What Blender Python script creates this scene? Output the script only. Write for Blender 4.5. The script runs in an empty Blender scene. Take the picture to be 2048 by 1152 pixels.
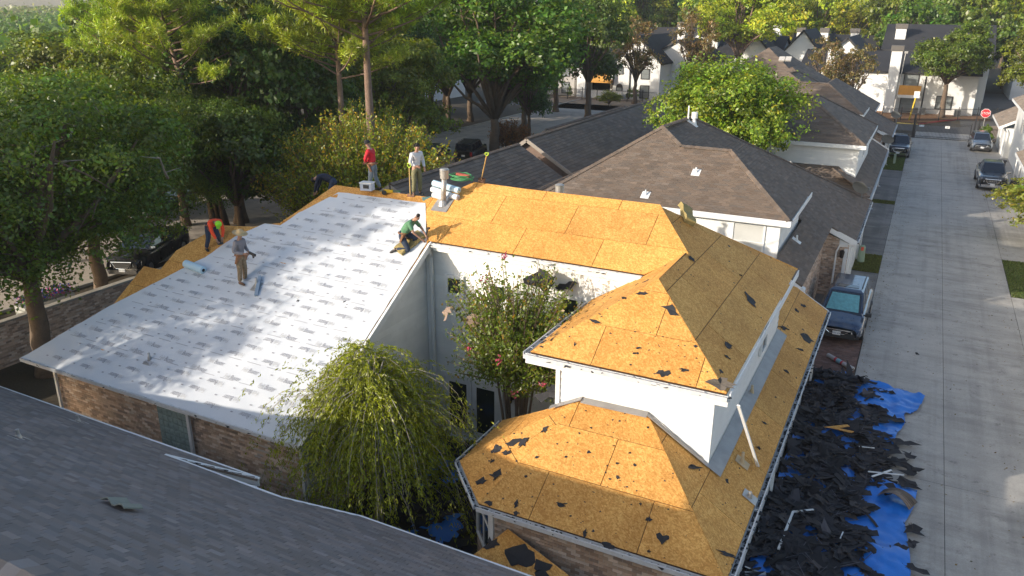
import bpy, math, random
import numpy as np
from mathutils import Vector, Matrix, noise as mnoise
R = math.radians
SC = bpy.context.scene
COL = SC.collection

# ------------------------------------------------------------------ camera, sky, sun, exposure
CAM_F, CAM_P, CAM_Y, CAM_R, CAM_H = 1570.0, R(19.6), R(27.1), R(0.33), 13.3
fw = Vector((-math.sin(CAM_Y)*math.cos(CAM_P), math.cos(CAM_Y)*math.cos(CAM_P), -math.sin(CAM_P)))
rt = Vector((math.cos(CAM_Y), math.sin(CAM_Y), 0)); up = rt.cross(fw)
cc, ss = math.cos(CAM_R), math.sin(CAM_R)
cr, cu = rt*cc + up*ss, up*cc - rt*ss
cam = bpy.data.objects.new('camera', bpy.data.cameras.new('camera'))
cam.data.sensor_width = 36.0; cam.data.lens = 36.0*CAM_F/2048
cam.data.clip_start = 0.2; cam.data.clip_end = 3000
m = Matrix((cr, cu, -fw)).transposed().to_4x4(); m.translation = (0, 0, CAM_H)
cam.matrix_world = m
COL.objects.link(cam); SC.camera = cam

SUN_TO = Vector((-0.76, -1.0, 0.392)).normalized()
elev = math.asin(SUN_TO.z); azim = math.atan2(SUN_TO.x, SUN_TO.y)
w = bpy.data.worlds.new('World'); SC.world = w; w.use_nodes = True
nt = w.node_tree; sky = nt.nodes.new('ShaderNodeTexSky'); sky.sky_type = 'NISHITA'; sky.sun_disc = False
sky.sun_elevation = elev; sky.sun_rotation = azim; sky.dust_density = 2.0; sky.altitude = 20
bg = nt.nodes['Background']; bg.inputs[1].default_value = 0.15
nt.links.new(sky.outputs[0], bg.inputs[0])
sun = bpy.data.objects.new('sun', bpy.data.lights.new('sun', 'SUN'))
sun.data.energy = 3.1; sun.data.angle = R(0.5); sun.data.color = (1.0, 0.90, 0.77)
sun.rotation_euler = (-SUN_TO).to_track_quat('-Z', 'Y').to_euler(); COL.objects.link(sun)
SC.view_settings.view_transform = 'Standard'; SC.view_settings.look = 'None'
SC.view_settings.exposure = 0.78; SC.view_settings.gamma = 1.0; SC.view_settings.use_curve_mapping = False
SC.render.engine = 'CYCLES'
SC.cycles.max_bounces = 5; SC.cycles.transparent_max_bounces = 6; SC.cycles.diffuse_bounces = 3

# ------------------------------------------------------------------ where a point of the photograph lies in the place
def ray(x, y):
    return fw + cr*((x-1024)/CAM_F) - cu*((y-576)/CAM_F)
def at(x, y, z=0.0):
    d = ray(x, y); t = (z-CAM_H)/d.z; return Vector((d.x*t, d.y*t, z))
def dep(x, y, D):
    return Vector((0, 0, CAM_H)) + ray(x, y)*D
def onpl(x, y, pl):                      # pl = (origin, normal)
    d = ray(x, y); o = Vector((0, 0, CAM_H)); t = (pl[0]-o).dot(pl[1])/d.dot(pl[1]); return o + d*t

# ------------------------------------------------------------------ materials
MATS = {}
def principled(name):
    m = bpy.data.materials.new(name); m.use_nodes = True
    return m, m.node_tree, m.node_tree.nodes['Principled BSDF']
def N(nt, t, **kw):
    n = nt.nodes.new(t)
    for k, v in kw.items():
        if k.startswith('i_'): n.inputs[k[2:].replace('_', ' ')].default_value = v
        else: setattr(n, k, v)
    return n
def mixc(nt, fac, a, b, mode='MIX'):
    n = nt.nodes.new('ShaderNodeMix'); n.data_type = 'RGBA'; n.blend_type = mode
    for sock, v in ((0, fac), (6, a), (7, b)):
        if hasattr(v, 'is_linked'): nt.links.new(v, n.inputs[sock])
        else: n.inputs[sock].default_value = (tuple(v)+(1,))[:4] if isinstance(v, (tuple, list)) else v
    return n.outputs[2]
def ramp(nt, fac, stops):
    n = nt.nodes.new('ShaderNodeValToRGB'); cr_ = n.color_ramp
    while len(cr_.elements) < len(stops): cr_.elements.new(0.5)
    for e, (p, c) in zip(cr_.elements, stops):
        e.position = p; e.color = (c if isinstance(c, tuple) else (c, c, c))[:3] + (1,)
    nt.links.new(fac, n.inputs[0]); return n.outputs[0]
def coords(nt, scale=(1, 1, 1), rot=(0, 0, 0)):
    g = nt.nodes.new('ShaderNodeNewGeometry'); mp = nt.nodes.new('ShaderNodeMapping')
    mp.inputs['Scale'].default_value = scale; mp.inputs['Rotation'].default_value = rot
    nt.links.new(g.outputs['Position'], mp.inputs[0]); return mp.outputs[0]
def noise_(nt, vec, scale, detail=3.0, rough=0.55):
    n = N(nt, 'ShaderNodeTexNoise'); n.inputs['Scale'].default_value = scale
    n.inputs['Detail'].default_value = detail; n.inputs['Roughness'].default_value = rough
    nt.links.new(vec, n.inputs['Vector']); return n.outputs['Fac']
def bump(nt, b, h, dist=0.01, strength=0.5):
    n = N(nt, 'ShaderNodeBump'); n.inputs['Distance'].default_value = dist; n.inputs['Strength'].default_value = strength
    nt.links.new(h, n.inputs['Height']); nt.links.new(n.outputs[0], b.inputs['Normal'])

def mat(name, color, rough=0.7, metal=0.0, vary=0.12, vscale=2.0, fine=0.0, fscale=60.0, bmp=0.0, bscale=40.0, tint=False, coat=0.0, spec=0.5, emit=None):
    """General weathered surface: colour varied by two noises, optional relief, optional per-piece tint."""
    if name in MATS: return MATS[name]
    m, nt, b = principled(name)
    vec = coords(nt)
    n1 = noise_(nt, vec, vscale, 4)
    c = mixc(nt, n1, [x*(1-vary*1.6) for x in color], [min(1, x*(1+vary*1.2)) for x in color])
    if fine:
        n2 = noise_(nt, vec, fscale, 2)
        c = mixc(nt, n2, mixc(nt, 1.0, c, (1-fine,)*3, 'MULTIPLY'), mixc(nt, 1.0, c, (1+fine,)*3, 'MULTIPLY'))
    if tint:
        a = N(nt, 'ShaderNodeAttribute', attribute_name='tint')
        c = mixc(nt, 1.0, c, a.outputs['Color'], 'MULTIPLY')
    nt.links.new(c, b.inputs['Base Color'])
    b.inputs['Roughness'].default_value = rough; b.inputs['Metallic'].default_value = metal
    b.inputs['Specular IOR Level'].default_value = spec
    if coat: b.inputs['Coat Weight'].default_value = coat; b.inputs['Coat Roughness'].default_value = 0.05
    if bmp: bump(nt, b, noise_(nt, vec, bscale, 3), bmp, 0.8)
    if emit: b.inputs['Emission Color'].default_value = tuple(emit)+(1,); b.inputs['Emission Strength'].default_value = 1
    MATS[name] = m; return m

def osb_mat(name, ca, cb, cd):
    m, nt, b = principled(name)
    outs = []
    for k, (rz, sc) in enumerate(((0.3, 1.0), (1.4, 1.15), (2.3, 0.9))):
        vec = coords(nt, (sc, sc, sc*1.0), (0.15*k, 0.2*k, rz))
        mp = nt.nodes.new('ShaderNodeMapping'); mp.inputs['Scale'].default_value = (46, 13, 30); nt.links.new(vec, mp.inputs[0])
        v = N(nt, 'ShaderNodeTexVoronoi'); v.inputs['Scale'].default_value = 1.0; nt.links.new(mp.outputs[0], v.inputs['Vector'])
        s = N(nt, 'ShaderNodeSeparateColor'); nt.links.new(v.outputs['Color'], s.inputs[0]); outs.append(s.outputs[k])
    mm = N(nt, 'ShaderNodeMath', operation='MAXIMUM'); nt.links.new(outs[0], mm.inputs[0]); nt.links.new(outs[1], mm.inputs[1])
    mul = N(nt, 'ShaderNodeMath', operation='MULTIPLY'); nt.links.new(mm.outputs[0], mul.inputs[0]); nt.links.new(outs[2], mul.inputs[1])
    c = ramp(nt, mul.outputs[0], [(0.0, ca), (0.35, cb), (0.8, cd)])
    big = noise_(nt, coords(nt), 0.8, 5, 0.65)
    c = mixc(nt, 1.0, c, ramp(nt, big, [(0.3, (0.84, 0.80, 0.74)), (0.62, (1.07, 1.07, 1.05))]), 'MULTIPLY')
    fl = noise_(nt, coords(nt, (9, 9, 9)), 2.2, 3, 0.8)
    c = mixc(nt, ramp(nt, fl, [(0.68, 0.0), (0.74, 0.4)]), c, tuple(x*0.45 for x in ca))
    a = N(nt, 'ShaderNodeAttribute', attribute_name='tint')
    c = mixc(nt, 1.0, c, a.outputs['Color'], 'MULTIPLY')
    nt.links.new(c, b.inputs['Base Color']); b.inputs['Roughness'].default_value = 0.75
    b.inputs['Specular IOR Level'].default_value = 0.25
    bump(nt, b, mul.outputs[0], 0.003, 0.6)
    MATS[name] = m; return m

def leaf_mat(name, base, trans=0.35, hue=0.04):
    m = bpy.data.materials.new(name); m.use_nodes = True; nt = m.node_tree; nt.nodes.clear()
    a = N(nt, 'ShaderNodeAttribute', attribute_name='tint')
    c = mixc(nt, 1.0, tuple(base), a.outputs['Color'], 'MULTIPLY')
    oi = N(nt, 'ShaderNodeObjectInfo')
    hs = N(nt, 'ShaderNodeHueSaturation'); hs.inputs['Saturation'].default_value = 1.0
    mr = N(nt, 'ShaderNodeMapRange'); mr.inputs['To Min'].default_value = 0.5-hue; mr.inputs['To Max'].default_value = 0.5+hue*0.6
    nt.links.new(oi.outputs['Random'], mr.inputs[0]); nt.links.new(mr.outputs[0], hs.inputs['Hue'])
    nt.links.new(c, hs.inputs['Color'])
    d = N(nt, 'ShaderNodeBsdfDiffuse'); t = N(nt, 'ShaderNodeBsdfTranslucent'); g = N(nt, 'ShaderNodeBsdfGlossy'); g.inputs['Roughness'].default_value = 0.45
    g.inputs['Color'].default_value = (0.8, 0.8, 0.8, 1)
    nt.links.new(hs.outputs[0], d.inputs[0])
    tc = mixc(nt, 1.0, hs.outputs[0], (1.5, 1.45, 0.6), 'MULTIPLY'); nt.links.new(tc, t.inputs[0])
    x = N(nt, 'ShaderNodeMixShader'); x.inputs[0].default_value = trans; nt.links.new(d.outputs[0], x.inputs[1]); nt.links.new(t.outputs[0], x.inputs[2])
    y = N(nt, 'ShaderNodeMixShader'); y.inputs[0].default_value = 0.05; nt.links.new(x.outputs[0], y.inputs[1]); nt.links.new(g.outputs[0], y.inputs[2])
    o = N(nt, 'ShaderNodeOutputMaterial'); nt.links.new(y.outputs[0], o.inputs[0])
    MATS[name] = m; return m

def concrete_mat(name, col, dark, streak_axis=1):
    m, nt, b = principled(name)
    vec = coords(nt)
    st = noise_(nt, coords(nt, (0.25, 1.4, 1) if streak_axis else (1.4, .25, 1)), 1.0, 6, 0.7)
    bl = noise_(nt, vec, 0.22, 4, 0.6)
    c = mixc(nt, ramp(nt, st, [(0.36, 0.0), (0.58, 1.0)]), tuple(x*.88 for x in dark), col)
    ty = noise_(nt, coords(nt, (1.6, 0.03, 1)), 1.0, 4, 0.6); c = mixc(nt, ramp(nt, ty, [(0.48, 0.0), (0.62, 0.55)]), c, tuple(x*0.72 for x in dark))
    pt = noise_(nt, vec, 0.6, 6, 0.7); c = mixc(nt, ramp(nt, pt, [(0.5, 0.0), (0.66, 0.6)]), c, tuple(x*1.28 for x in col))
    c = mixc(nt, ramp(nt, bl, [(0.40, 0.0), (0.62, 0.55)]), c, tuple(x*1.15 for x in col))
    sp = noise_(nt, vec, 1.7, 5, 0.8)
    c = mixc(nt, ramp(nt, sp, [(0.58, 0.0), (0.70, 0.7)]), c, tuple(x*0.55 for x in dark))
    a = N(nt, 'ShaderNodeAttribute', attribute_name='tint')
    c = mixc(nt, 1.0, c, a.outputs['Color'], 'MULTIPLY')
    g = noise_(nt, vec, 25, 3)
    c = mixc(nt, 1.0, c, ramp(nt, g, [(0.3, 0.9), (0.7, 1.07)]), 'MULTIPLY')
    nt.links.new(c, b.inputs['Base Color']); b.inputs['Roughness'].default_value = 0.85
    bump(nt, b, g, 0.004, 0.5); MATS[name] = m; return m

def car_paint(name, col, metal=0.6):
    m, nt, b = principled(name)
    b.inputs['Base Color'].default_value = col+(1,); b.inputs['Metallic'].default_value = metal
    b.inputs['Roughness'].default_value = 0.32; b.inputs['Coat Weight'].default_value = 1.0; b.inputs['Coat Roughness'].default_value = 0.04
    n = noise_(nt, coords(nt), 3, 4)
    c = mixc(nt, ramp(nt, n, [(0.35, 0.0), (0.75, 0.35)]), col, (0.30, 0.28, 0.25)); nt.links.new(c, b.inputs['Base Color'])
    nt.links.new(ramp(nt, n, [(0.3, 0.25), (0.8, 0.5)]), b.inputs['Roughness'])
    MATS[name] = m; return m

# ------------------------------------------------------------------ object helpers
def tag(o, label=None, cat=None, group=None, kind=None):
    if label: o['label'] = label
    if cat: o['category'] = cat
    if group: o['group'] = group
    if kind: o['kind'] = kind
    return o
def empty(name, loc=(0, 0, 0), rz=0.0, label=None, cat=None, group=None, kind=None):
    o = bpy.data.objects.new(name, None); o.empty_display_size = 0.3
    o.location = loc; o.rotation_euler = (0, 0, rz); COL.objects.link(o); return tag(o, label, cat, group, kind)
def link_mesh(name, me, parent=None, **kw):
    o = bpy.data.objects.new(name, me); COL.objects.link(o)
    if parent is not None: o.parent = parent
    return tag(o, **kw)
def copy_tree(o, parent=None):
    c = o.copy(); COL.objects.link(c); c.parent = parent
    for ch in list(o.children): copy_tree(ch, c)
    return c

class MB:
    """Collects shapes, then links them as ONE mesh object."""
    def __init__(s): s.v = []; s.f = []; s.c = []; s.m = []; s.cur = (1, 1, 1); s.mi = 0; s.smooth = []; s.sm = False
    def add(s, vs, fs):
        n = len(s.v); s.v += [tuple(v) for v in vs]
        for f in fs: s.f.append(tuple(i+n for i in f)); s.c.append(s.cur); s.m.append(s.mi); s.smooth.append(s.sm)
        return s
    def box(s, lo, hi):
        x0, y0, z0 = lo; x1, y1, z1 = hi
        return s.add([(x0,y0,z0),(x1,y0,z0),(x1,y1,z0),(x0,y1,z0),(x0,y0,z1),(x1,y0,z1),(x1,y1,z1),(x0,y1,z1)],
                     [(3,2,1,0),(4,5,6,7),(0,1,5,4),(1,2,6,5),(2,3,7,6),(3,0,4,7)])
    def bar(s, p, q, w, h, upv=(0, 0, 1)):
        p, q = Vector(p), Vector(q); d = (q-p).normalized(); u = Vector(upv)
        a = d.cross(u)
        if a.length < 1e-4: a = d.cross(Vector((1, 0, 0)))
        a.normalize(); b = a.cross(d).normalized(); vs = []
        for e in (p, q):
            for i, j in ((-1,-1),(1,-1),(1,1),(-1,1)): vs.append(e + a*(w/2*i) + b*(h/2*j))
        return s.add(vs, [(3,2,1,0),(4,5,6,7),(0,1,5,4),(1,2,6,5),(2,3,7,6),(3,0,4,7)])
    def prism(s, poly, t):
        t = Vector(t); n = len(poly); poly = [Vector(p) for p in poly]
        vs = poly + [p+t for p in poly]
        return s.add(vs, [tuple(range(n-1, -1, -1)), tuple(range(n, 2*n))] + [(i, (i+1) % n, n+(i+1) % n, n+i) for i in range(n)])
    def tube(s, pts, rad, n=8, cap=True):
        pts = [Vector(p) for p in pts]; k = len(pts)
        if not hasattr(rad, '__len__'): rad = [rad]*k
        vs = []; prev = None
        for i, p in enumerate(pts):
            d = (pts[min(i+1, k-1)]-pts[max(i-1, 0)]).normalized()
            a = (d.orthogonal() if prev is None else prev - d*prev.dot(d)).normalized(); prev = a; b = d.cross(a)
            for j in range(n):
                t = 2*math.pi*j/n; vs.append(p + (a*math.cos(t)+b*math.sin(t))*rad[i])
        fs = [(i*n+j, i*n+(j+1) % n, (i+1)*n+(j+1) % n, (i+1)*n+j) for i in range(k-1) for j in range(n)]
        if cap: fs += [tuple(range(n-1, -1, -1)), tuple(range((k-1)*n, k*n))]
        return s.add(vs, fs)
    def lathe(s, c, axis, prof, n=14):
        """prof: (distance along axis, radius)"""
        c = Vector(c); ax = Vector(axis).normalized()
        return s.tube2([c+ax*d for d, r in prof], ax, [r for d, r in prof], n)
    def tube2(s, pts, ax, rad, n):
        a = ax.orthogonal().normalized(); b = ax.cross(a); vs = []
        for p, r_ in zip(pts, rad):
            for j in range(n):
                t = 2*math.pi*j/n; vs.append(p+(a*math.cos(t)+b*math.sin(t))*r_)
        k = len(pts)
        fs = [(i*n+j, i*n+(j+1) % n, (i+1)*n+(j+1) % n, (i+1)*n+j) for i in range(k-1) for j in range(n)]
        fs += [tuple(range(n-1, -1, -1)), tuple(range((k-1)*n, k*n))]
        return s.add(vs, fs)
    def ball(s, c, r, n=8, sc=(1, 1, 1)):
        c = Vector(c); vs = []; fs = []
        for i in range(n//2+1):
            th = math.pi*i/(n//2)
            for j in range(n):
                ph = 2*math.pi*j/n
                vs.append(c+Vector((r*sc[0]*math.sin(th)*math.cos(ph), r*sc[1]*math.sin(th)*math.sin(ph), r*sc[2]*math.cos(th))))
        for i in range(n//2):
            for j in range(n): fs.append((i*n+j, (i+1)*n+j, (i+1)*n+(j+1) % n, i*n+(j+1) % n))
        return s.add(vs, fs)
    def mesh(s, name, mats):
        me = bpy.data.meshes.new(name); me.from_pydata(s.v, [], s.f)
        for mm in (mats if isinstance(mats, (list, tuple)) else [mats]): me.materials.append(mm)
        me.polygons.foreach_set('material_index', s.m)
        me.polygons.foreach_set('use_smooth', s.smooth)
        ca = me.color_attributes.new('tint', 'FLOAT_COLOR', 'CORNER')
        tot = np.array([len(f) for f in s.f]); cols = np.ones((len(s.f), 4), 'f'); cols[:, :3] = np.array(s.c, 'f').reshape(-1, 3)
        ca.data.foreach_set('color', np.repeat(cols, tot, axis=0).ravel())
        me.update(); return me
    def build(s, name, mats, parent=None, **kw):
        return link_mesh(name, s.mesh(name, mats), parent, **kw)

def tint(a=0.1, warm=0.0):
    k = 1+random.uniform(-a, a); h = random.uniform(-warm, warm)
    return (k*(1+h), k, k*(1-h))

def clip_rect(poly, u0, u1, v0, v1):
    def cut(P, ax, val, sgn):
        out = []
        for i in range(len(P)):
            a, b = P[i], P[(i+1) % len(P)]; da, db = (a[ax]-val)*sgn, (b[ax]-val)*sgn
            if da >= 0: out.append(a)
            if (da >= 0) != (db >= 0):
                t = da/(da-db); out.append((a[0]+(b[0]-a[0])*t, a[1]+(b[1]-a[1])*t))
        return out
    for ax, val, sg in ((0, u0, 1), (0, u1, -1), (1, v0, 1), (1, v1, -1)):
        if len(poly) < 3: return []
        poly = cut(poly, ax, val, sg)
    cl = []
    for p in poly:
        if not cl or abs(p[0]-cl[-1][0])+abs(p[1]-cl[-1][1]) > 1e-4: cl.append(p)
    if len(cl) > 1 and abs(cl[0][0]-cl[-1][0])+abs(cl[0][1]-cl[-1][1]) < 1e-4: cl.pop()
    ar = 0.5*abs(sum(cl[i][0]*cl[(i+1) % len(cl)][1]-cl[(i+1) % len(cl)][0]*cl[i][1] for i in range(len(cl)))) if len(cl) > 2 else 0
    return cl if ar > 2e-4 else []

class Plane:
    """A face of the place: origin, u along it, v up it, n out of it, and its outline."""
    def __init__(s, poly, u=None, nhint=(0, 0, 1)):
        s.poly3 = [Vector(p) for p in poly]; P = s.poly3
        n = Vector((0, 0, 0))
        for i in range(len(P)): n += P[i].cross(P[(i+1) % len(P)])
        n.normalize()
        if n.dot(Vector(nhint)) < 0: n = -n
        cen = sum(P, Vector((0, 0, 0)))/len(P); P = s.poly3 = [p-n*(p-cen).dot(n) for p in P]
        s.n = n; s.o = P[0]
        u = Vector(u) if u is not None else (P[1]-P[0]); u = (u-n*u.dot(n)).normalized(); s.u = u; s.v = n.cross(u).normalized()
        if s.v.z < 0 and abs(n.z) < 0.999: s.v = -s.v; s.u = -s.u
        s.poly = [((p-s.o).dot(s.u), (p-s.o).dot(s.v)) for p in P]
    def p(s, u, v, h=0.0): return s.o + s.u*u + s.v*v + s.n*h
    def bounds(s):
        us = [q[0] for q in s.poly]; vs = [q[1] for q in s.poly]; return min(us), max(us), min(vs), max(vs)
    def hit(s, x, y): return onpl(x, y, (s.o, s.n))
    def uv(s, q): return ((q-s.o).dot(s.u), (q-s.o).dot(s.v))

CAMV = Vector((0, 0, CAM_H))
def tiles(pl, parent, name, mats, w, h, thick, gap=0.004, stagger=0.5, tilt=0.0, base=0.0, tintf=None, cap=10**6, jitter=0.0, vo=0.0, uo=0.0, shared=False):
    """Lay pieces over a face, each clipped to its outline; up to cap pieces nearest the camera are objects, the rest one 'stuff' part."""
    u0, u1, v0, v1 = pl.bounds(); cells = []
    r_ = 0; v = v0-vo
    while v < v1:
        off = (stagger*w*(r_ % 2) if stagger < 0.99 else (w*0.37*r_) % w) + uo
        u = u0 - off
        while u < u1:
            c = clip_rect(pl.poly, u+gap/2, u+w-gap/2, v+gap/2 if not tilt else v+0.001, v+h-gap/2)
            if c:
                full = len(c) == 4 and abs((max(q[0] for q in c)-min(q[0] for q in c))-(w-gap)) < 1e-3
                cells.append((c, u, v, full))
            u += w
        v += h; r_ += 1
    def slab(mb, c, v, lift=0.0, org=None):
        th = lambda q: base + lift + (tilt*(1-(q[1]-v)/h) if tilt else 0.0)
        lo = [pl.p(q[0], q[1], base) for q in c]; hi = [pl.p(q[0], q[1], th(q)+thick) for q in c]
        if org is not None: lo = [p-org for p in lo]; hi = [p-org for p in hi]
        n = len(c)
        # keep outward winding whatever the clip order
        ar = sum(c[i][0]*c[(i+1) % n][1]-c[(i+1) % n][0]*c[i][1] for i in range(n))
        if (ar > 0) != (pl.u.cross(pl.v).dot(pl.n) > 0): lo.reverse(); hi.reverse()
        mb.add(lo+hi, [tuple(range(n, 2*n))]+[(i, (i+1) % n, n+(i+1) % n, n+i) for i in range(n)])
    tf = tintf or (lambda: tint(0.08))
    if len(cells) > cap:
        cells.sort(key=lambda e: (pl.p(e[1]+w/2, e[2]+h/2)-CAMV).length)
    near, rest = cells[:cap], cells[cap:]
    variants = []
    for c, u, v, full in near:
        if shared and full:
            if len(variants) < 8:
                mb = MB(); mb.cur = tf(); o0 = pl.p(u, v); slab(mb, c, v, random.uniform(0, jitter), o0); variants.append(mb.mesh(name, mats))
                o = link_mesh(name, variants[-1], parent); o.location = o0
            else:
                o = link_mesh(name, random.choice(variants), parent); o.location = pl.p(u, v)
        else:
            mb = MB(); mb.cur = tf(); o0 = pl.p(u, v); slab(mb, c, v, random.uniform(0, jitter), o0)
            o = link_mesh(name, mb.mesh(name, mats), parent); o.location = o0
    if rest:
        mb = MB()
        for c, u, v, full in rest: mb.cur = tf(); slab(mb, c, v, random.uniform(0, jitter))
        mb.build(name+'_field', mats, parent, kind='stuff')
    return len(near)
random.seed(7)
# ------------------------------------------------------------------ shared materials
OSB = osb_mat('osb', (0.53, 0.24, 0.055), (0.68, 0.345, 0.09), (0.78, 0.45, 0.14))
WOODEDGE = mat('panel_edge', (0.10, 0.05, 0.02), 0.8)
WHITE = mat('white_paint', (0.77, 0.77, 0.74), 0.55, vary=0.10, fine=0.04, tint=True)
TRIM = mat('white_trim', (0.78, 0.78, 0.76), 0.5, vary=0.08, vscale=5, tint=True)
GUT = mat('gutter_metal', (0.62, 0.63, 0.63), 0.4, vary=0.15, vscale=9, tint=True)
DARKIN = mat('dark_inside', (0.02, 0.02, 0.02), 0.9)
BRICK = mat('brick_clay', (0.56, 0.44, 0.345), 0.88, vary=0.12, vscale=9, fine=0.15, fscale=90, tint=True, bmp=0.003, bscale=70)
MORTAR = mat('mortar', (0.50, 0.46, 0.41), 0.95, vary=0.15, vscale=6, fine=0.1)
SHING = mat('asphalt_shingle', (0.168, 0.128, 0.098), 0.92, vary=0.14, vscale=1.1, fine=0.3, fscale=220, tint=True, bmp=0.002, bscale=300)
FELT = mat('black_felt', (0.025, 0.025, 0.028), 0.8, vary=0.3, vscale=6, tint=True)
FLASH = mat('grey_flashing', (0.33, 0.32, 0.31), 0.5, metal=0.3, vary=0.25, vscale=3)
GLASS = mat('window_glass', (0.03, 0.04, 0.045), 0.06, vary=0.2, spec=0.8)
GREYM = mat('galvanised', (0.45, 0.43, 0.40), 0.45, metal=0.5, vary=0.2, vscale=8)
MEMB = mat('underlayment_white', (0.63, 0.655, 0.68), 0.6, vary=0.03, vscale=1.5, fine=0.05, fscale=30, bmp=0.002, bscale=25, tint=True)
PRINTD = mat('dark_print', (0.33, 0.33, 0.36), 0.7)
PRINTL = mat('pale_print', (0.56, 0.56, 0.56), 0.7)
def brick_tint():
    r = random.random()
    if r < 0.2: c = (1.25, 1.30, 1.35)
    elif r < 0.45: c = (0.82, 0.72, 0.66)
    elif r < 0.6: c = (0.62, 0.58, 0.58)
    else: c = (1.05, 0.98, 0.92)
    k = random.uniform(0.82, 1.15); return tuple(x*k for x in c)
def shing_tint():
    k = random.uniform(0.80, 1.16) * (1.18 if random.random() < 0.12 else 1); h = random.uniform(-0.04, 0.05); return (k*(1+h), k, k*(1-h))

def brick_wall(parent, a, b, z0, z1, thick=0.1, cap=0, z1b=None, course=0.078, length=0.215, name='brick'):
    """Part of the house: mortar body with every brick proud of it. a, b: ends on the outside face, seen with the outside on the right of a->b."""
    a, b = Vector((a[0], a[1], 0)), Vector((b[0], b[1], 0)); d = (b-a).normalized(); n = Vector((d.y, -d.x, 0)); z1b = z1 if z1b is None else z1b
    mb = MB(); mb.prism([a+Vector((0, 0, z0)), b+Vector((0, 0, z0)), b+Vector((0, 0, z1b)), a+Vector((0, 0, z1))], -n*thick)
    wall = mb.build('brick_wall', MORTAR, parent)
    pl = Plane([a+Vector((0, 0, z0)), b+Vector((0, 0, z0)), b+Vector((0, 0, z1b)), a+Vector((0, 0, z1))], u=d, nhint=n)
    tiles(pl, wall, name, BRICK, length, course, 0.010, gap=0.011, stagger=0.5, tintf=brick_tint, cap=cap, jitter=0.004, shared=True)
    return wall
def siding(parent, poly, nhint, cap=200, w=3.66, h=0.19):
    mb = MB(); pl = Plane(poly, u=(Vector(poly[1])-Vector(poly[0])), nhint=nhint)
    mb.prism(pl.poly3, -pl.n*0.12); wall = mb.build('siding_wall', WHITE, parent)
    tiles(pl, wall, 'siding_board', WHITE, w, h, 0.006, gap=0.003, stagger=1.0, tilt=0.02, tintf=lambda: tint(0.045), cap=cap)
    return wall
def roof_shingles(parent, poly, u, cap=0, w=0.305, h=0.145, thick=0.006, tilt=0.012, m=None):
    pl = Plane(poly, u=u)
    mb = MB(); mb.prism(pl.poly3, -pl.n*0.05); deck = mb.build('roof', SHING, parent)
    tiles(pl, deck, 'shingle', m or SHING, w, h, thick, gap=0.008, stagger=0.5, tilt=tilt, tintf=shing_tint, cap=cap, jitter=0.003, shared=True)
    return pl, deck
def ridge_caps(parent, pts, w=0.3, step=0.2, m=None):
    mb = MB()
    for a, b in zip(pts[:-1], pts[1:]):
        a, b = Vector(a), Vector(b); L = (b-a).length; d = (b-a)/L; side = d.cross(Vector((0, 0, 1))).normalized(); k = 0.0
        while k < L:
            p = a+d*k; q = a+d*min(k+step*1.1, L); mb.cur = shing_tint()
            for s_ in (-1, 1):
                o = side*(s_*w/2)-Vector((0, 0, w*0.24)); z = Vector((0, 0, 0.045)); z2 = Vector((0, 0, 0.03))
                vs = [p+z, q+z2, q+o+z2, p+o+z]; mb.prism(vs if s_ < 0 else vs[::-1], (0, 0, 0.014))
            k += step
    return mb.build('ridge_cap', m or SHING, parent)
def roof_osb(parent, poly, u, name='roof_deck', vo=0.0, uo=0.0):
    pl = Plane(poly, u=u)
    mb = MB(); mb.prism(pl.poly3, -pl.n*0.06); deck = mb.build(name, WOODEDGE, parent)
    tiles(pl, deck, 'osb_panel', OSB, 2.44, 1.22, 0.014, gap=0.017, stagger=0.5, tintf=lambda: tint(0.09, 0.03), cap=300, jitter=0.003, vo=vo, uo=uo)
    return pl, deck
def gutter(parent, pts, width=0.12, height=0.1, debris=0.5, fascia=0.18, m=None):
    """Open trough along pts (outer side on the right of travel), fascia board behind it, torn bits lying in it."""
    pts = [Vector(p) for p in pts]
    for a, b in zip(pts[:-1], pts[1:]):
        d = (b-a).normalized(); n = Vector((d.y, -d.x, 0)).normalized()
        mb = MB(); mb.cur = tint(0.04)
        z = Vector((0, 0, 1))
        mb.bar(a+n*width-z*height*0.5, b+n*width-z*height*0.5, 0.012, height)
        mb.bar(a+n*(width-0.006)+z*0.002, b+n*(width-0.006)+z*0.002, 0.028, 0.012)
        mb.bar(a+n*width*0.45-z*height, b+n*width*0.45-z*height, width*1.0, 0.012)
        mb.bar(a+n*0.012-z*height*0.5, b+n*0.012-z*height*0.5, 0.01, height)
        L = (b-a).length; k = 0.3
        while k < L: mb.bar(a+d*k+n*0.01, a+d*k+n*width, 0.02, 0.008); k += 0.8
        g = mb.build('gutter', m or GUT, parent)
        mb = MB(); mb.bar(a-n*0.02-z*(fascia/2+0.03), b-n*0.02-z*(fascia/2+0.03), 0.03, fascia); mb.build('fascia', TRIM, parent)
        if debris:
            mb = MB(); k = 0.0
            while k < L:
                p = a+d*k+n*random.uniform(0.02, 0.10)-z*random.uniform(0.02, 0.07); s = random.uniform(0.02, 0.09)
                dd = (d*random.uniform(-1, 1)+n*random.uniform(-0.35, 0.35)).normalized()
                mb.cur = tint(0.5); mb.bar(p, p+dd*s*2, s*0.7, 0.01, (random.uniform(-.5, .5), random.uniform(-.5, .5), 1)); k += random.uniform(0.02, 0.16)/debris
            mb.build('gutter_litter', FELT, g, kind='stuff')
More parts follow.
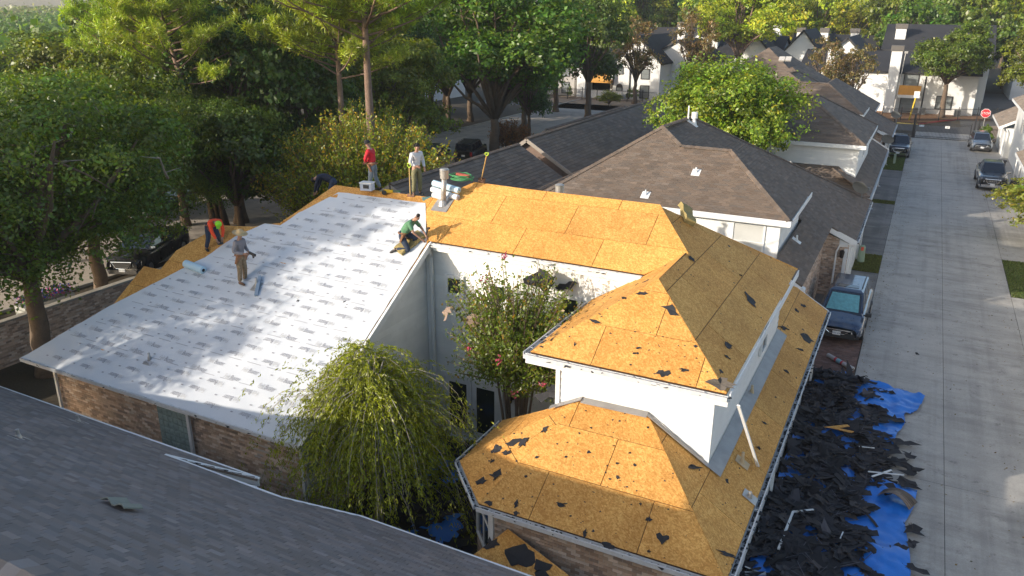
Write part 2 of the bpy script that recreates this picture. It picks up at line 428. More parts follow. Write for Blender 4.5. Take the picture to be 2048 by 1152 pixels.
def downspout(parent, top, bottom, n, kick=0.35, r=0.045):
    n = Vector(n); top, bottom = Vector(top), Vector(bottom); mb = MB(); o = n*0.06
    mb.bar(top+o*4+Vector((0, 0, 0.0)), top+o-Vector((0, 0, 0.28)), 2*r, 2*r, n)
    mb.bar(top+o-Vector((0, 0, 0.22)), bottom+o, 2*r, 1.6*r, n)
    mb.bar(bottom+o, bottom+o+n*kick*0.5-Vector((0, 0, 0.08)), 2*r, 1.6*r, (0, 0, 1))
    return mb.build('downspout', TRIM, parent)
def window(parent, c, uvec, n, w, h, bars=(0, 1), frame=0.06, m=None, gm=None, name='window'):
    """c: centre on the wall face."""
    c, u, n = Vector(c), Vector(uvec).normalized(), Vector(n).normalized(); z = n.cross(u)
    if z.z < 0: z = -z
    mb = MB(); o = n*0.035
    for s_ in (-1, 1):
        mb.bar(c+o+u*s_*(w/2)-z*(h/2+frame/2), c+o+u*s_*(w/2)+z*(h/2+frame/2), frame, 0.07, n) if False else mb.prism([c+u*(s_*w/2-frame/2)-z*(h/2+frame/2), c+u*(s_*w/2+frame/2)-z*(h/2+frame/2), c+u*(s_*w/2+frame/2)+z*(h/2+frame/2), c+u*(s_*w/2-frame/2)+z*(h/2+frame/2)], n*0.07)
        mb.prism([c-u*(w/2-frame/2)+z*(s_*h/2-frame/2), c+u*(w/2-frame/2)+z*(s_*h/2-frame/2), c+u*(w/2-frame/2)+z*(s_*h/2+frame/2), c-u*(w/2-frame/2)+z*(s_*h/2+frame/2)], n*0.068)
    for i in range(1, bars[0]+1):
        x = -w/2+w*i/(bars[0]+1); mb.prism([c+u*(x-.012)-z*h/2, c+u*(x+.012)-z*h/2, c+u*(x+.012)+z*h/2, c+u*(x-.012)+z*h/2], n*0.055)
    for i in range(1, bars[1]+1):
        y = -h/2+h*i/(bars[1]+1); mb.prism([c-u*w/2+z*(y-.015), c+u*w/2+z*(y-.015), c+u*w/2+z*(y+.015), c-u*w/2+z*(y+.015)], n*0.053)
    f = mb.build(name, m or TRIM, parent)
    mb = MB(); mb.prism([c-u*w/2-z*h/2, c+u*w/2-z*h/2, c+u*w/2+z*h/2, c-u*w/2+z*h/2], n*0.03); mb.build('pane', gm or GLASS, f)
    return f

# ------------------------------------------------------------------ the ground
def grid_sheet(name, poly, z, m, cell=3.0, amp=0.0, parent=None, **kw):
    pl = Plane([(x, y, z) for x, y in poly], u=(1, 0, 0)); mb = MB()
    u0, u1, v0, v1 = pl.bounds(); u = u0
    while u < u1:
        v = v0
        while v < v1:
            c = clip_rect(pl.poly, u, u+cell, v, v+cell)
            if c:
                ps = [pl.p(q[0], q[1]) for q in c]
                if (ps[1]-ps[0]).cross(ps[2]-ps[1]).z < 0: ps.reverse()
                mb.add([p+Vector((0, 0, amp*mnoise.noise(p*0.6))) for p in ps], [tuple(range(len(ps)))])
            v += cell
        u += cell
    return mb.build(name, m, parent, **kw)
GROUND = mat('soil_and_leaves', (0.075, 0.058, 0.036), 0.95, vary=0.35, vscale=0.5, fine=0.4, fscale=14, bmp=0.02, bscale=6)
CONC = concrete_mat('alley_concrete', (0.40, 0.38, 0.345), (0.30, 0.285, 0.26))
CONCD = concrete_mat('dark_concrete', (0.19, 0.175, 0.16), (0.10, 0.095, 0.09))
CONCW = concrete_mat('street_concrete', (0.46, 0.40, 0.34), (0.36, 0.32, 0.28))
ASPH = mat('asphalt', (0.11, 0.105, 0.10), 0.9, vary=0.2, vscale=0.6, fine=0.2, fscale=30)
mb = MB(); mb.add([(-900, -250, 0), (900, -250, 0), (900, 1600, 0), (-900, 1600, 0)], [(0, 1, 2, 3)])
mb.build('ground', GROUND, kind='structure')
alley = empty('alley', kind='structure')
mb = MB(); mb.box((-0.72, -4, 0.004), (5.34, 98.4, 0.02)); mb.build('joint_bed', DARKIN, alley)
for i, x0 in enumerate((-0.7, 2.34)):
    x1 = (2.325, 5.32)[i]
    for y0, y1 in ((-4, 23.66), (23.675, 48.9), (48.915, 73.9), (73.915, 98.3)):
        mb = MB(); mb.cur = tint(0.04); o0 = Vector((x0, y0, 0)); zt = 0.05
        n = 8
        vs = [(0, 0, 0.0), (x1-x0, 0, 0.0), (x1-x0, y1-y0, 0), (0, y1-y0, 0)]
        mb.prism([Vector(v) for v in vs], (0, 0, zt)); o = mb.build('concrete_slab', CONC, alley); o.location = o0
# driveway aprons beside the alley
mb = MB()
for (x0, x1, y0, y1) in ((-3.3, -0.72, 36.2, 44.4), (-2.6, -0.72, 48.1, 54.6), (-2.6, -0.72, 54.62, 62.2), (-2.6, -0.72, 63.4, 76.5)):
    mb.cur = tint(0.25); mb.box((x0, y0, 0.0), (x1, y1, 0.045))
mb.build('west_driveways', CONCD, kind='structure')
mb = MB()
for (x0, x1, y0, y1) in ((5.34, 9.5, 50.5, 60), (5.34, 9.5, 60.02, 76), (5.34, 9.5, 76.02, 98), (5.34, 9.5, 30, 43.5)):
    mb.cur = tint(0.1); mb.box((x0, y0, 0.0), (x1, y1, 0.042))
mb.build('east_driveways', CONC, kind='structure')
mb = MB(); mb.box((-0.3, 98.6, 0.0), (5.2, 104, 0.03)); mb.build('gate_apron', CONC, kind='structure')
# brick paver driveway under the van
PAVE = mat('paver_brick', (0.17, 0.10, 0.08), 0.9, vary=0.2, vscale=3, fine=0.2, tint=True)
pd = empty('paver_driveway', kind='structure')
mb = MB(); mb.box((-3.0, 29.5, 0.0), (-0.74, 36.2, 0.03)); mb.build('sand_bed', mat('sand_bed', (0.09, 0.07, 0.06), 0.95), pd)
tiles(Plane([(-2.95, 29.5, 0.03), (-0.74, 29.5, 0.03), (-0.74, 36.18, 0.03), (-2.95, 36.18, 0.03)], u=(1, 0, 0)), pd, 'paver', PAVE, 0.2, 0.1, 0.02, gap=0.008, tintf=lambda: tint(0.3, 0.08), cap=300, jitter=0.004, shared=True)
# west street
mb = MB(); mb.box((-47.5, -20, 0.0), (-36.2, 140, 0.03)); mb.build('west_street', CONCW, kind='structure')
mb = MB(); mb.box((-60, 62, 0.0), (-47.5, 74, 0.029)); mb.build('side_street', CONCW, kind='structure')
CURB = concrete_mat('kerb_concrete', (0.5, 0.46, 0.40), (0.38, 0.35, 0.31))
mb = MB()
mb.bar((-36.1, -20, 0.07), (-36.1, 140, 0.07), 0.16, 0.14); mb.bar((-47.6, -20, 0.07), (-47.6, 61.9, 0.07), 0.16, 0.14); mb.bar((-47.6, 74, 0.07), (-47.6, 140, 0.07), 0.16, 0.14)
for k in range(10): 
    a0, a1 = R(-90+18*k), R(-72+18*k); mb.bar((-46.0+0.0+1.3*math.cos(a0), 46.7+1.5*math.sin(a0), 0.07), (-46.0+1.3*math.cos(a1), 46.7+1.5*math.sin(a1), 0.07), 0.16, 0.14)
mb.build('street_kerbs', CURB, kind='structure')

# ------------------------------------------------------------------ the house being reroofed
house = empty('reroofed_house', (0, 0, 0), 0, 'white and brick house with golden bare board roofs and one white covered slope', 'house')
ZM = lambda y: 2.9+0.6*(y-13.1)
def mp(*pts): return [(x, y, ZM(y)) for x, y in pts]
main_poly = mp((-23.9, 13.1), (-12.72, 13.1), (-12.72, 19.3), (-5.9, 19.3), (-4.95, 20.1), (-6.28, 21.6), (-12.5, 21.6), (-13.35, 20.85), (-17.5, 20.85), (-18.1, 19.75), (-18.5, 19.1), (-19.42, 18.8), (-20.8, 18.65), (-21.69, 17.45), (-21.66, 16.7), (-22.45, 16.7), (-22.3, 15.2))
PM, _ = roof_osb(house, main_poly, (1, 0, 0), vo=0.25, uo=0.6)
# slopes turned away (north and west): plain bare board
def back(name, poly, h=OSB):
    pl = Plane(poly); mb = MB(); mb.prism(pl.poly3, -pl.n*0.06); mb.build(name, h, house)
back('rear_slope', [(-12.5, 21.62, 7.99), (-6.28, 21.62, 7.99), (-2.7, 24.98, 5.6), (-12.5, 24.98, 5.9)])
back('rear_slope', [(-17.5, 20.87, 7.54), (-13.35, 20.87, 7.54), (-12.5, 25.5, 4.7), (-17.5, 25.5, 4.7)])
west_edge = mp((-23.95, 13.15), (-22.35, 15.2), (-22.5, 16.72), (-21.72, 16.74), (-21.75, 17.5), (-20.85, 18.68), (-19.45, 18.84), (-18.5, 19.15), (-18.1, 19.8), (-17.5, 20.87))
mb = MB()
for a, b in zip(west_edge[1:-1], west_edge[2:]): mb.prism([(a[0]+.1, a[1], a[2]-.07), (b[0]+.1, b[1], b[2]-.07), (b[0]+.1, b[1], 0), (a[0]+.1, a[1], 0)], (.06, -.02, 0))
mb.build('west_gable_wall', MORTAR, house)
# block: south, east and west faces
AP = (-5.05, 17.7, 7.12); R1 = (-5.03, 20.1, 7.11)
A_, B_, C_ = (-7.39, 15.42, 5.6), (-2.75, 15.42, 5.6), (-2.72, 24.98, 5.6)
PBS, _ = roof_osb(house, [A_, B_, AP], (1, 0, 0), uo=0.9, vo=0.1)
PBE, _ = roof_osb(house, [B_, C_, (-6.33, 21.6, 7.96), R1, AP], (0, 1, 0), uo=0.4)
PBW, _ = roof_osb(house, [A_, AP, R1, (-5.9, 19.32, 6.62), (-7.39, 19.4, 5.6)], (0, 1, 0))
# lower wing, half an octagon
P0, P1, P2, P3 = (-1.93, 12.9, 2.9), (-7.41, 12.9, 2.9), (-8.68, 14.22, 2.9), (-8.66, 16.45, 2.9)
AL, AR, WC = (-6.12, 15.75, 4.52), (-4.55, 15.75, 4.54), (-6.82, 15.75, 4.11)
PLS, _ = roof_osb(house, [P1, P0, AR, AL], (1, 0, 0), uo=1.2)
PLW1, _ = roof_osb(house, [P2, P1, AL], (1, -1, 0), uo=0.3)
PLW2, _ = roof_osb(house, [P3, P2, AL, WC], (0, 1, 0))
roof_osb(house, [(-7.41, 17.8, 2.9), P3, WC, (-6.82, 17.4, 3.35)], (1, 1, 0))
PLE, _ = roof_osb(house, [P0, (-1.93, 29.2, 2.9), (-3.1, 29.2, 3.62), (-5.0, 27.2, 4.8), (-5.0, 25.0, 4.8), (-3.05, 24.95, 3.6), (-3.05, 15.75, 3.6), AR], (0, 1, 0), uo=0.7)
# walls
H = house
brick_wall(H, (-23.1, 13.5), (-12.95, 13.5), 0, 2.9, cap=300)
mb = MB(); mb.prism([(-12.95, 13.5, 0), (-12.95, 19.5, 0), (-12.95, 19.5, 1.0), (-12.95, 13.5, 1.0)], (-0.1, 0, 0))
brick_wall(H, (-12.95, 13.5), (-12.95, 19.5), 0, 1.0)
siding(H, [(-12.95, 13.5, 1.02), (-12.95, 19.5, 1.02), (-12.95, 19.5, ZM(19.5)-0.12), (-12.95, 13.5, ZM(13.5)-0.12)], (1, 0, 0))
siding(H, [(-12.95, 19.5, 0), (-4.9, 19.5, 0), (-4.9, 19.5, 6.5), (-12.95, 19.5, 6.5)], (0, -1, 0))
siding(H, [(-6.82, 15.75, 0), (-3.06, 15.75, 0), (-3.06, 15.75, 5.45), (-6.82, 15.75, 5.45)], (0, -1, 0))
siding(H, [(-3.06, 15.75, 3.0), (-3.06, 24.7, 3.0), (-3.06, 24.7, 5.45), (-3.06, 15.75, 5.45)], (1, 0, 0), w=3.66)
siding(H, [(-6.82, 19.5, 0), (-6.82, 15.75, 0), (-6.82, 15.75, 5.45), (-6.82, 19.5, 5.45)], (-1, 0, 0))
mb = MB(); mb.box((-12.9, 19.65, 0), (-3.2, 24.6, 5.5)); mb.box((-6.7, 15.9, 0), (-3.2, 19.6, 5.5)); mb.build('inner_walls', WHITE, H)
mb = MB(); mb.box((-23.0, 13.65, 0), (-13.1, 19, 2.6)); mb.build('inner_walls', WHITE, H)
siding(H, [(-3.06, 24.7, 0), (-12.9, 24.7, 0), (-12.9, 24.7, 5.5), (-3.06, 24.7, 5.5)], (0, 1, 0), cap=0)
brick_wall(H, (-7.25, 13.3), (-2.25, 13.3), 0, 2.85, cap=0)
brick_wall(H, (-2.25, 13.3), (-2.25, 29.0), 0, 2.85, cap=0)
brick_wall(H, (-8.3, 14.4), (-7.25, 13.3), 0, 0.9)
brick_wall(H, (-8.3, 16.3), (-8.3, 14.4), 0, 0.9)
brick_wall(H, (-2.25, 29.0), (-4.9, 29.0), 0, 2.9)
brick_wall(H, (-7.2, 17.6), (-8.3, 16.3), 0, 2.85)
# tall bay windows of the half octagon
for (a, b) in (((-8.3, 14.4), (-7.25, 13.3)), ((-8.3, 16.3), (-8.3, 14.4))):
    a, b = Vector((a[0], a[1], 0)), Vector((b[0], b[1], 0)); d = (b-a).normalized(); n = Vector((d.y, -d.x, 0)); L = (b-a).length
    mb = MB(); mb.prism([a+Vector((0, 0, 0.9)), b+Vector((0, 0, 0.9)), b+Vector((0, 0, 2.85)), a+Vector((0, 0, 2.85))], -n*0.1); mb.build('bay_wall', TRIM, H)
    window(H, (a+b)/2+Vector((0, 0, 1.85)), d, n, L-0.35, 1.7, (1, 1), 0.09)
# soffits (boxed eaves)
mb = MB()
mb.box((-7.4, 15.45, 5.42), (-2.8, 15.78, 5.45)); mb.box((-3.1, 15.78, 5.42), (-2.8, 24.9, 5.45)); mb.box((-7.4, 15.78, 5.42), (-6.8, 19.4, 5.45))
mb.box((-12.9, 19.3, 6.42), (-5.9, 19.52, 6.45)); mb.box((-23.8, 13.15, 2.72), (-12.75, 13.55, 2.75)); mb.box((-2.28, 12.95, 2.72), (-1.96, 29.1, 2.75)); mb.box((-7.4, 12.95, 2.72), (-2.3, 13.35, 2.75))
mb.prism([(-8.66, 14.2, 2.72), (-7.4, 12.95, 2.72), (-7.2, 13.4, 2.72), (-8.25, 14.5, 2.72)], (0, 0, 0.03)); mb.prism([(-8.66, 16.4, 2.72), (-8.66, 14.2, 2.72), (-8.25, 14.4, 2.72), (-8.25, 16.3, 2.72)], (0, 0, 0.03))
mb.build('soffit', TRIM, H)
gutter(H, [(-23.95, 13.05, 2.88), (-12.62, 13.05, 2.88)])
gutter(H, [(-12.55, 19.25, 6.6), (-5.95, 19.25, 6.6)], debris=0.8, fascia=0.22)
gutter(H, [(-7.39, 19.2, 5.58), (-7.44, 15.38, 5.58)], debris=1.0)
gutter(H, [(-7.5, 15.38, 5.58), (-2.7, 15.38, 5.58)], debris=1.0, fascia=0.24)
gutter(H, [P3[:2]+(2.88,), P2[:2]+(2.88,), P1[:2]+(2.88,), P0[:2]+(2.88,), (-1.93, 29.2, 2.88)], debris=1.2)
# rake boards: gable edge over the court, right edge of the east slope
mb = MB(); mb.bar((-12.66, 13.0, ZM(13.0)-0.10), (-12.66, 19.25, ZM(19.25)-0.10), 0.035, 0.24); mb.bar((-12.62, 13.0, ZM(13.0)+0.02), (-12.62, 19.25, ZM(19.25)+0.02), 0.05, 0.05); mb.build('rake_board', TRIM, H)
mb = MB(); mb.bar((-2.68, 15.45, 5.5), (-2.66, 24.98, 5.5), 0.03, 0.2); mb.build('fascia', TRIM, H)
mb = MB(); mb.bar((-1.93, 29.23, 2.82), (-3.1, 29.23, 3.52), 0.03, 0.2); mb.build('rake_board', TRIM, H); mb = MB(); mb.bar((-5.0, 27.2, 4.7), (-3.1, 29.23, 3.52), 0.03, 0.2); mb.build('rake_board', TRIM, H)
# corner boards
mb = MB()
for x, y, z0, z1 in ((-6.82, 15.75, 0, 5.42), (-3.06, 15.75, 3.55, 5.42), (-12.9, 19.45, 0, 6.4), (-3.06, 24.6, 3.5, 5.42)):
    mb = MB(); mb.box((x-0.02, y-0.05, z0), (x+0.09, y-0.02, z1)) if x != -3.06 else mb.box((x-0.09, y-0.05, z0), (x+0.03, y-0.018, z1)); mb.build('corner_board', TRIM, H)
mb = MB(); mb.box((-12.93, 13.42, 1.0), (-12.90, 13.6, 2.7)); mb.build('corner_board', TRIM, H)
# flashings where lower roof meets the block, and along the foot of the east wall
mb = MB(); z = Vector((0, 0, 0.03))
def strip(mb, a, b, off, h=0.02):
    a, b, off = Vector(a), Vector(b), Vector(off); mb.prism([a, b, b+off, a+off], (0, 0, h))
strip(mb, (-6.12, 15.70, 4.56), (-4.50, 15.70, 4.58), (0, -0.14, -0.07)); strip(mb, (-6.95, 15.70, 4.14), (-6.12, 15.70, 4.58), (0, -0.13, -0.03))
strip(mb, (-4.5, 15.70, 4.55), (-3.02, 15.70, 3.62), (0, -0.12, 0.01)); mb.build('wall_flashing', FLASH, H)
mb = MB(); mb.prism([(-3.03, 15.6, 3.63), (-3.03, 24.7, 3.63), (-2.72, 24.7, 3.45), (-2.72, 15.6, 3.45)], (0, 0, 0.015)); mb.build('step_flashing', FLASH, H)
# court windows and doors
DARKG = mat('dark_glass', (0.025, 0.035, 0.03), 0.08, spec=0.8)
for x in (-11.93, -10.4, -8.07): window(H, (x, 19.47, 5.26), (1, 0, 0), (0, -1, 0), 0.56, 0.58, (0, 0), 0.10, gm=DARKG)
window(H, (-3.03, 21.7, 4.5), (0, 1, 0), (1, 0, 0), 0.75, 0.85, (0, 0), 0.08, gm=DARKG)
mb = MB(); mb.box((-12.5, 19.40, 0.08), (-12.38, 19.47, 2.28)); mb.box((-10.36, 19.40, 0.08), (-10.24, 19.47, 2.28)); mb.box((-12.38, 19.40, 2.14), (-10.36, 19.465, 2.28)); mb.box((-12.5, 19.2, 0.0), (-10.24, 19.47, 0.08))
mb.build('door_frame', TRIM, H)
for x0, x1, kx in ((-12.37, -11.38, -11.46), (-11.36, -10.37, -11.28)):
    mb = MB()
    mb.box((x0, 19.42, 0.09), (x0+0.17, 19.46, 2.13)); mb.box((x1-0.17, 19.42, 0.09), (x1, 19.46, 2.13)); mb.box((x0+0.17, 19.42, 0.09), (x1-0.17, 19.46, 0.36)); mb.box((x0+0.17, 19.42, 1.98), (x1-0.17, 19.46, 2.13))
    d = mb.build('door', TRIM, H)
    mb = MB(); mb.box((x0+0.17, 19.435, 0.36), (x1-0.17, 19.45, 1.98)); mb.build('pane', DARKG, d)
    mb = MB(); mb.ball((kx, 19.38, 1.0), 0.035); mb.ball((kx, 19.39, 1.18), 0.028); mb.build('handle', DARKIN, d)
# wall lantern
mb = MB(); lx, lz = -9.92, 1.85
mb.box((lx-.05, 19.42, lz), (lx+.05, 19.47, lz+.25)); mb.bar((lx, 19.45, lz+.2), (lx, 19.28, lz+.25), .02, .02); mb.lathe((lx, 19.28, lz+.28), (0, 0, -1), [(0, .02), (.06, .1), (.08, .11), (.30, .075), (.34, .05)], 6)
mb.build('wall_lantern', mat('bronze', (0.04, 0.035, 0.03), 0.5, metal=.5), H)
# glass block window: every block a piece
gb = MB(); gb.box((-18.55, 13.48, 1.05), (-17.30, 13.50, 2.35)); gbo = gb.build('window', mat('block_mortar', (0.75, 0.77, 0.75), .8), H, label='square window of pale green glass blocks')
GB = mat('glass_block', (0.34, 0.43, 0.40), 0.10, vary=0.3, vscale=7, spec=0.8)
gm_ = []
for k in range(4):
    mb = MB(); a = 0.0925
    mb.add([(-a, 0, -a), (a, 0, -a), (a, 0, a), (-a, 0, a), (-a, -.03, -a), (a, -.03, -a), (a, -.03, a), (-a, -.03, a), (-a*.6, -.045, -a*.6), (a*.6, -.045, -a*.6), (a*.6, -.045, a*.6), (-a*.6, -.045, a*.6)],
           [(0, 1, 5, 4), (1, 2, 6, 5), (2, 3, 7, 6), (3, 0, 4, 7), (4, 5, 9, 8), (5, 6, 10, 9), (6, 7, 11, 10), (7, 4, 8, 11), (8, 9, 10, 11)]); gm_.append(mb.mesh('glass_block', GB))
for i in range(6):
    for j in range(6):
        o = link_mesh('glass_block', gm_[(i+j) % 4], gbo); o.location = (-18.42+i*0.2, 13.48, 1.18+j*0.205)
mb = MB(); mb.box((-18.62, 13.44, 0.97), (-17.25, 13.5, 1.04)); mb.build('sill', BRICK, gbo)
for top, bot, n in (((-23.05, 13.45, 2.8), (-23.05, 13.45, 0.1), (0, -1, 0)), ((-17.15, 13.45, 2.8), (-17.15, 13.45, 0.1), (0, -1, 0)), ((-13.0, 13.45, 2.8), (-13.0, 13.45, 0.15), (0, -1, 0)),
                    ((-2.2, 20.6, 2.8), (-2.2, 20.6, 0.1), (1, 0, 0)), ((-2.2, 28.8, 2.8), (-2.2, 28.8, 0.1), (1, 0, 0)), ((-7.2, 13.2, 2.8), (-7.2, 13.2, 0.1), (0, -1, 0)), ((-12.7, 19.42, 6.4), (-12.7, 19.42, 0.1), (0, -1, 0))):
    downspout(H, top, bot, n)
mb = MB(); mb.box((-17.3, 13.42, 0), (-17.24, 13.5, 2.7)); mb.build('corner_board', TRIM, H)
# garage doors in the east wall
for y0 in (16.5, 22.0): 
    mb = MB()
    for k in range(4): mb.box((-2.25, y0, 0.08+k*0.56), (-2.20, y0+4.8, 0.62+k*0.56))
    mb.build('garage_door', TRIM, H)
# little entry roof below the octagon gutter
q = [at(935, 1120, 1.65), at(1060, 1235, 1.65), at(1160, 1168, 2.25), at(1016, 1058, 2.25)]
PPO, _ = roof_osb(house, [q[0], q[1], q[2], q[3]], tuple(q[1]-q[0]))
mb = MB(); mb.prism([p-Vector((0, 0, 0.1)) for p in (q[0], q[1], q[2], q[3])], (0, 0, -1.4)); mb.build('entry_wall', MORTAR, house)

# ------------------------------------------------------------------ white underlayment with its print
def wrinkle(u, v):
    p = Vector((u*0.55+v*0.25, v*0.9-u*0.18, 3.0)); q = Vector((u*1.6, v*2.6, 1.0))
    r1 = 1-abs(mnoise.noise(p))*2.2
    return 0.022+0.040*max(0, r1-0.5)+0.012*mnoise.noise(q)+0.006*mnoise.noise(q*3.1)
memb = mp((-23.98, 13.0), (-12.66, 13.0), (-12.74, 19.2), (-13.66, 20.6), (-17.15, 20.58), (-18.02, 19.6), (-18.40, 19.0), (-19.05, 18.98), (-19.8, 18.3), (-20.3, 17.4), (-21.4, 16.2), (-22.4, 15.15))
cover = empty('roof_covering', (0, 0, 0), 0, 'wrinkled white printed underlayment spread over the big left slope', 'roofing sheet')
pm = Plane(memb, u=(1, 0, 0)); u0, u1, v0, v1 = pm.bounds()
row = 0; v = v0; cell = 0.14
while v < v1:
    vt = min(v+1.12, v1+0.01); verts = {}; vl = []; fl = []
    su = u0
    while su < u1:
        sv = v-0.08
        while sv < vt-1e-4:
            e = min(sv+cell, vt)
            c = clip_rect(pm.poly, su, su+cell, sv, e)
            if c:
                ids = []
                for q_ in c:
                    key = (round(q_[0], 3), round(q_[1], 3))
                    if key not in verts:
                        verts[key] = len(vl); lift = 0.006*(1-(q_[1]-v)/1.12)
                        vl.append(pm.p(q_[0], q_[1], wrinkle(*key)+lift))
                    ids.append(verts[key])
                if len(set(ids)) > 2: fl.append(ids)
            sv = e
        su += cell
    if fl:
        mb = MB(); mb.sm = True; mb.cur = tint(0.02)
        fl = [f[::-1] if (vl[f[1]]-vl[f[0]]).cross(vl[f[2]]-vl[f[1]]).dot(pm.n) < 0 else f for f in fl]
        mb.add(vl, fl); mb.build('underlayment_sheet', MEMB, cover)
    v += 1.12; row += 1
def text_mesh(body, size, shear=0.2):
    cu_ = bpy.data.curves.new('t', 'FONT'); cu_.body = body; cu_.size = size; cu_.resolution_u = 2; cu_.shear = shear; cu_.offset = 0.0
    o = bpy.data.objects.new('t', cu_); me = bpy.data.meshes.new_from_object(o)
    vs = [tuple(v.co) for v in me.vertices]; fs = [tuple(p.vertices) for p in me.polygons]; bpy.data.objects.remove(o); bpy.data.meshes.remove(me); return vs, fs
tF, tB = text_mesh('Felt', 0.235), text_mesh('Buster', 0.235, 0.25)
tF, tB = (([(x*.60, y, z) for x, y, z in t[0]], t[1]) for t in (tF, tB))
wF = max(p[0] for p in tF[0])+0.01; wB = max(p[0] for p in tB[0])
def in_poly(poly, x, y):
    c = False; n = len(poly)
    for i in range(n):
        a, b = poly[i], poly[(i+1) % n]
        if (a[1] > y) != (b[1] > y) and x < (b[0]-a[0])*(y-a[1])/(b[1]-a[1])+a[0]: c = not c
    return c
rows_per = 5; v = v0+0.22; k = 0; dark = MB(); pale = MB()
while v < v1-0.15:
    flip = (k % 5) in (0, 1, 2); u = u0 - 1.4 + (k*0.43) % 1.30
    while u < u1:
        mid = u+(wF+wB)/2
        okk = all(in_poly(pm.poly, u+du, v+dv) for du in (-0.05, wF+wB+0.05) for dv in (-0.05, 0.25))
        if okk:
            for mb_, (vs, fs), ox in ((pale, tF, 0.0), (dark, tB, wF)):
                out = []
                for x_, y_, _z in vs:
                    x_ += ox; y_ *= 0.9
                    if flip: x_, y_ = (wF+wB)-x_, 0.2-y_
                    out.append(pm.p(u+x_, v+y_, wrinkle(u+x_, v+y_)+0.014))
                mb_.add(out, fs)
        if in_poly(pm.poly, u+1.0, v+0.12) and in_poly(pm.poly, u+1.12, v+0.16):
            out = [pm.p(u+1.0+a_, v+0.10+b_, wrinkle(u+1.0, v+0.1)+0.016) for a_, b_ in ((0, 0), (0.08, 0), (0.09, 0.035), (0.01, 0.035))]; dark.add(out, [(0, 1, 2, 3)])
        u += 1.30
    if k % 5 in (2, 4):
        u = u0+0.2*(k % 3)
        while u < u1:
            if in_poly(pm.poly, u, v+0.30) and in_poly(pm.poly, u+0.5, v+0.30):
                out = []; L_ = 0.5
                n_ = 8
                for i in range(n_+1):
                    for b_ in (0, 0.014): out.append(pm.p(u+L_*i/n_, v+0.31+b_, wrinkle(u+L_*i/n_, v+0.31)+0.014))
                dark.add(out, [(2*i, 2*i+2, 2*i+3, 2*i+1) for i in range(n_)])
            u += 0.72
    v += 0.335; k += 1
dark.build('dark_lettering', PRINTD, cover, kind='stuff'); pale.build('pale_lettering', PRINTL, cover, kind='stuff')
random.seed(21)
# ------------------------------------------------------------------ near house (bottom left), only its far slope shows
near = empty('shingled_house', (0, 0, 0), 0, 'house under a large shaded grey brown shingle roof across the bottom left corner', 'house')
s = 0.6
ZN = lambda y: 2.9+s*(11.35-y)
def npl(*pts): return [(x, y, ZN(y)) for x, y in pts]
RY, RZ = 3.88, ZN(3.88)
edge = [(-23.2, 11.45), (-12.45, 11.35), (-14.5, 10.5), (-10.8, 10.38), (-9.3, 11.1), (-0.9, 11.0)]
near_poly = npl((-0.9, 11.0), (-9.3, 11.1), (-10.8, 10.38), (-14.5, 10.5), (-12.45, 11.35), (-23.2, 11.45), (-23.2, 9), (-16.3, RY), (-3.0, RY))
NSH = mat('near_shingle', (0.20, 0.178, 0.168), 0.92, vary=0.14, vscale=1.1, fine=0.35, fscale=160, tint=True, bmp=0.004, bscale=200)
PN, _ = roof_shingles(near, near_poly, (-1, 0, 0), cap=300, w=0.31, h=0.143, thick=0.012, tilt=0.024, m=NSH)
roof_shingles(near, [(-16.3, RY, RZ), (-23.2, 9, ZN(9)), (-23.4, 11.45, 2.9), (-23.4, -3.2, 2.9)], (0, 1, 0))
roof_shingles(near, [(-0.9, 11.0, 3.1), (-3.0, RY, RZ), (-3.0, 3.2, RZ), (-0.9, -3.2, 2.9)], (0, 1, 0))
roof_shingles(near, [(-16.3, RY-0.02, RZ), (-3.0, RY-0.02, RZ), (-0.9, -3.2, 2.9), (-23.4, -3.2, 2.9)], (1, 0, 0), w=1.0, h=0.5)
ridge_caps(near, [(-16.3, RY, RZ), (-3.0, RY, RZ)], w=0.42, step=0.25, m=NSH); ridge_caps(near, [(-23.2, 9, ZN(9)), (-16.3, RY, RZ)])
for a, b in zip(edge[:-1], edge[1:]):
    mb = MB(); za, zb = ZN(a[1]), ZN(b[1])
    mb.bar((a[0], a[1]+0.02, za-0.09), (b[0], b[1]+0.02, zb-0.09), 0.03, 0.2); mb.bar((a[0], a[1]+0.05, za+0.0), (b[0], b[1]+0.05, zb+0.0), 0.05, 0.03); mb.build('fascia', TRIM, near)
mb = MB(); mb.prism([(-14.5, 10.45, 3.05), (-12.5, 11.25, 2.72), (-12.9, 10.9, 2.35), (-13.4, 10.5, 2.35)], (0, -0.05, -0.1)); mb.prism([(-14.45, 10.45, 3.12), (-12.45, 11.3, 2.75), (-12.45, 11.3, 2.62), (-14.45, 10.45, 3.0)], (0.02, -0.06, -0.02)); mb.build('soffit', TRIM, near)
brick_wall(near, (-13.2, 10.2), (-22.8, 10.9), 0, 2.7, cap=0); brick_wall(near, (-10.0, 10.0), (-13.2, 10.2), 0, 2.7, cap=0); brick_wall(near, (-2.3, 10.6), (-9.9, 10.6), 0, 2.7, cap=0)
mb = MB(); mb.box((-22.7, -2.8, 0), (-2.4, 9.9, 2.8)); mb.build('inner_walls', MORTAR, near)
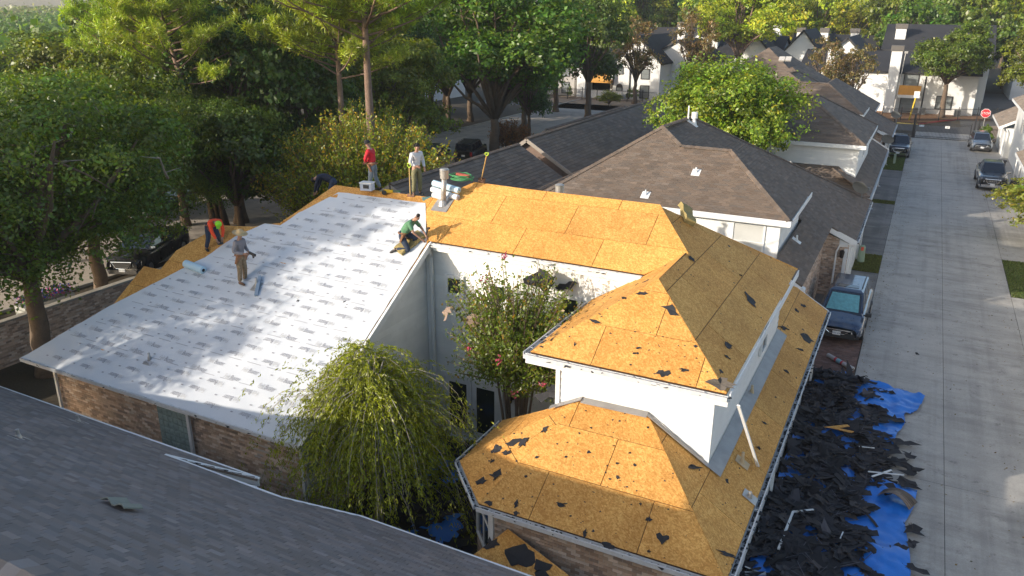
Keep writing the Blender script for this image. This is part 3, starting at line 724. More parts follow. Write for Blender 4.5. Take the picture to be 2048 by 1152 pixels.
def roof_vent(x, y, pl, h, house, kind='pipe', m=None, name='roof_vent', **kw):
    p = pl.hit(x, y); mb = MB(); m = m or GREYM
    e = empty(name, p, 0, **kw) if house is None else None
    o = Vector((0, 0, 0)) if e else p; par = e or house
    mb.prism([o+pl.u*a+pl.v*b+pl.n*0.02 for a, b in ((-.18, -.2), (.18, -.2), (.18, .22), (-.18, .22))], pl.n*0.008)
    base = mb.build('vent_flashing', m, par)
    mb = MB()
    if kind == 'pipe': mb.lathe(o, (0, 0, 1), [(0, .07), (.10, .05), (.11, .038), (h, .038), (h+.005, .03)], 10)
    else: mb.lathe(o, (0, 0, 1), [(-.1, .16), (.18, .10), (.2, .085), (h, .085)], 12)
    mb.build('pipe', m, par)
    if kind != 'pipe':
        mb = MB(); mb.lathe(o+Vector((0, 0, h)), (0, 0, 1), [(-.18, .14), (-.16, .15), (.08, .155), (.10, .16), (.14, .10)], 12); mb.build('cap', m, par)
roof_vent(38, 878, PN, 0.22, near); roof_vent(157, 845, PN, 0.22, near)

mb = MB(); mb.prism([(-6.4, -3, 0), (-1.3, -3, 0), (-1.3, -3, 5.6), (-3.85, -3, 7.7), (-6.4, -3, 5.6)], (0, 7.2, 0)); mb.build('shade_block', WHITE, near)  # gabled block added below the frame to keep sun off the alley
# ------------------------------------------------------------------ houses along the alley
def alley_house(name, dx, dy, label, cap=0, sw=0.305, sh=0.145, wide=1.0, detail=True, zscale=1.0):
    h = empty(name, (0, 0, 0), 0, label, 'house'); T = lambda pts: [(x*wide+dx, y+dy, z*zscale) for x, y, z in pts]
    ZS = lambda y: 5.6+0.6*(y-31.1); ZE = lambda x: 2.9+0.6*(-1.83-x)
    hip = 34.4; out = []
    # south slope (lit) with its two ridge steps
    out.append(roof_shingles(h, T([(-14.4, 31.1, 5.6), (-3.87, 31.1, 5.6), (-7.05, 34.4, 7.58), (-9.2, 34.4, 7.6), (-10.45, 35.5, 8.24)]), (1, 0, 0), cap=cap, w=sw, h=sh))
    # upper east slope of the block
    roof_shingles(h, T([(-3.87, 31.1, 5.6), (-3.87, 37.0, 5.6), (-7.05, 37.0, 7.53), (-7.05, 34.4, 7.53)]), (0, 1, 0), w=sw, h=sh)
    # the long east slope down to the alley gutter
    roof_shingles(h, T([(-9.2, 34.42, ZE(-9.2)), (-7.0, 34.42, ZE(-7.0)), (-7.0, 37.0, ZE(-7.0)), (-4.1, 37.0, ZE(-4.1)), (-4.1, 29.6, ZE(-4.1)), (-2.95, 29.6, ZE(-2.95)), (-2.95, 39.2, ZE(-2.95)), (-1.83, 39.65, 2.9), (-1.83, 49.2, 2.9), (-10.5, 40.6, ZE(-10.5)), (-10.5, 35.6, ZE(-10.5))]), (0, 1, 0), w=sw, h=sh)
    # rear slopes
    roof_shingles(h, T([(-10.5, 40.6, 8.06), (-1.83, 49.2, 2.88), (-19.2, 49.2, 2.88)]), (-1, 0, 0), w=1.2, h=0.4)
    roof_shingles(h, T([(-14.8, 31.1, 5.45), (-10.48, 35.5, 8.08), (-10.5, 40.6, 8.06), (-19.2, 49.2, 2.85), (-19.2, 31.1, 2.85)]), (0, -1, 0), w=1.2, h=0.4)
    ridge_caps(h, T([(-14.4, 31.1, 5.62), (-10.45, 35.5, 8.26), (-9.2, 34.4, 7.62), (-7.05, 34.4, 7.6), (-3.87, 31.1, 5.62)]))
    ridge_caps(h, T([(-10.45, 35.5, 8.26), (-10.5, 40.6, 8.12), (-1.83, 49.2, 2.92)]))
    X = lambda x: x*wide+dx; Y = lambda y: y+dy
    siding(h, T([(-13.9, 31.5, 3.0), (-4.25, 31.5, 3.0), (-4.25, 31.5, 5.45), (-13.9, 31.5, 5.45)]), (0, -1, 0), cap=60 if detail else 0)
    siding(h, T([(-4.25, 31.5, 3.0), (-4.25, 36.8, 3.0), (-4.25, 36.8, 5.45), (-4.25, 31.5, 5.45)]), (1, 0, 0), cap=40 if detail else 0)
    mb = MB()
    mb.bar((X(-14.3), Y(31.04), 5.50*zscale), (X(-3.82), Y(31.04), 5.50*zscale), 0.03, 0.22); mb.bar((X(-3.82), Y(31.04), 5.50*zscale), (X(-3.82), Y(37), 5.50*zscale), 0.03, 0.20); mb.build('fascia', TRIM, h)
    mb = MB(); mb.box((X(-14.3), Y(31.06), 5.36), (X(-3.84), Y(31.5), 5.39)); mb.box((X(-4.25), Y(31.5), 5.36), (X(-3.84), Y(37), 5.39)); mb.build('soffit', TRIM, h)
    mb = MB(); mb.box((X(-4.36), Y(31.46), 3.0), (X(-4.24), Y(31.5), 5.4)); mb.build('corner_board', TRIM, h)
    BL = mat('window_blind', (0.55, 0.55, 0.52), 0.3, vary=0.1)
    window(h, (X(-5.45), Y(31.5), 4.5), (1, 0, 0), (0, -1, 0), 1.25, 1.5, (0, 1), 0.07, gm=BL)
    brick_wall(h, (X(-3.25), Y(29.9)), (X(-3.25), Y(39.6)), 0, 3.5, cap=0, course=0.078 if detail else 0.2, length=0.215 if detail else 0.5)
    brick_wall(h, (X(-3.25), Y(39.6)), (X(-2.1), Y(39.6)), 0, 3.2, cap=0, z1b=2.75)
    brick_wall(h, (X(-4.9), Y(29.9)), (X(-3.25), Y(29.9)), 0, 3.5, cap=0)
    mb = MB(); mb.box((X(-2.1)-0.1, Y(39.6), 0), (X(-2.1), Y(48.8), 2.7)); mb.build('garage_wall', TRIM, h)
    for y0 in (40.4, 44.8):
        mb = MB()
        for k in range(4): mb.box((X(-2.1), Y(y0), 0.05+k*0.55), (X(-2.1)+0.05, Y(y0+3.8), 0.58+k*0.55))
        mb.build('garage_door', WHITE, h)
    mb = MB(); mb.bar((X(-3.05), Y(39.22), 3.45), (X(-1.8), Y(39.62), 2.78), 0.04, 0.26); mb.prism([(X(-2.55), Y(39.55), 2.95), (X(-1.8), Y(39.62), 2.62), (X(-2.55), Y(39.55), 2.55)], (0, 0.06, 0)); mb.bar((X(-3.0), Y(29.6), 3.42), (X(-4.2), Y(29.6), 4.1), 0.03, 0.2); mb.build('rake_board', TRIM, h)
    mb = MB(); mb.prism([(X(-2.85), Y(29.62), 3.45), (X(-3.4), Y(29.62), 3.7), (X(-3.4), Y(29.62), 3.15), (X(-2.85), Y(29.62), 3.2)], (0, 0.25, 0)); mb.build('soffit', TRIM, h)
    gutter(h, [(X(-1.83), Y(39.65), 2.86), (X(-1.83), Y(49.2), 2.86)], debris=0.5 if detail else 0)
    for yy in (41.9, 46.6, 49.0): downspout(h, (X(-2.1)+0.05, Y(yy), 2.75), (X(-2.1)+0.05, Y(yy), 0.1), (1, 0, 0))
    mb = MB(); mb.tube([(X(-1.75), Y(39.62), 2.78), (X(-2.5), Y(39.5), 2.7), (X(-2.62), Y(39.5), 2.3), (X(-2.62), Y(39.5), 0.1)], 0.05, 6); mb.build('downspout', TRIM, h)
    mb = MB(); mb.lathe((X(-2.35), Y(39.42), 2.45), (0, 0, -1), [(0, .03), (.06, .12), (.35, .09), (.4, .05)], 6); mb.build('wall_lantern', MATS['bronze'], h)
    mb = MB(); mb.box((X(-2.28), Y(39.5), 0.0), (X(-2.12), Y(39.6), 2.5)); mb.build('corner_board', TRIM, h)
    mb = MB(); mb.box((X(-13.8), Y(31.6), 0), (X(-4.4), Y(36.8), 5.3)); mb.box((X(-9.5), Y(36.8), 0), (X(-3.4), Y(47), 2.8)); mb.build('inner_walls', MORTAR, h)
    return h, out[0][0]
n1, PN1 = alley_house('neighbour_house', 0, 0, 'brown hip roofed house with white walls next behind the bare board roofs', cap=260)
roof_vent(1392, 346, PN1, 0.24, n1, m=TRIM); roof_vent(1291, 391, PN1, 0.24, n1, m=TRIM)
PNE = Plane([(-10.5, 35.6, 8.1), (-1.83, 40, 2.9), (-1.83, 49, 2.9)], u=(0, 1, 0))
roof_vent(1376, 242, PNE, 0.75, n1, m=TRIM); roof_vent(1388, 250, PNE, 0.5, n1, kind='cap', m=TRIM); roof_vent(1593, 482, PNE, 0.25, n1, m=TRIM)
roof_vent(1118, 386, Plane(mp((-12, 19.3), (-8, 19.3), (-8, 21.6))), 0.1, house) if False else None
# second house of the row: lower front hip, block, long lower slope
n2 = empty('second_neighbour_house', (0, 0, 0), 0, 'dark roofed white house half behind the big green crape myrtle beside the alley', 'house')
SW, SH_ = 0.6, 0.22
Z2 = lambda x: 2.9+0.6*(-1.95-x)
roof_shingles(n2, [(-12, 52.0, 5.6), (-2.7, 52.0, 5.6), (-6.6, 55.9, 7.9), (-12, 55.9, 7.9)], (1, 0, 0), cap=0, w=SW, h=SH_)
roof_shingles(n2, [(-2.7, 52.0, 5.6), (-2.7, 62.4, 5.6), (-6.6, 58.4, 7.9), (-6.6, 55.9, 7.9)], (0, 1, 0), w=SW, h=SH_)
roof_shingles(n2, [(-6.6, 58.4, 7.9), (-2.7, 62.4, 5.6), (-14, 62.4, 5.6), (-14, 58.4, 7.9)], (-1, 0, 0), w=SW, h=SH_)
roof_shingles(n2, [(-1.95, 50.3, 2.9), (-1.95, 69.0, 2.9), (-7.5, 69.0, Z2(-7.5)), (-7.5, 62.5, Z2(-7.5)), (-3.1, 62.5, Z2(-3.1)), (-3.1, 52.4, Z2(-3.1)), (-4.3, 50.9, Z2(-4.3))], (0, 1, 0), w=SW, h=SH_)
roof_shingles(n2, [(-12.5, 50.2, 2.9), (-1.95, 50.2, 2.9), (-4.6, 52.9, 4.5), (-9, 52.9, 4.5)] , (1, 0, 0), w=SW, h=SH_)
ridge_caps(n2, [(-12, 55.9, 7.92), (-6.6, 55.9, 7.92), (-2.7, 52.0, 5.62)]); ridge_caps(n2, [(-6.6, 55.9, 7.92), (-6.6, 58.4, 7.92), (-2.7, 62.4, 5.62)])
siding(n2, [(-11.8, 52.35, 2.9), (-3.05, 52.35, 2.9), (-3.05, 52.35, 5.45), (-11.8, 52.35, 5.45)], (0, -1, 0), cap=0)
siding(n2, [(-3.05, 52.35, 3.4), (-3.05, 62.2, 3.4), (-3.05, 62.2, 5.45), (-3.05, 52.35, 5.45)], (1, 0, 0), cap=0)
mb = MB(); mb.bar((-12, 51.95, 5.48), (-2.66, 51.95, 5.48), 0.03, 0.24); mb.bar((-2.66, 51.95, 5.48), (-2.66, 62.4, 5.48), 0.03, 0.2); mb.prism([(-3.1, 62.5, 3.6), (-3.1, 69, 3.6), (-7.4, 69, 6.1), (-7.4, 62.5, 6.1)], (0, 0, -.1)); mb.build('fascia', TRIM, n2)
window(n2, (-3.05, 56.5, 4.75), (0, 1, 0), (1, 0, 0), 0.6, 0.9, (0, 0), 0.08, gm=DARKG)
mb = MB(); mb.box((-11.5, 50.8, 0), (-2.4, 68.8, 2.8)); mb.build('inner_walls', MORTAR, n2)
mb = MB(); mb.box((-2.4, 50.6, 0), (-2.3, 68.8, 2.75)); mb.build('garage_wall', TRIM, n2)
for y0 in (54, 63): 
    mb = MB(); [mb.box((-2.3, y0, 0.05+k*0.55), (-2.25, y0+4.6, 0.58+k*0.55)) for k in range(4)]; mb.build('garage_door', WHITE, n2)
gutter(n2, [(-1.95, 50.3, 2.86), (-1.95, 69, 2.86)], debris=0)
for yy in (51, 60, 68.6): downspout(n2, (-2.28, yy, 2.75), (-2.28, yy, 0.1), (1, 0, 0))
mb = MB(); mb.bar((-1.9, 69.02, 2.85), (-7.5, 69.02, Z2(-7.5)-0.06), 0.04, 0.25); mb.build('rake_board', TRIM, n2)
# third and fourth houses of the row
n3, _ = alley_house('third_neighbour_house', -0.2, 37.0, 'far dark roofed house with a white gable return beside the parked blue pickup', detail=False, sw=0.6, sh=0.22)
n4 = empty('fourth_neighbour_house', (0, 0, 0), 0, 'farthest long brown roof of the row with two pale skylights, above the crape myrtle', 'house')
pk = [dep(1585, 106, 98), dep(1640, 118, 96), dep(1680, 130, 94)]
mb = None
def hipblock(parent, x0, x1, y0, y1, ze, zr, ov=0.3, w=1.0, h=0.3):
    ym = (zr-ze)/0.62; xm = ym
    a, b, c, d = (x0, y0, ze), (x1, y0, ze), (x1, y1, ze), (x0, y1, ze); r1, r2 = ((x0+x1)/2, y0+(x1-x0)/2*1.0, zr), ((x0+x1)/2, y1-(x1-x0)/2, zr)
    roof_shingles(parent, [a, b, r1], (1, 0, 0), w=w, h=h); roof_shingles(parent, [b, c, r2, r1], (0, 1, 0), w=w, h=h); roof_shingles(parent, [c, d, r2], (-1, 0, 0), w=w, h=h); roof_shingles(parent, [d, a, r1, r2], (0, -1, 0), w=w, h=h)
    mb = MB(); mb.box((x0+ov, y0+ov, 0), (x1-ov, y1-ov, ze-0.1)); mb.build('wall', WHITE, parent)
    mb = MB(); mb.bar((x0, y0-.02, ze-.1), (x1, y0-.02, ze-.1), .04, .24); mb.bar((x1+.02, y0, ze-.1), (x1+.02, y1, ze-.1), .04, .24); mb.build('fascia', TRIM, parent)
hipblock(n4, -21.5, -9.0, 82.0, 99.0, 5.2, 9.6)
hipblock(n4, -17.5, -6.8, 79.0, 96.5, 4.6, 8.0)
hipblock(n4, -13, -4.2, 76.5, 96, 3.8, 6.6)
PN4 = Plane([(-21.5, 82, 5.2), (-9, 82, 5.2), (-15.25, 88.2, 9.6)], u=(1, 0, 0))
for px in (1564, 1577):
    p = PN4.hit(px, 119); mb = MB(); mb.prism([p+PN4.u*a+PN4.v*b for a, b in ((-.28, -.3), (.28, -.3), (.28, .3), (-.28, .3))], PN4.n*0.15); mb.build('skylight', mat('skylight_dome', (0.55, 0.52, 0.48), 0.3), n4)

# ------------------------------------------------------------------ west houses in the shade behind the ridge
w1 = empty('west_shaded_house', (0, 0, 0), 0, 'low dark shingle roof in shade behind the rolls and the standing shovel', 'house')
def gable_y(parent, xr, y0, y1, zr, ze, run, w=0.5, h=0.22, runw=None):
    runw = runw or run
    roof_shingles(parent, [(xr, y0, zr), (xr, y1, zr), (xr+run, y1, ze), (xr+run, y0, ze)], (0, 1, 0), w=w, h=h)
    roof_shingles(parent, [(xr-.02, y1, zr), (xr-.02, y0, zr), (xr-runw, y0, ze), (xr-runw, y1, ze)], (0, 1, 0), w=1.2, h=0.4)
    ridge_caps(parent, [(xr, y0, zr+.02), (xr, y1, zr+.02)])
    mb = MB(); mb.prism([(xr-runw+.4, y0+.3, 0), (xr+run-.4, y0+.3, 0), (xr+run-.4, y0+.3, ze-.1), (xr, y0+.3, zr-.2), (xr-runw+.4, y0+.3, ze-.1)], (0, y1-y0-.6, 0)); mb.build('wall', mat('dark_brick_wall', (.20, .14, .11), .9, vary=.2, vscale=5, fine=.2), parent)
    mb = MB(); mb.bar((xr, y0-.02, zr-.1), (xr+run, y0-.02, ze-.1), .04, .2); mb.bar((xr, y0-.02, zr-.1), (xr-runw, y0-.02, ze-.1), .04, .2); mb.build('rake_board', mat('brown_trim', (.3, .26, .22), .6), parent)
gable_y(w1, -19.4, 26.6, 38.6, 6.3, 2.9, 5.8)
gable_y(w1, -15.6, 29.5, 42, 5.2, 2.9, 3.8)
w2 = empty('west_dark_house', (0, 0, 0), 0, 'long dark shingle roof rising toward the white apartments, left of the crape myrtle', 'house')
gable_y(w2, -19.6, 40.0, 77.0, 6.4, 2.9, 5.8, runw=5)
gable_y(w2, -23.0, 50.0, 66.0, 5.4, 2.9, 4.0)
# ------------------------------------------------------------------ east row (right edge)
ZB = 5.6
e1 = empty('east_house', (0, 0, 0), 0, 'white two storey house with tan shingle roof at the right edge of the alley', 'house')
TAN = mat('tan_shingle', (0.30, 0.235, 0.175), 0.9, vary=0.12, vscale=1, fine=0.2, fscale=80, tint=True)
TANW = mat('tan_brick_wall', (0.42, 0.35, 0.28), .9, vary=.2, vscale=4, fine=.2)
mb = MB(); mb.box((8.0, 72.5, 0), (20, 88.5, 5.5)); mb.build('wall', WHITE, e1)
mb = MB(); mb.box((7.6, 60.0, 0), (20, 72.5, 2.9)); mb.build('wall', TANW, e1)
mb = MB(); mb.box((7.5, 88.5, 0), (16, 99, 2.8)); mb.build('wall', WHITE, e1)
roof_shingles(e1, [(7.4, 72.2, 5.6), (7.4, 88.8, 5.6), (12, 84, 8.2), (12, 77, 8.2)][::-1], (0, 1, 0), w=.6, h=.25, m=TAN)
roof_shingles(e1, [(7.4, 72.2, 5.6), (20, 72.2, 5.6), (16, 77, 8.2), (12, 77, 8.2)], (1, 0, 0), w=.6, h=.25, m=TAN)
roof_shingles(e1, [(6.8, 88.7, 2.9), (6.8, 99.3, 2.9), (11.5, 99.3, 5.4), (11.5, 88.7, 5.4)][::-1], (0, 1, 0), w=.6, h=.25, m=TAN)
roof_shingles(e1, [(7.0, 59.6, 2.95), (7.0, 72.3, 2.95), (8.6, 72.3, 3.8), (8.6, 59.6, 3.8)][::-1], (0, 1, 0), w=.6, h=.25, m=TAN)
roof_shingles(e1, [(7.0, 59.6, 2.95), (20, 59.6, 2.95), (20, 66, 6.4), (13.4, 66, 6.4)], (1, 0, 0), w=.6, h=.25, m=TAN)
mb = MB()
for a, b in (((7.38, 72.15, 5.48), (7.38, 88.8, 5.48)), ((7.38, 72.15, 5.48), (20, 72.15, 5.48)), ((6.78, 88.7, 2.8), (6.78, 99.3, 2.8)), ((6.98, 59.6, 2.85), (6.98, 72.3, 2.85)), ((6.78, 88.68, 2.8), (11.5, 88.68, 5.3))): mb.bar(a, b, .04, .22)
mb.build('fascia', TRIM, e1)
for yy in (75.5, 78.6, 81.7): window(e1, (8.0, yy, 4.2), (0, 1, 0), (-1, 0, 0), .7, 1.9, (0, 1), .08)
for yy in (90.5, 94.5): 
    mb = MB(); mb.box((7.44, yy, .05), (7.5, yy+3.2, 2.3)); mb.build('garage_door', TRIM, e1)
for yy in (62, 68):
    mb = MB(); mb.box((7.53, yy, .05), (7.6, yy+3.6, 2.3)); mb.build('garage_door', TRIM, e1)
for yy in (73.0, 76.0, 88.3): downspout(e1, (7.6, yy, 2.8), (7.6, yy, .1), (-1, 0, 0))
mb = MB(); mb.box((9.0, 60.2, 3.0), (20, 72.4, 4.8)); mb.build('inner_walls', TANW, e1)
# solar panel / grey roof patch on the tall part
e2 = empty('east_near_house', (0, 0, 0), 0, 'tan roofed white house at the far right behind the yellow green bush', 'house')
mb = MB(); mb.box((8.4, 20, 0), (20, 57.5, 5.6)); mb.build('wall', WHITE, e2)
roof_shingles(e2, [(7.9, 19.5, 5.6), (7.9, 57.9, 5.6), (13, 52, 8.4), (13, 24, 8.4)][::-1], (0, 1, 0), w=1, h=.4, m=TAN)
roof_shingles(e2, [(13, 52, 8.4), (7.9, 57.9, 5.6), (20, 57.9, 5.6), (20, 52, 8.4)], (1, 0, 0), w=1, h=.4, m=TAN)

# ------------------------------------------------------------------ white apartments beyond the gate
BLK = mat('black_trim', (0.02, 0.02, 0.022), 0.5); BROOF = mat('black_shingle', (0.03, 0.03, 0.034), 0.9, vary=.3, vscale=.6, fine=.2, fscale=20)
ORG = mat('amber_wood', (0.62, 0.30, 0.05), 0.6, vary=.12, vscale=2); APW = mat('apartment_white', (0.74, 0.74, 0.72), .7, vary=.07, vscale=.7)
def gable_block(parent, x0, y0, x1, y1, ze, zr, axis='y', over=0.35, wallm=None):
    """Rectangular block whose ridge runs along axis."""
    mb = MB(); wallm = wallm or APW
    if axis == 'y':
        xm = (x0+x1)/2; mb.prism([(x0, y0, 0), (x1, y0, 0), (x1, y0, ze), (xm, y0, zr), (x0, y0, ze)], (0, y1-y0, 0)); w_ = mb.build('wall', wallm, parent)
        sl = (zr-ze)/(xm-x0)
        for sx, xe in ((-1, x0-over), (1, x1+over)):
            z_ = ze-over*sl; mb = MB(); mb.prism([(xm, y0-over, zr+.05), (xm, y1+over, zr+.05), (xe, y1+over, z_+.05), (xe, y0-over, z_+.05)], (0, 0, .18)); r_ = mb.build('roof', BROOF, parent)
            mb = MB(); mb.bar((xm, y0-over-.03, zr+.12), (xe, y0-over-.03, z_+.12), .05, .28); mb.build('rake_board', BLK, parent)
    else:
        ym = (y0+y1)/2; mb.prism([(x0, y0, 0), (x0, y1, 0), (x0, y1, ze), (x0, ym, zr), (x0, y0, ze)], (x1-x0, 0, 0)); mb.build('wall', wallm, parent); sl = (zr-ze)/(ym-y0)
        for ye in (y0-over, y1+over):
            z_ = ze-over*sl; mb = MB(); mb.prism([(x0-over, ym, zr+.05), (x1+over, ym, zr+.05), (x1+over, ye, z_+.05), (x0-over, ye, z_+.05)], (0, 0, .18)); mb.build('roof', BROOF, parent)
        mb = MB(); mb.bar((x0-over, y0-over-.03, ze-over*sl+.1), (x1+over, y0-over-.03, ze-over*sl+.1), .05, .2); mb.build('fascia', BLK, parent)
def chimney(parent, x, y, z0, z1, w_=1.3):
    mb = MB(); mb.box((x-w_/2, y-w_/2, z0), (x+w_/2, y+w_/2, z1)); c = mb.build('chimney', APW, parent)
    mb = MB(); mb.box((x-w_/2-.15, y-w_/2-.15, z1), (x+w_/2+.15, y+w_/2+.15, z1+.75)); mb.build('chimney_cap', mat('chimney_cap_grey', (.12, .11, .10), .8), c)
def awin(parent, x, y, z, w_, h_, arch=False, n=(0, -1, 0), u=(1, 0, 0)):
    f = window(parent, (x, y, z), u, n, w_, h_, (0, 1), .12, m=BLK, gm=mat('apt_glass', (.22, .24, .24), .15))
    if arch:
        mb = MB(); uu = Vector(u); c = Vector((x, y, z+h_/2)); mb.prism([c+uu*(w_/2+.06)*math.cos(t)+Vector((0, 0, (w_/2+.06)*math.sin(t))) for t in [math.pi*k/8 for k in range(9)]], Vector(n)*.06); mb.build('window_arch', BLK, parent)
    return f
apA = empty('balcony_apartments', (0, 0, 0), 0, 'white apartment block with amber balcony and arched black windows behind the iron fence', 'apartments')
gable_block(apA, -50.5, 122.5, -40.0, 134, 5.6, 8.6, 'x'); gable_block(apA, -44.0, 120.5, -36.5, 136, 5.6, 9.3, 'y'); gable_block(apA, -41, 126, -30.5, 140, 5.4, 8.6, 'y')
mb = MB(); mb.box((-49.6, 119.2, 0), (-48.2, 122.5, 5.0)); mb.build('pier', APW, apA)
mb = MB(); mb.prism([(-50, 118.9, 5.0), (-44.2, 118.9, 5.0), (-44.2, 122.7, 6.6), (-50, 122.7, 6.6)], (0, 0, .2)); mb.build('porch_roof', BROOF, apA)
mb = MB(); mb.box((-48.2, 119.4, 2.6), (-44.0, 119.55, 3.9)); mb.build('balcony_rail', ORG, apA)
mb = MB(); mb.box((-48.2, 119.5, 2.35), (-44.0, 122.5, 2.6)); mb.build('balcony_floor', ORG, apA)
mb = MB(); mb.box((-48.2, 122.44, 2.8), (-45.2, 122.5, 4.9)); mb.box((-48.2, 122.44, .2), (-45.2, 122.5, 2.2)); mb.build('recess', DARKIN, apA)
mb = MB(); mb.box((-48.3, 119.4, 0), (-42.0, 119.55, 1.25)); mb.build('patio_wall', APW, apA)
awin(apA, -42.9, 120.47, 4.2, .95, .9, True); awin(apA, -42.9, 120.47, 1.3, .95, .9, True); awin(apA, -38.8, 120.47, 3.9, 1.3, 1.5); awin(apA, -38.8, 120.47, 1.2, 1.4, 1.9)
mb = MB(); mb.box((-41.35, 120.36, 0), (-41.15, 120.5, 5.6)); mb.box((-44.05, 120.36, 2), (-43.9, 120.5, 5.6)); mb.build('black_post', BLK, apA)
awin(apA, -34.5, 125.97, 3.9, .9, 2.2); awin(apA, -34.5, 125.97, 1.2, .9, 1.6)
chimney(apA, -37.5, 135, 6, 10.6); chimney(apA, -33, 139, 6, 11.0)
apS = empty('side_apartments', (0, 0, 0), 0, 'grey white apartment wing left of the amber balcony, under the dark oak', 'apartments')
gable_block(apS, -60, 121.0, -50.8, 134, 5.4, 8.2, 'x', wallm=mat('apartment_grey', (.42, .40, .37), .8)); awin(apS, -52.3, 120.97, 3.9, 1.3, 1.8); awin(apS, -52.3, 120.97, 1.2, 1.3, 1.7)
apB = empty('middle_apartments', (0, 0, 0), 0, 'white apartment block with an amber strip behind the yellow green tree', 'apartments')
gable_block(apB, -33, 136, -22, 150, 5.8, 9.0, 'x'); gable_block(apB, -28.5, 133, -21.8, 148, 6.0, 9.6, 'y'); gable_block(apB, -21.8, 136, -15, 150, 6.2, 10.2, 'y')
mb = MB(); mb.box((-32.5, 135.8, 2.6), (-29, 135.95, 3.7)); mb.build('balcony_rail', ORG, apB)
awin(apB, -25, 132.97, 4, 1.3, 1.6); awin(apB, -31, 135.97, 1.3, 1.4, 1.7); awin(apB, -26.6, 132.97, 1.3, 1.4, 1.7)
chimney(apB, -24.6, 149, 7, 11.4)
apD = empty('back_apartments', (0, 0, 0), 0, 'row of black roofs and white chimneys farther behind, right of the yellow green tree', 'apartments')
gable_block(apD, -24, 160, -6, 174, 6.0, 8.8, 'x'); gable_block(apD, -20.5, 157, -14.5, 172, 6.0, 9.0, 'y'); gable_block(apD, -60, 165, -30, 180, 6, 9.5, 'x'); gable_block(apD, -45, 163, -38, 180, 6, 9.8, 'y')
for x in (-21.6, -17.6, -12.6): chimney(apD, x, 156, 5, 9.6)
apC = empty('gate_apartments', (0, 0, 0), 0, 'white apartment block with brown balcony and black gabled roof beyond the alley gate', 'apartments')
gable_block(apC, -16.5, 123.0, 6.0, 138, 5.3, 7.6, 'x'); gable_block(apC, -14.5, 129, -8.0, 146, 6.3, 9.4, 'y'); gable_block(apC, -1.0, 126.0, 7.0, 146, 6.2, 9.4, 'y'); gable_block(apC, -7, 142, 8, 160, 7.5, 11.0, 'x')
mb = MB(); mb.box((-12, 131, 7.2), (2, 138, 7.45)); mb.build('flat_roof', mat('flat_roof_grey', (.55, .56, .56), .6), apC)
mb = MB(); mb.box((-4.9, 121.6, 0), (-3.6, 123.0, 8.2)); mb.build('chimney', APW, apC)
mb = MB(); mb.box((-5.05, 121.45, 8.2), (-3.45, 123.1, 8.9)); mb.build('chimney_cap', MATS['chimney_cap_grey'], apC)
chimney(apC, -12.5, 123.5, 0, 8.3); chimney(apC, -5.0, 146, 8, 10.6, 1.5)
mb = MB(); mb.box((-3.4, 121.9, 2.5), (-.6, 122.05, 3.75)); mb.build('balcony_rail', ORG, apC)
mb = MB(); mb.box((-3.5, 121.9, 2.1), (-.5, 123.0, 2.5)); mb.build('balcony_floor', APW, apC)
awin(apC, -2.0, 122.97, 4.4, 1.8, 1.7); awin(apC, -2.0, 122.97, 1.2, 1.8, 2.0); awin(apC, 2.4, 122.97, 1.6, 1.9, 1.7)
mb = MB(); mb.box((-.3, 121.9, 0), (-.1, 122.1, 5)); mb.build('black_post', BLK, apC)
apE = empty('east_apartments', (0, 0, 0), 0, 'white apartment walls glimpsed between oak branches at the upper right', 'apartments')
gable_block(apE, 12, 150, 34, 165, 6.5, 9.5, 'x'); gable_block(apE, 16, 130, 40, 142, 5.8, 8.5, 'x'); awin(apE, 22, 129.97, 4, 1.5, 1.6)
apW = empty('west_apartments', (0, 0, 0), 0, 'pale buildings barely seen through the trees beyond the west street', 'apartments')
gable_block(apW, -84, 95, -66, 112, 5.0, 7.5, 'x'); gable_block(apW, -70, 30, -58, 48, 5.0, 7.5, 'y')
# street, mulch bed and kerbs beyond the gate
mb = MB(); mb.box((-60, 104.2, 0.0), (40, 110.4, 0.03)); mb.build('cross_street', ASPH, kind='structure')
MULCH = mat('pine_straw', (0.26, 0.13, 0.055), .95, vary=.3, vscale=1.2, fine=.4, fscale=9, bmp=.02, bscale=6)
mb = MB(); mb.prism([(-8, 110.6, 0), (0.5, 110.6, 0), (4.2, 118.5, 0), (8, 118.5, 0), (8, 124, 0), (-8, 124, 0)], (0, 0, .06)); mb.build('mulch_bed', MULCH, kind='structure')
mb = MB(); mb.box((-52, 110.6, 0), (-34, 119, .05)); mb.build('fence_bed', mat('dry_soil', (.30, .22, .15), .95, vary=.2, vscale=1), kind='structure')
mb = MB(); mb.bar((-.2, 110.5, .08), (4.4, 118.6, .08), .2, .17); mb.build('red_kerb', mat('red_kerb_paint', (.55, .06, .05), .6), kind='structure')
mb = MB(); mb.bar((-10, 110.5, .08), (-.2, 110.5, .08), .2, .17); mb.build('yellow_kerb', mat('yellow_kerb_paint', (.75, .55, .15), .6), kind='structure')
mb = MB(); mb.prism([(5.5, 100, 0), (13, 100, 0), (12, 118, 0), (6.5, 112, 0)], (0, 0, .045)); mb.build('stop_island', mat('bare_soil', (.34, .25, .18), .95, vary=.2), kind='structure')
mb = MB(); mb.box((4.5, 110.4, 0), (30, 160, .028)); mb.build('parking_lot', ASPH, kind='structure')
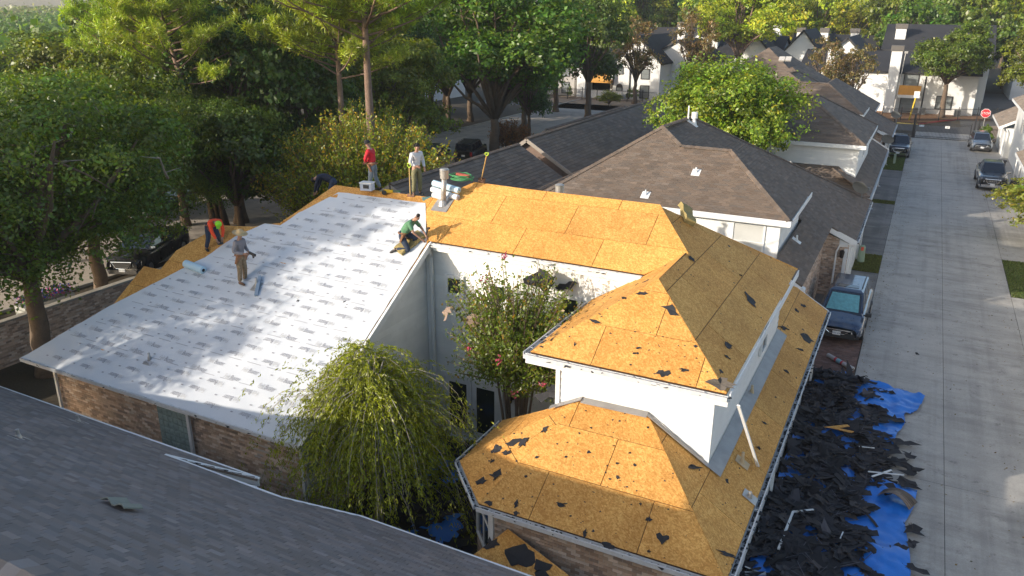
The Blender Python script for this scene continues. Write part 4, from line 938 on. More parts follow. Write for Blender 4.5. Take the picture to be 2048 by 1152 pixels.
# ------------------------------------------------------------------ trees and plants
rng = np.random.default_rng(5)
BARK = mat('bark', (0.16, 0.115, 0.08), .95, vary=.3, vscale=3, fine=.35, fscale=25, bmp=.02, bscale=18)
BARKP = mat('pine_bark', (0.23, 0.155, 0.115), .95, vary=.3, vscale=4, fine=.4, fscale=20, bmp=.02, bscale=14)
BARKW = mat('pale_branch', (0.34, 0.30, 0.25), .9, vary=.2, vscale=3)
L_OAK = leaf_mat('oak_leaf', (0.115, 0.185, 0.013), .42); L_PINE = leaf_mat('pine_needle', (0.27, 0.37, 0.03), .4, .02)
L_BR = leaf_mat('broad_leaf', (0.125, 0.21, 0.016), .45); L_MY = leaf_mat('myrtle_leaf', (0.24, 0.30, 0.02)); L_YG = leaf_mat('yellow_leaf', (0.37, 0.43, 0.02))
L_CT = leaf_mat('court_leaf', (.13, .20, .02), .4, .01); L_BU = leaf_mat('bush_leaf', (.24, .27, .035), .45, .0)
L_BROWN = leaf_mat('autumn_leaf', (0.25, 0.17, 0.055), .35, .01); L_WEEP = leaf_mat('weeping_leaf', (0.20, 0.29, 0.015)); L_DK = leaf_mat('dark_leaf', (0.09, 0.145, 0.014))
def cards_mesh(name, C, A, B, L, W, m, tints):
    """C centres, A long axis, B cross axis (n,3); L, W sizes; pointed quads."""
    n = len(C); L = L[:, None]; W = W[:, None]
    V = np.empty((n, 4, 3), 'f'); V[:, 0] = C-A*L*.5; V[:, 1] = C+B*W*.5+A*L*.05; V[:, 2] = C+A*L*.5; V[:, 3] = C-B*W*.5+A*L*.05
    me = bpy.data.meshes.new(name); me.vertices.add(4*n); me.vertices.foreach_set('co', V.ravel())
    me.loops.add(4*n); me.loops.foreach_set('vertex_index', np.arange(4*n, dtype='i'))
    me.polygons.add(n); me.polygons.foreach_set('loop_start', np.arange(0, 4*n, 4, dtype='i'))
    me.materials.append(m); me.update(calc_edges=True)
    ca = me.color_attributes.new('tint', 'FLOAT_COLOR', 'CORNER'); c = np.ones((n, 4, 4), 'f'); c[:, :, :3] = tints[:, None, :]; ca.data.foreach_set('color', c.ravel())
    return me
def unit(v): return v/np.maximum(np.linalg.norm(v, axis=1, keepdims=True), 1e-6)
def tints_for(n, base_var=.25, hue=.12, clump=None):
    k = 1+rng.normal(0, base_var, n); k = np.clip(k, .45, 1.8); h = rng.normal(0, hue, n)
    t = np.stack([k*(1+h), k, k*(1-h*.5)], 1)
    if clump is not None: t *= clump
    return np.clip(t, .1, 3)
def crown(name, m, Rv, nl=14, clumps=26, leaves=60, size=.22, droop=0.0, flat=.8, lobe=.42, seed=1, accent=None, hollow=.55):
    """Crown of lobes, each lobe of clumps, each clump of leaves; Rv radii (x,y,z); base of crown at z=-Rz."""
    r = np.random.default_rng(seed); Rv = np.array(Rv, 'f')
    lc = unit(r.normal(size=(nl, 3)))*Rv*(r.uniform(.45, .78, nl)[:, None]); lc[0] = (0, 0, Rv[2]*.35)
    lc[:, 2] = np.where(lc[:, 2] < -Rv[2]*.5, lc[:, 2]*.5, lc[:, 2])
    lr = r.uniform(lobe*.7, lobe*1.15, nl)*Rv.min()
    cl = np.repeat(np.arange(nl), clumps); nC = len(cl)
    d = unit(r.normal(size=(nC, 3))); d[:, 2] = np.where(d[:, 2] < -.55, -d[:, 2], d[:, 2])
    cc_ = lc[cl]+d*(lr[cl]*r.uniform(hollow, 1.08, nC))[:, None]*np.array([1, 1, flat]); cs = lr[cl]*r.uniform(.16, .34, nC)
    ct = np.clip(1+r.normal(0, .22, (nC, 1)), .5, 1.7)*np.concatenate([1+r.normal(0, .08, (nC, 1)), np.ones((nC, 1)), np.ones((nC, 1))], 1)
    k = np.repeat(np.arange(nC), leaves); n = len(k)
    o = r.normal(size=(n, 3))*cs[k][:, None]*.62; o[:, 2] *= .65; C = cc_[k]+o; C[:, 2] -= droop*np.abs(o[:, 0])
    out = unit(C-lc[cl][k]+r.normal(0, .3, (n, 3))*lr[cl][k][:, None]); nrm = unit(out+r.normal(0, .55, (n, 3))+np.array([0, 0, .35]))
    A = unit(np.cross(nrm, r.normal(size=(n, 3)))); B = np.cross(nrm, A)
    L = r.uniform(.7, 1.35, n)*size; t = tints_for(n, .2, .10, ct[k])
    if accent is not None:
        col, frac = accent; pick = (r.random(n) < frac); t[pick] = np.array(col)*r.uniform(.7, 1.2, (pick.sum(), 1))
    return cards_mesh(name, C.astype('f'), A, B, L, L*r.uniform(.45, .7, n), m, t), lc, lr
def trunk_mesh(name, h, r0, lc, lr, m, lean=(0, 0), seed=3, fork=.55, top_z=0.0, limbs=None, twigs=2):
    """Tapered trunk from z=0 to fork, limbs to lobe centres (crown centre at height h)."""
    r = random.Random(seed); mb = MB(); mb.sm = True; f = h*fork; pts = []
    for i in range(7):
        t = i/6; pts.append(Vector((lean[0]*t*t+r.uniform(-.08, .08)*(i > 0), lean[1]*t*t+r.uniform(-.08, .08)*(i > 0), f*t)))
    mb.tube(pts, [r0*(1.35 if i == 0 else 1-.38*i/6) for i in range(7)], 9); fp = pts[-1]
    for i in range(len(lc) if limbs is None else min(limbs, len(lc))):
        e = Vector(lc[i])+Vector((lean[0], lean[1], h)); mid = fp.lerp(e, .5)+Vector((r.uniform(-.5, .5), r.uniform(-.5, .5), r.uniform(-.1, .6)))*float(lr[i])*.4
        q = [fp-(pts[-1]-pts[-2])*.3, fp.lerp(mid, .5)+Vector((0, 0, .15)), mid, mid.lerp(e, .6)+Vector((r.uniform(-.2, .2), r.uniform(-.2, .2), 0)), e]
        rr = r0*r.uniform(.32, .5); mb.tube(q, [rr, rr*.85, rr*.65, rr*.45, rr*.2], 6)
        for k in range(twigs):
            d = Vector((r.gauss(0, 1), r.gauss(0, 1), r.gauss(.4, .7))).normalized()*float(lr[i])*r.uniform(.8, 1.15)
            s_ = q[2].lerp(e, r.random()); mb.tube([s_, s_+d*.5+Vector((0, 0, .1)), s_+d], [rr*.3, rr*.2, rr*.07], 4)
    return mb.mesh(name, m)
PROTO = {}
def proto(key, leaf, bark, Rv, h, r0, **kw):
    tk = {k: kw.pop(k) for k in ('lean', 'fork', 'limbs', 'twigs') if k in kw}
    cm, lc, lr = crown('crown', leaf, Rv, **kw); tm = trunk_mesh('trunk', h, r0, lc, lr, bark, seed=kw.get('seed', 1), **tk); PROTO[key] = (cm, tm, h, Rv)
def tree(key, name, loc, label, cat='tree', group=None, sc=1.0, scz=None, rz=None, z=0.0):
    cm, tm, h, Rv = PROTO[key]; e = empty(name, (loc[0], loc[1], z), random.uniform(0, 6.28) if rz is None else rz, label, cat, group)
    sz = scz or sc; e.scale = (sc, sc, sz)
    link_mesh('trunk', tm, e); c = link_mesh('crown', cm, e); c.location = (0, 0, h); return e
proto('oak', L_OAK, BARK, (5.5, 5.5, 4.2), 8.0, .38, nl=20, clumps=34, leaves=46, size=.26, seed=11, lobe=.40)
proto('oakb', L_OAK, BARK, (5.0, 6.0, 4.6), 8.2, .40, nl=22, clumps=32, leaves=44, size=.26, seed=12, lobe=.38)
proto('oakn', L_OAK, BARK, (5.6, 5.6, 5.6), 7.2, .36, nl=30, clumps=46, leaves=64, size=.135, seed=31, lobe=.34, droop=.3)
proto('broad', L_BR, BARK, (6.5, 6.5, 6.6), 10.0, .42, nl=26, clumps=34, leaves=44, size=.30, seed=13, lobe=.36, fork=.35, accent=((1.9, 1.25, .8), .06))
proto('dark', L_DK, BARK, (5.5, 5.5, 5.0), 7.0, .40, nl=20, clumps=30, leaves=40, size=.30, seed=14, lobe=.42)
proto('myrt', L_MY, BARK, (5.0, 5.0, 2.6), 4.3, .22, nl=24, clumps=30, leaves=44, size=.20, seed=15, lobe=.62, flat=1.0, fork=.3)
proto('myrtt', L_MY, BARK, (5.0, 4.6, 2.9), 7.0, .24, nl=28, clumps=34, leaves=50, size=.19, seed=35, lobe=.62, flat=1.0, fork=.35, accent=((1.6, 1.0, .4), .05))
proto('yg', L_YG, BARKP, (5.5, 5.5, 5.2), 9.5, .35, nl=24, clumps=30, leaves=40, size=.32, seed=16, lobe=.36, fork=.5)
proto('brown', L_BROWN, BARK, (4.0, 4.0, 3.8), 5.6, .28, nl=18, clumps=12, leaves=26, size=.22, seed=17, lobe=.34, fork=.4, twigs=7, accent=((.5, .8, .4), .25))
proto('bush', L_BU, BARK, (2.0, 2.0, 1.8), 1.9, .08, nl=14, clumps=16, leaves=40, size=.14, seed=18, lobe=.5, accent=((1.5, 1.0, .6), .08), fork=.3)
proto('shrub', L_BR, BARK, (.9, .9, .7), .7, .04, nl=8, clumps=10, leaves=34, size=.10, seed=19, lobe=.5, fork=.3)
proto('farA', L_BR, BARK, (6, 6, 5.5), 8.5, .35, nl=18, clumps=16, leaves=26, size=.55, seed=20, lobe=.42)
proto('farB', L_OAK, BARK, (6.5, 6, 4.8), 7.5, .35, nl=18, clumps=16, leaves=26, size=.55, seed=21, lobe=.42)
proto('farC', L_YG, BARK, (5, 5, 6), 9.0, .3, nl=18, clumps=14, leaves=24, size=.5, seed=22, lobe=.40)
# pine: whorled limbs with tufts of needles
def make_pine(seed, h=17.0, r0=.27, lean=(0, 0), first=.55, spread=4.9, key='pine'):
    r = random.Random(seed); mb = MB(); mb.sm = True; pts = []
    for i in range(9):
        t = i/8; pts.append(Vector((lean[0]*t+.15*math.sin(3*t+seed), lean[1]*t, h*t)))
    mb.tube(pts, [r0*(1.2 if i == 0 else 1-.75*i/8) for i in range(9)], 10); tips = []
    nb = 62
    for i in range(nb):
        t = first+(1-first)*(i/nb)**.9; base = pts[0].lerp(pts[-1], t); k = int(t*8); base = pts[k].lerp(pts[min(k+1, 8)], t*8-k)
        a = i*2.4+r.uniform(-.4, .4); L = spread*(1-((t-first)/(1-first))**1.6*.75)*r.uniform(.6, 1.1)
        d = Vector((math.cos(a), math.sin(a), r.uniform(-.05, .45))); q = [base, base+d*L*.4+Vector((0, 0, .1)), base+d*L*.75+Vector((0, 0, .35)), base+d*L+Vector((0, 0, .8))]
        mb.tube(q, [.065, .05, .035, .02], 5)
        for k in range(9):
            u = r.uniform(.25, 1.0); s_ = q[0].lerp(q[3], u); dd = Vector((math.cos(a+r.uniform(-1.3, 1.3)), math.sin(a+r.uniform(-1.3, 1.3)), r.uniform(.1, .6)))*r.uniform(.5, 1.2)
            e = s_+dd+Vector((0, 0, .1)); mb.tube([s_, e], [.02, .01], 4, cap=False); tips.append(e); tips.append(s_.lerp(e, .55))
        tips.append(q[3])
    T = np.array([tuple(p) for p in tips], 'f'); nt_ = 58; r2 = np.random.default_rng(seed); k = np.repeat(np.arange(len(T)), nt_); n = len(k)
    d = unit(r2.normal(size=(n, 3))+np.array([0, 0, .55])); L = r2.uniform(.24, .42, n); C = T[k]+d*(L*.55)[:, None]+r2.normal(0, .10, (n, 3))
    B = unit(np.cross(d, r2.normal(size=(n, 3)))); ct = np.clip(1+r2.normal(0, .25, (len(T), 1)), .5, 1.7)*np.ones((1, 3))
    cm = cards_mesh('crown', C.astype('f'), d, B, L, L*0.13, L_PINE, tints_for(n, .2, .10, ct[k])); PROTO[key] = (cm, mb.mesh('trunk', BARKP), 0.0, (spread,)*3)
make_pine(3, key='pine'); make_pine(8, h=18, lean=(-2.9, -1.4), key='pineb', spread=4.6)
# left side
P = lambda x, y, D: dep(x, y, D)
pinl = [('pine', P(300, 240, 50), 'bushy bright green pine at the left of the leaning pine', .9),
        ('pine', P(690, 260, 47), 'bright green pine with a bare trunk right of the leaning pine', 1.0),
        ('pine', P(742, 250, 45), 'tall thick trunked pine whose straight grey trunk leaves the top of the picture', 1.22),
        ('pineb', P(430, 260, 46), 'leaning pine with fluffy bright needles above the left trees', .92)]
for i, (k, p, lab, s_) in enumerate(pinl): tree(k, 'pine_tree', p, lab, sc=s_*.95, scz=s_, rz=(4.0, 0.5, 2.0, 0.0)[i])
ow = tree('oakn', 'oak_tree', (-28.2, 16.2), 'oak with drooping leafy limbs over the brick garden wall at the left edge', sc=1.12, scz=1.0, rz=.4)
rb = random.Random(12)
for (x, y, D, L_) in ((150, 250, 27, 2.2), (70, 215, 27, 1.6), (125, 175, 28, 1.4), (330, 345, 27.5, 2.0), (60, 310, 26, 1.5), (210, 235, 28, 1.8), (40, 240, 27, 1.5), (100, 330, 26, 1.4)):
    a = dep(x, y, D); d = Vector((rb.gauss(.6, .5), rb.gauss(0, .6), rb.gauss(.15, .35))).normalized()*L_; mb = MB(); mb.sm = True; mid = a+d*.5+Vector((0, 0, rb.uniform(-.1, .25)))
    mb.tube([a-d*.4, a, mid, a+d], [.05, .04, .028, .01], 5); mb.tube([mid, mid+Vector((d.y, -d.x, .3))*.35], [.02, .006], 4); mb.tube([a, a+Vector((-d.y, d.x, .5))*.3], [.022, .006], 4)
    o = mb.build('bare_branch', BARKW, ow); o.matrix_parent_inverse = ow.matrix_basis.inverted()
tree('oakn', 'oak_tree', (-33.5, 22.5), 'oak crown hiding the parked black pickup and street on the left', sc=1.0, scz=.95, rz=2.0)
tree('dark', 'oak_tree', (-38.4, 36.2), 'shaded oak on thick dark trunks behind the man in the orange shirt', sc=1.0, scz=1.12, rz=1)
tree('dark', 'oak_tree', (-36.0, 40.5), 'dark oak standing behind the pink tipped myrtle and below the pines', sc=.8, scz=.95, rz=3)
gl = 'oaks and elms beyond the west street'
for i, (x, y, k, s_, sz) in enumerate([(-33.5, 31.5, 'dark', .75, .72), (-37, 33.0, 'oakn', .7, .8), (-35, 49, 'broad', .75, .75), (-48.8, 56, 'broad', 1.0, 1.0), (-52, 84, 'broad', 1.0, .9), (-49.8, 73, 'dark', .8, 1.0), (-38.5, 78, 'broad', .8, .85), (-35.5, 73, 'dark', .6, .8), (-41.5, 84, 'dark', .9, 1.0), (-50, 86, 'broad', 1.0, 1.0), (-49.5, 58, 'oakb', .9, 1.1), (-35.2, 31, 'oakn', .62, .8), (-41, 34, 'oakn', .8, 1.0), (-43.5, 24.5, 'oakn', .8, .95), (-47.5, 41, 'oakb', .9, 1.0), (-50, 25, 'oakb', 1.1, 1.15), (-52, 36, 'oak', 1.1, 1.2), (-50, 48, 'dark', 1.2, 1.3), (-56, 57, 'broad', 1.0, .9), (-44.5, 20, 'oak', .9, 1.0), (-60, 42, 'oak', 1.2, 1.2), (-66, 55, 'oakb', 1.3, 1.25), (-70, 70, 'oak', 1.3, 1.3), (-50.5, 78, 'oakb', 1.1, 1.15), (-56, 90, 'dark', 1.2, 1.3), (-66, 85, 'broad', 1.2, 1.0), (-62, 30, 'oakb', 1.2, 1.2), (-74, 48, 'oak', 1.3, 1.3), (-80, 62, 'farB', 1.3, 1.3), (-52, 66, 'dark', 1.0, 1.2), (-40, 52, 'dark', .85, 1.0), (-39.5, 29.5, 'oakb', .8, .9), (-32, 10.5, 'oak', .8, .9), (-39, 14, 'dark', .9, .95)]):
    dp = Vector((x, y, 0))-CAMV; ppx = 1024+CAM_F*dp.dot(cr)/dp.dot(fw); top_ = (PROTO[k][2]+PROTO[k][3][2])*sz
    if ppx < 260 and top_ > 11.6: sz *= 11.6/top_
    adj = {'oakn': 'fine leaved oak', 'oakb': 'olive green oak', 'oak': 'rounded oak', 'dark': 'dark green oak', 'broad': 'bright green broadleaf tree', 'farB': 'tall olive tree'}[k]
    plc = 'at the far left edge beyond the garden wall' if ppx < 130 else 'behind the oaks over the garden wall' if ppx < 330 else 'behind the leaning pine above the dark trunks' if ppx < 520 else 'between the leaning pine and the straight pine' if ppx < 700 else 'behind the straight grey pine trunk' if ppx < 860 else 'behind the big bright green tree'
    plc += '' if y < 45 else ', across the street' if y < 70 else ', farthest back'
    tree(k, 'street_tree', (x, y), adj+' '+plc, group=adj+'s '+plc, sc=s_, scz=sz)
tree('broad', 'broadleaf_tree', (-34.9, 64.5), 'large bright green tree on a dark trunk beside the black SUV', sc=1.32, scz=1.08, rz=.9)
tree('dark', 'live_oak', (-37.5, 94), 'dark spreading oak left of the amber balcony', sc=1.15, scz=1.25, rz=.3)
tree('dark', 'live_oak', (-44.6, 100), 'dark round oak between the big green tree and the grey apartment wing', sc=1.0, scz=1.1, rz=2.3)
tree('yg', 'yellow_green_tree', (-26.8, 129), 'yellow green spreading tree in front of the white apartments', sc=1.45, scz=1.35, rz=1.1)
tree('myrtt', 'crape_myrtle', (-10.2, 49.6), 'broad yellow green crape myrtle behind the brown hip roof', sc=1.04, scz=1.0, rz=.2)
tree('brown', 'browning_tree', (-38.3, 114.5), 'half bare brown tree in front of the white apartment block', sc=1.3, scz=1.45, rz=0)
tree('brown', 'browning_tree', (-32.0, 121), 'bare pinkish brown tree right of the half bare one', sc=1.2, scz=1.6, rz=2)
tree('brown', 'autumn_tree', (-11.5, 112), 'orange brown small tree left of the chimney of the gate apartments', sc=.95, scz=1.2, rz=1)
tree('brown', 'autumn_tree', (-8.3, 111.5), 'orange brown small tree against the white chimney wall', sc=.9, scz=1.1, rz=4)
tree('oak', 'gate_oak', (2.3, 119.5), 'oak with a pale thick trunk in the straw bed beyond the gate', sc=1.05, scz=1.02, rz=.7)
tree('oakb', 'gate_oak', (12.2, 112), 'oak spreading left over the stop sign at the upper right', sc=1.1, scz=.95, rz=2.6)
tree('oak', 'gate_oak', (17, 122), 'oak behind the tan roof at the upper right edge', sc=1.2, scz=1.2, rz=4)
tree('bush', 'yellow_bush', (7.7, 56.0), 'yellow green bush at the right edge just nearer than the charcoal pickup', cat='bush', sc=1.5, scz=1.05)
tree('bush', 'yellow_bush', (-40.5, 109.5), 'low golden bush on dry soil before the iron fence', cat='bush', sc=1.1, scz=.6)
tree('shrub', 'hedge_bush', (6.6, 97.6), 'low clipped bush between the silver SUV and the white garage', cat='bush', sc=1.1, scz=1.5)
for x, y, lab in ((-49.9, 117.6, 'dark rounded shrub left of the white apartment pier'), (-40.8, 118.8, 'dark clipped shrub right of the patio wall'), (-40.0, 119.4, 'smaller dark shrub beside the patio window')): tree('shrub', 'apartment_shrub', (x, y), lab, cat='shrub', sc=1.0, scz=1.3)
tree('shrub', 'garden_shrub', (-14.2, 11.9), 'green shrub low between the brick wall and the near roof', cat='shrub', sc=.9, scz=1.0)
tree('shrub', 'garden_shrub', (-13.4, 12.4), 'leafy shrub at the foot of the brick corner by the downspout', cat='shrub', sc=.7, scz=1.2)
# far trees along the skyline: each in view is a thing, behind them one mass
gf = 'trees along the skyline'
fr = random.Random(9); cnt = 0
for i in range(150):
    px = fr.uniform(-60, 2110); Y = fr.uniform(175, 330); d = ray(px, 17); x = d.x/d.y*Y
    if x < -90 and i % 3 == 0: continue
    k = fr.choice(['farA', 'farB', 'farA', 'farB', 'farC']) if px > 1100 else fr.choice(['farB', 'farA', 'farB'])
    s_ = fr.uniform(.9, 1.4)*(.62 if px < 230 else 1); tree(k, 'skyline_tree', (x, Y), 'green leafy tree in the belt along the skyline', group=gf, sc=s_, scz=s_*fr.uniform(.9, 1.35)*(1.12 if px > 1150 else .85))
    cnt += 1
for i in range(26):
    px = 1180+i*37+fr.uniform(-14, 14); Y = fr.uniform(158, 176); d = ray(px, 17); x = d.x/d.y*Y
    if -26 < x < -8 or -62 < x < -28: Y += 20
    tree(fr.choice(['farA', 'farC', 'farB']), 'apartment_tree', (x, Y), 'tree rising directly behind the apartment roofs', group='trees behind the apartments', sc=1.1, scz=fr.uniform(1.1, 1.4))
# far wood: one mass of canopy to the horizon
n = 170000; X = rng.uniform(-900, 420, n); Y = rng.uniform(320, 1400, n); hz = 8+2.5*np.sin(X*.05)*np.cos(Y*.03)+rng.normal(0, 1.6, n); C = np.stack([X, Y, hz], 1).astype('f')
nr = unit(rng.normal(size=(n, 3))*.6+np.array([0, -.4, .8])); A = unit(np.cross(nr, rng.normal(size=(n, 3)))); B = np.cross(nr, A); L = rng.uniform(1.8, 4.2, n)
link_mesh('far_wood', cards_mesh('far_wood', C, A, B, L, L*.8, L_OAK, tints_for(n, .25, .1)), kind='stuff')
# left sides: nearer stretch of wood west
n = 70000; X = rng.uniform(-420, -92, n); Y = rng.uniform(60, 330, n); hz = 6+2.5*np.sin(X*.1)*np.cos(Y*.08)+rng.normal(0, 1.6, n); C = np.stack([X, Y, hz], 1).astype('f')
nr = unit(rng.normal(size=(n, 3))*.7+np.array([.3, -.4, .7])); A = unit(np.cross(nr, rng.normal(size=(n, 3)))); B = np.cross(nr, A); L = rng.uniform(.8, 1.7, n)
link_mesh('west_wood', cards_mesh('west_wood', C, A, B, L, L*.8, L_OAK, tints_for(n, .25, .1)), kind='stuff')

# shoot-built crowns: crape myrtle with upright tips / flowers, weeping tree
def shoots(name, m, R_, nsh, nleaf, size, up=1.0, tipcol=(2.2, .95, .6), tipfrac=.35, flower=None, seed=1, nf=0, base_h=.2, arch=.35, stemr=.05, lowcut=0):
    r = random.Random(seed); r2 = np.random.default_rng(seed); C = []; A = []; T = []; S = []; mb = MB(); mb.sm = True; fl = []
    for i in range(nsh):
        a = r.uniform(0, 6.283); q = math.sqrt(r.random()); tx, ty = R_[0]*q*math.cos(a), R_[1]*q*math.sin(a)
        tz = R_[2]*(1-.35*q*q)*r.uniform(.72, 1.08) if r.random() < .8 else R_[2]*r.uniform(.35, .8); e = Vector((tx, ty, tz)); b = Vector((tx*.12, ty*.12, 0)); mid = Vector((tx*.45, ty*.45, tz*.55))
        if lowcut: tz = R_[2]*(lowcut+(1-lowcut)*r.random())*(1-.15*q*q); e.z = tz; mid = Vector((tx*.30, ty*.30, R_[2]*lowcut*.85+(tz-R_[2]*lowcut)*.3)); b = Vector((r.uniform(-.15, .15), r.uniform(-.1, .1), 0))
        if i % (22 if lowcut else 4) == 0: mb.tube([b, b.lerp(mid, .5)+Vector((0, 0, .1)), mid, mid.lerp(e, .5), e], [stemr, stemr*.8, stemr*.6, stemr*.35, .008], 5)
        else: mb.tube([mid, mid.lerp(e, .5), e], [.018, .013, .006], 4, cap=False)
        for k in range(nleaf):
            t = r.uniform(.12, 1.0); p = mid.lerp(e, t)+Vector((r.gauss(0, .17), r.gauss(0, .17), r.gauss(0, .14)))*(.5+.6*(1-t)); C.append(p); dn = Vector((r.gauss(0, .7), r.gauss(0, .7), up*r.uniform(0, 1.2))).normalized(); A.append(dn)
            tip = t > .8 and r.random() < tipfrac; v = r.uniform(.7, 1.3)
            T.append(tuple(c*v for c in tipcol) if tip else (v*r.uniform(.85, 1.3), v, v*.8)); S.append(size*r.uniform(.7, 1.3))
        if flower and i % flower == 0: fl.append(e)
    C = np.array([tuple(c) for c in C], 'f'); A = np.array([tuple(c) for c in A], 'f'); B = unit(np.cross(A, r2.normal(size=A.shape))); S = np.array(S, 'f')
    return cards_mesh('crown', C, A, B, S, S*.5, m, np.array(T, 'f')), mb.mesh('trunk', BARK), fl
cm, tm, _ = shoots('m', L_MY, (6.4, 3.4, 8.0), 900, 56, .17, tipfrac=.28, tipcol=(1.9, .95, .5), seed=4)
e = empty('pink_tipped_myrtle', (-25.8, 33.0, 0), R(15), 'crape myrtle with orange pink shoot tips behind the standing roofers', 'tree'); link_mesh('trunk', tm, e); link_mesh('crown', cm, e)
e = empty('pink_tipped_myrtle', (-29.5, 38.5, 0), R(70), 'farther crape myrtle with pink tips left of the white shirted roofer', 'tree'); e.scale = (.75, .9, 1.0); link_mesh('trunk', tm, e); link_mesh('crown', cm, e)
cm, tm, fl = shoots('c', L_CT, (2.3, 1.35, 7.1), 330, 64, .105, tipfrac=.16, flower=20, seed=6, stemr=.05, lowcut=.58)
e = empty('flowering_crape_myrtle', (-9.0, 17.9, 0), R(0), 'crape myrtle with pink flower clusters against the white court wall', 'tree'); link_mesh('trunk', tm, e); link_mesh('crown', cm, e)
PINK = mat('pink_petals', (.42, .05, .10), .7, vary=.2, vscale=20)
for k, p in enumerate(fl):
    mb = MB(); rr = random.Random(k)
    for j in range(15):
        c = p+Vector((rr.gauss(0, .05), rr.gauss(0, .05), rr.gauss(0, .07))); a = Vector((rr.gauss(0, 1), rr.gauss(0, 1), rr.gauss(0, 1))).normalized()*.026; b = a.orthogonal(); mb.add([c-a, c+b, c+a, c-b], [(0, 1, 2, 3)])
    mb.build('flower_cluster', PINK, e)
L_RUST = leaf_mat('rust_leaf', (.24, .12, .05), .3, .0)
cm, tm, _ = shoots('r', L_RUST, (2.2, 2.2, 3.6), 140, 44, .17, seed=8, tipcol=(1.3, .8, .5)); e = empty('rust_shrub', (-34.3, 66.5, 0), 0, 'rust coloured small tree beside the dark trunk and the black SUV', 'tree'); link_mesh('trunk', tm, e); link_mesh('crown', cm, e)
def weeping(seed=2, R_=2.0, H=5.2, n=560):
    r = random.Random(seed); r2 = np.random.default_rng(seed); C = []; A = []; T = []; S = []; mb = MB(); mb.sm = True
    mb.tube([(0, 0, 0), (.1, 0, 1.2), (-.05, .1, 2.6), (.1, 0, 3.6)], [.16, .13, .10, .07], 8)
    for i in range(n):
        a = r.uniform(0, 6.283); q = math.sqrt(r.random()); top = Vector((R_*.62*q*math.cos(a), R_*.62*q*math.sin(a), H*(1-.30*q*q)*r.uniform(.86, 1.02)))
        fz = mnoise.noise(Vector((math.cos(a)*1.6, math.sin(a)*1.6, q*2.2)))
        if r.random() < .45: top.z *= r.uniform(.45, .85)
        if fz < -.12 and r.random() < .65: continue
        outr = R_*r.uniform(.75, 1.05); L = r.uniform(.7, 2.4)*(1.25 if q > .6 else .7)*(1+.6*fz); d = Vector((math.cos(a), math.sin(a), 0)); p = top.copy(); pts = [p.copy()]; v = d*r.uniform(.4, 1.0)+Vector((r.gauss(0, .2), r.gauss(0, .2), r.uniform(.2, .7)))
        steps = 14; st = L/steps
        for k in range(steps):
            v += Vector((0, 0, -.22)); v.normalize(); p = p+v*st*1.15; p.z = max(p.z, .15); pts.append(p.copy())
        if i % 3 == 0: mb.tube(pts[::3], [.014, .011, .008, .006, .005][:len(pts[::3])], 3, cap=False)
        if i % 12 == 0: mb.tube([(0, 0, 2.8), (top.x*.4, top.y*.4, top.z*.85), tuple(top)], [.06, .035, .014], 5)
        br = r.uniform(.7, 1.25)*(1+.5*fz)
        for k in range(46):
            t = r.random()*(len(pts)-1.001); j = int(t); c = pts[j].lerp(pts[j+1], t-j)+Vector((r.gauss(0, .035), r.gauss(0, .035), 0)); dd = (pts[j+1]-pts[j]).normalized(); ax = (dd*.8+Vector((r.gauss(0, .6), r.gauss(0, .6), -.3))).normalized()
            C.append(tuple(c)); A.append(tuple(ax)); vv = br*r.uniform(.75, 1.25); T.append((vv*1.05, vv, vv*.8)); S.append(r.uniform(.075, .14))
    C = np.array(C, 'f'); A = np.array(A, 'f'); B = unit(np.cross(A, r2.normal(size=A.shape))); S = np.array(S, 'f')
    return cards_mesh('crown', C, A, B, S, S*.30, L_WEEP, np.array(T, 'f')), mb.mesh('trunk', BARKW)
cm, tm = weeping(R_=1.6, H=5.3, n=1550); e = empty('weeping_tree', (-11.35, 14.3, 0), 0, 'weeping fine leaved tree with drooping green strands beside the gable wall', 'tree'); link_mesh('trunk', tm, e); link_mesh('crown', cm, e); e.scale = (1.0, .9, 1.0)
# pine out of frame on the left whose shade dapples the white slope
tree('pine', 'shade_pine', (-28.8, 8.6), 'pine just left of the frame shading the white slope', sc=.9, scz=.72, rz=1)
tree('oakn', 'shade_oak', (-29.8, 3.2), 'oak just left of the frame shading the lower left of the white slope', sc=.8, scz=1.0, rz=1)
tree('oakb', 'shade_tree', (-13.7, -4.4), 'unseen tree added behind the near house to shade its roof', sc=.62, scz=.95, rz=1)  # added out of view so the near rear slope lies in shade
tree('pineb', 'shade_pine', (-32.5, 5.5), 'second pine left of the frame above the garden wall', sc=.9, scz=.8, rz=2)
# ------------------------------------------------------------------ vehicles
TYRE = mat('tyre_rubber', (.02, .02, .02), .85); RIM = mat('alloy', (.45, .45, .46), .3, metal=.8); BPL = mat('black_plastic', (.03, .03, .032), .6)
CHR = mat('chrome', (.75, .75, .76), .15, metal=1.0, vary=.05); LAMP = mat('headlight_glass', (.55, .56, .55), .12, spec=.9); RED = mat('tail_lamp', (.45, .02, .02), .2); AMB = mat('amber_lamp', (.6, .22, .03), .3)
CGL = mat('car_glass', (.015, .02, .03), .04, spec=1.0, vary=.1); PLATE = mat('number_plate', (.7, .72, .72), .4); PLTX = mat('plate_text', (.08, .10, .2), .5)
FDARK = text_mesh('T', .1)
def write(parent, body, size, o, u, v, m, name='lettering', center=True, shear=0.0, sx=1.0):
    vs, fs = text_mesh(body, size, shear); w_ = max(p[0] for p in vs); h_ = max(p[1] for p in vs); o, u, v = Vector(o), Vector(u), Vector(v); mb = MB()
    mb.add([o+u*((x-(w_/2 if center else 0))*sx)+v*(y-(h_/2 if center else 0)) for x, y, _ in vs], fs); return mb.build(name, m, parent)
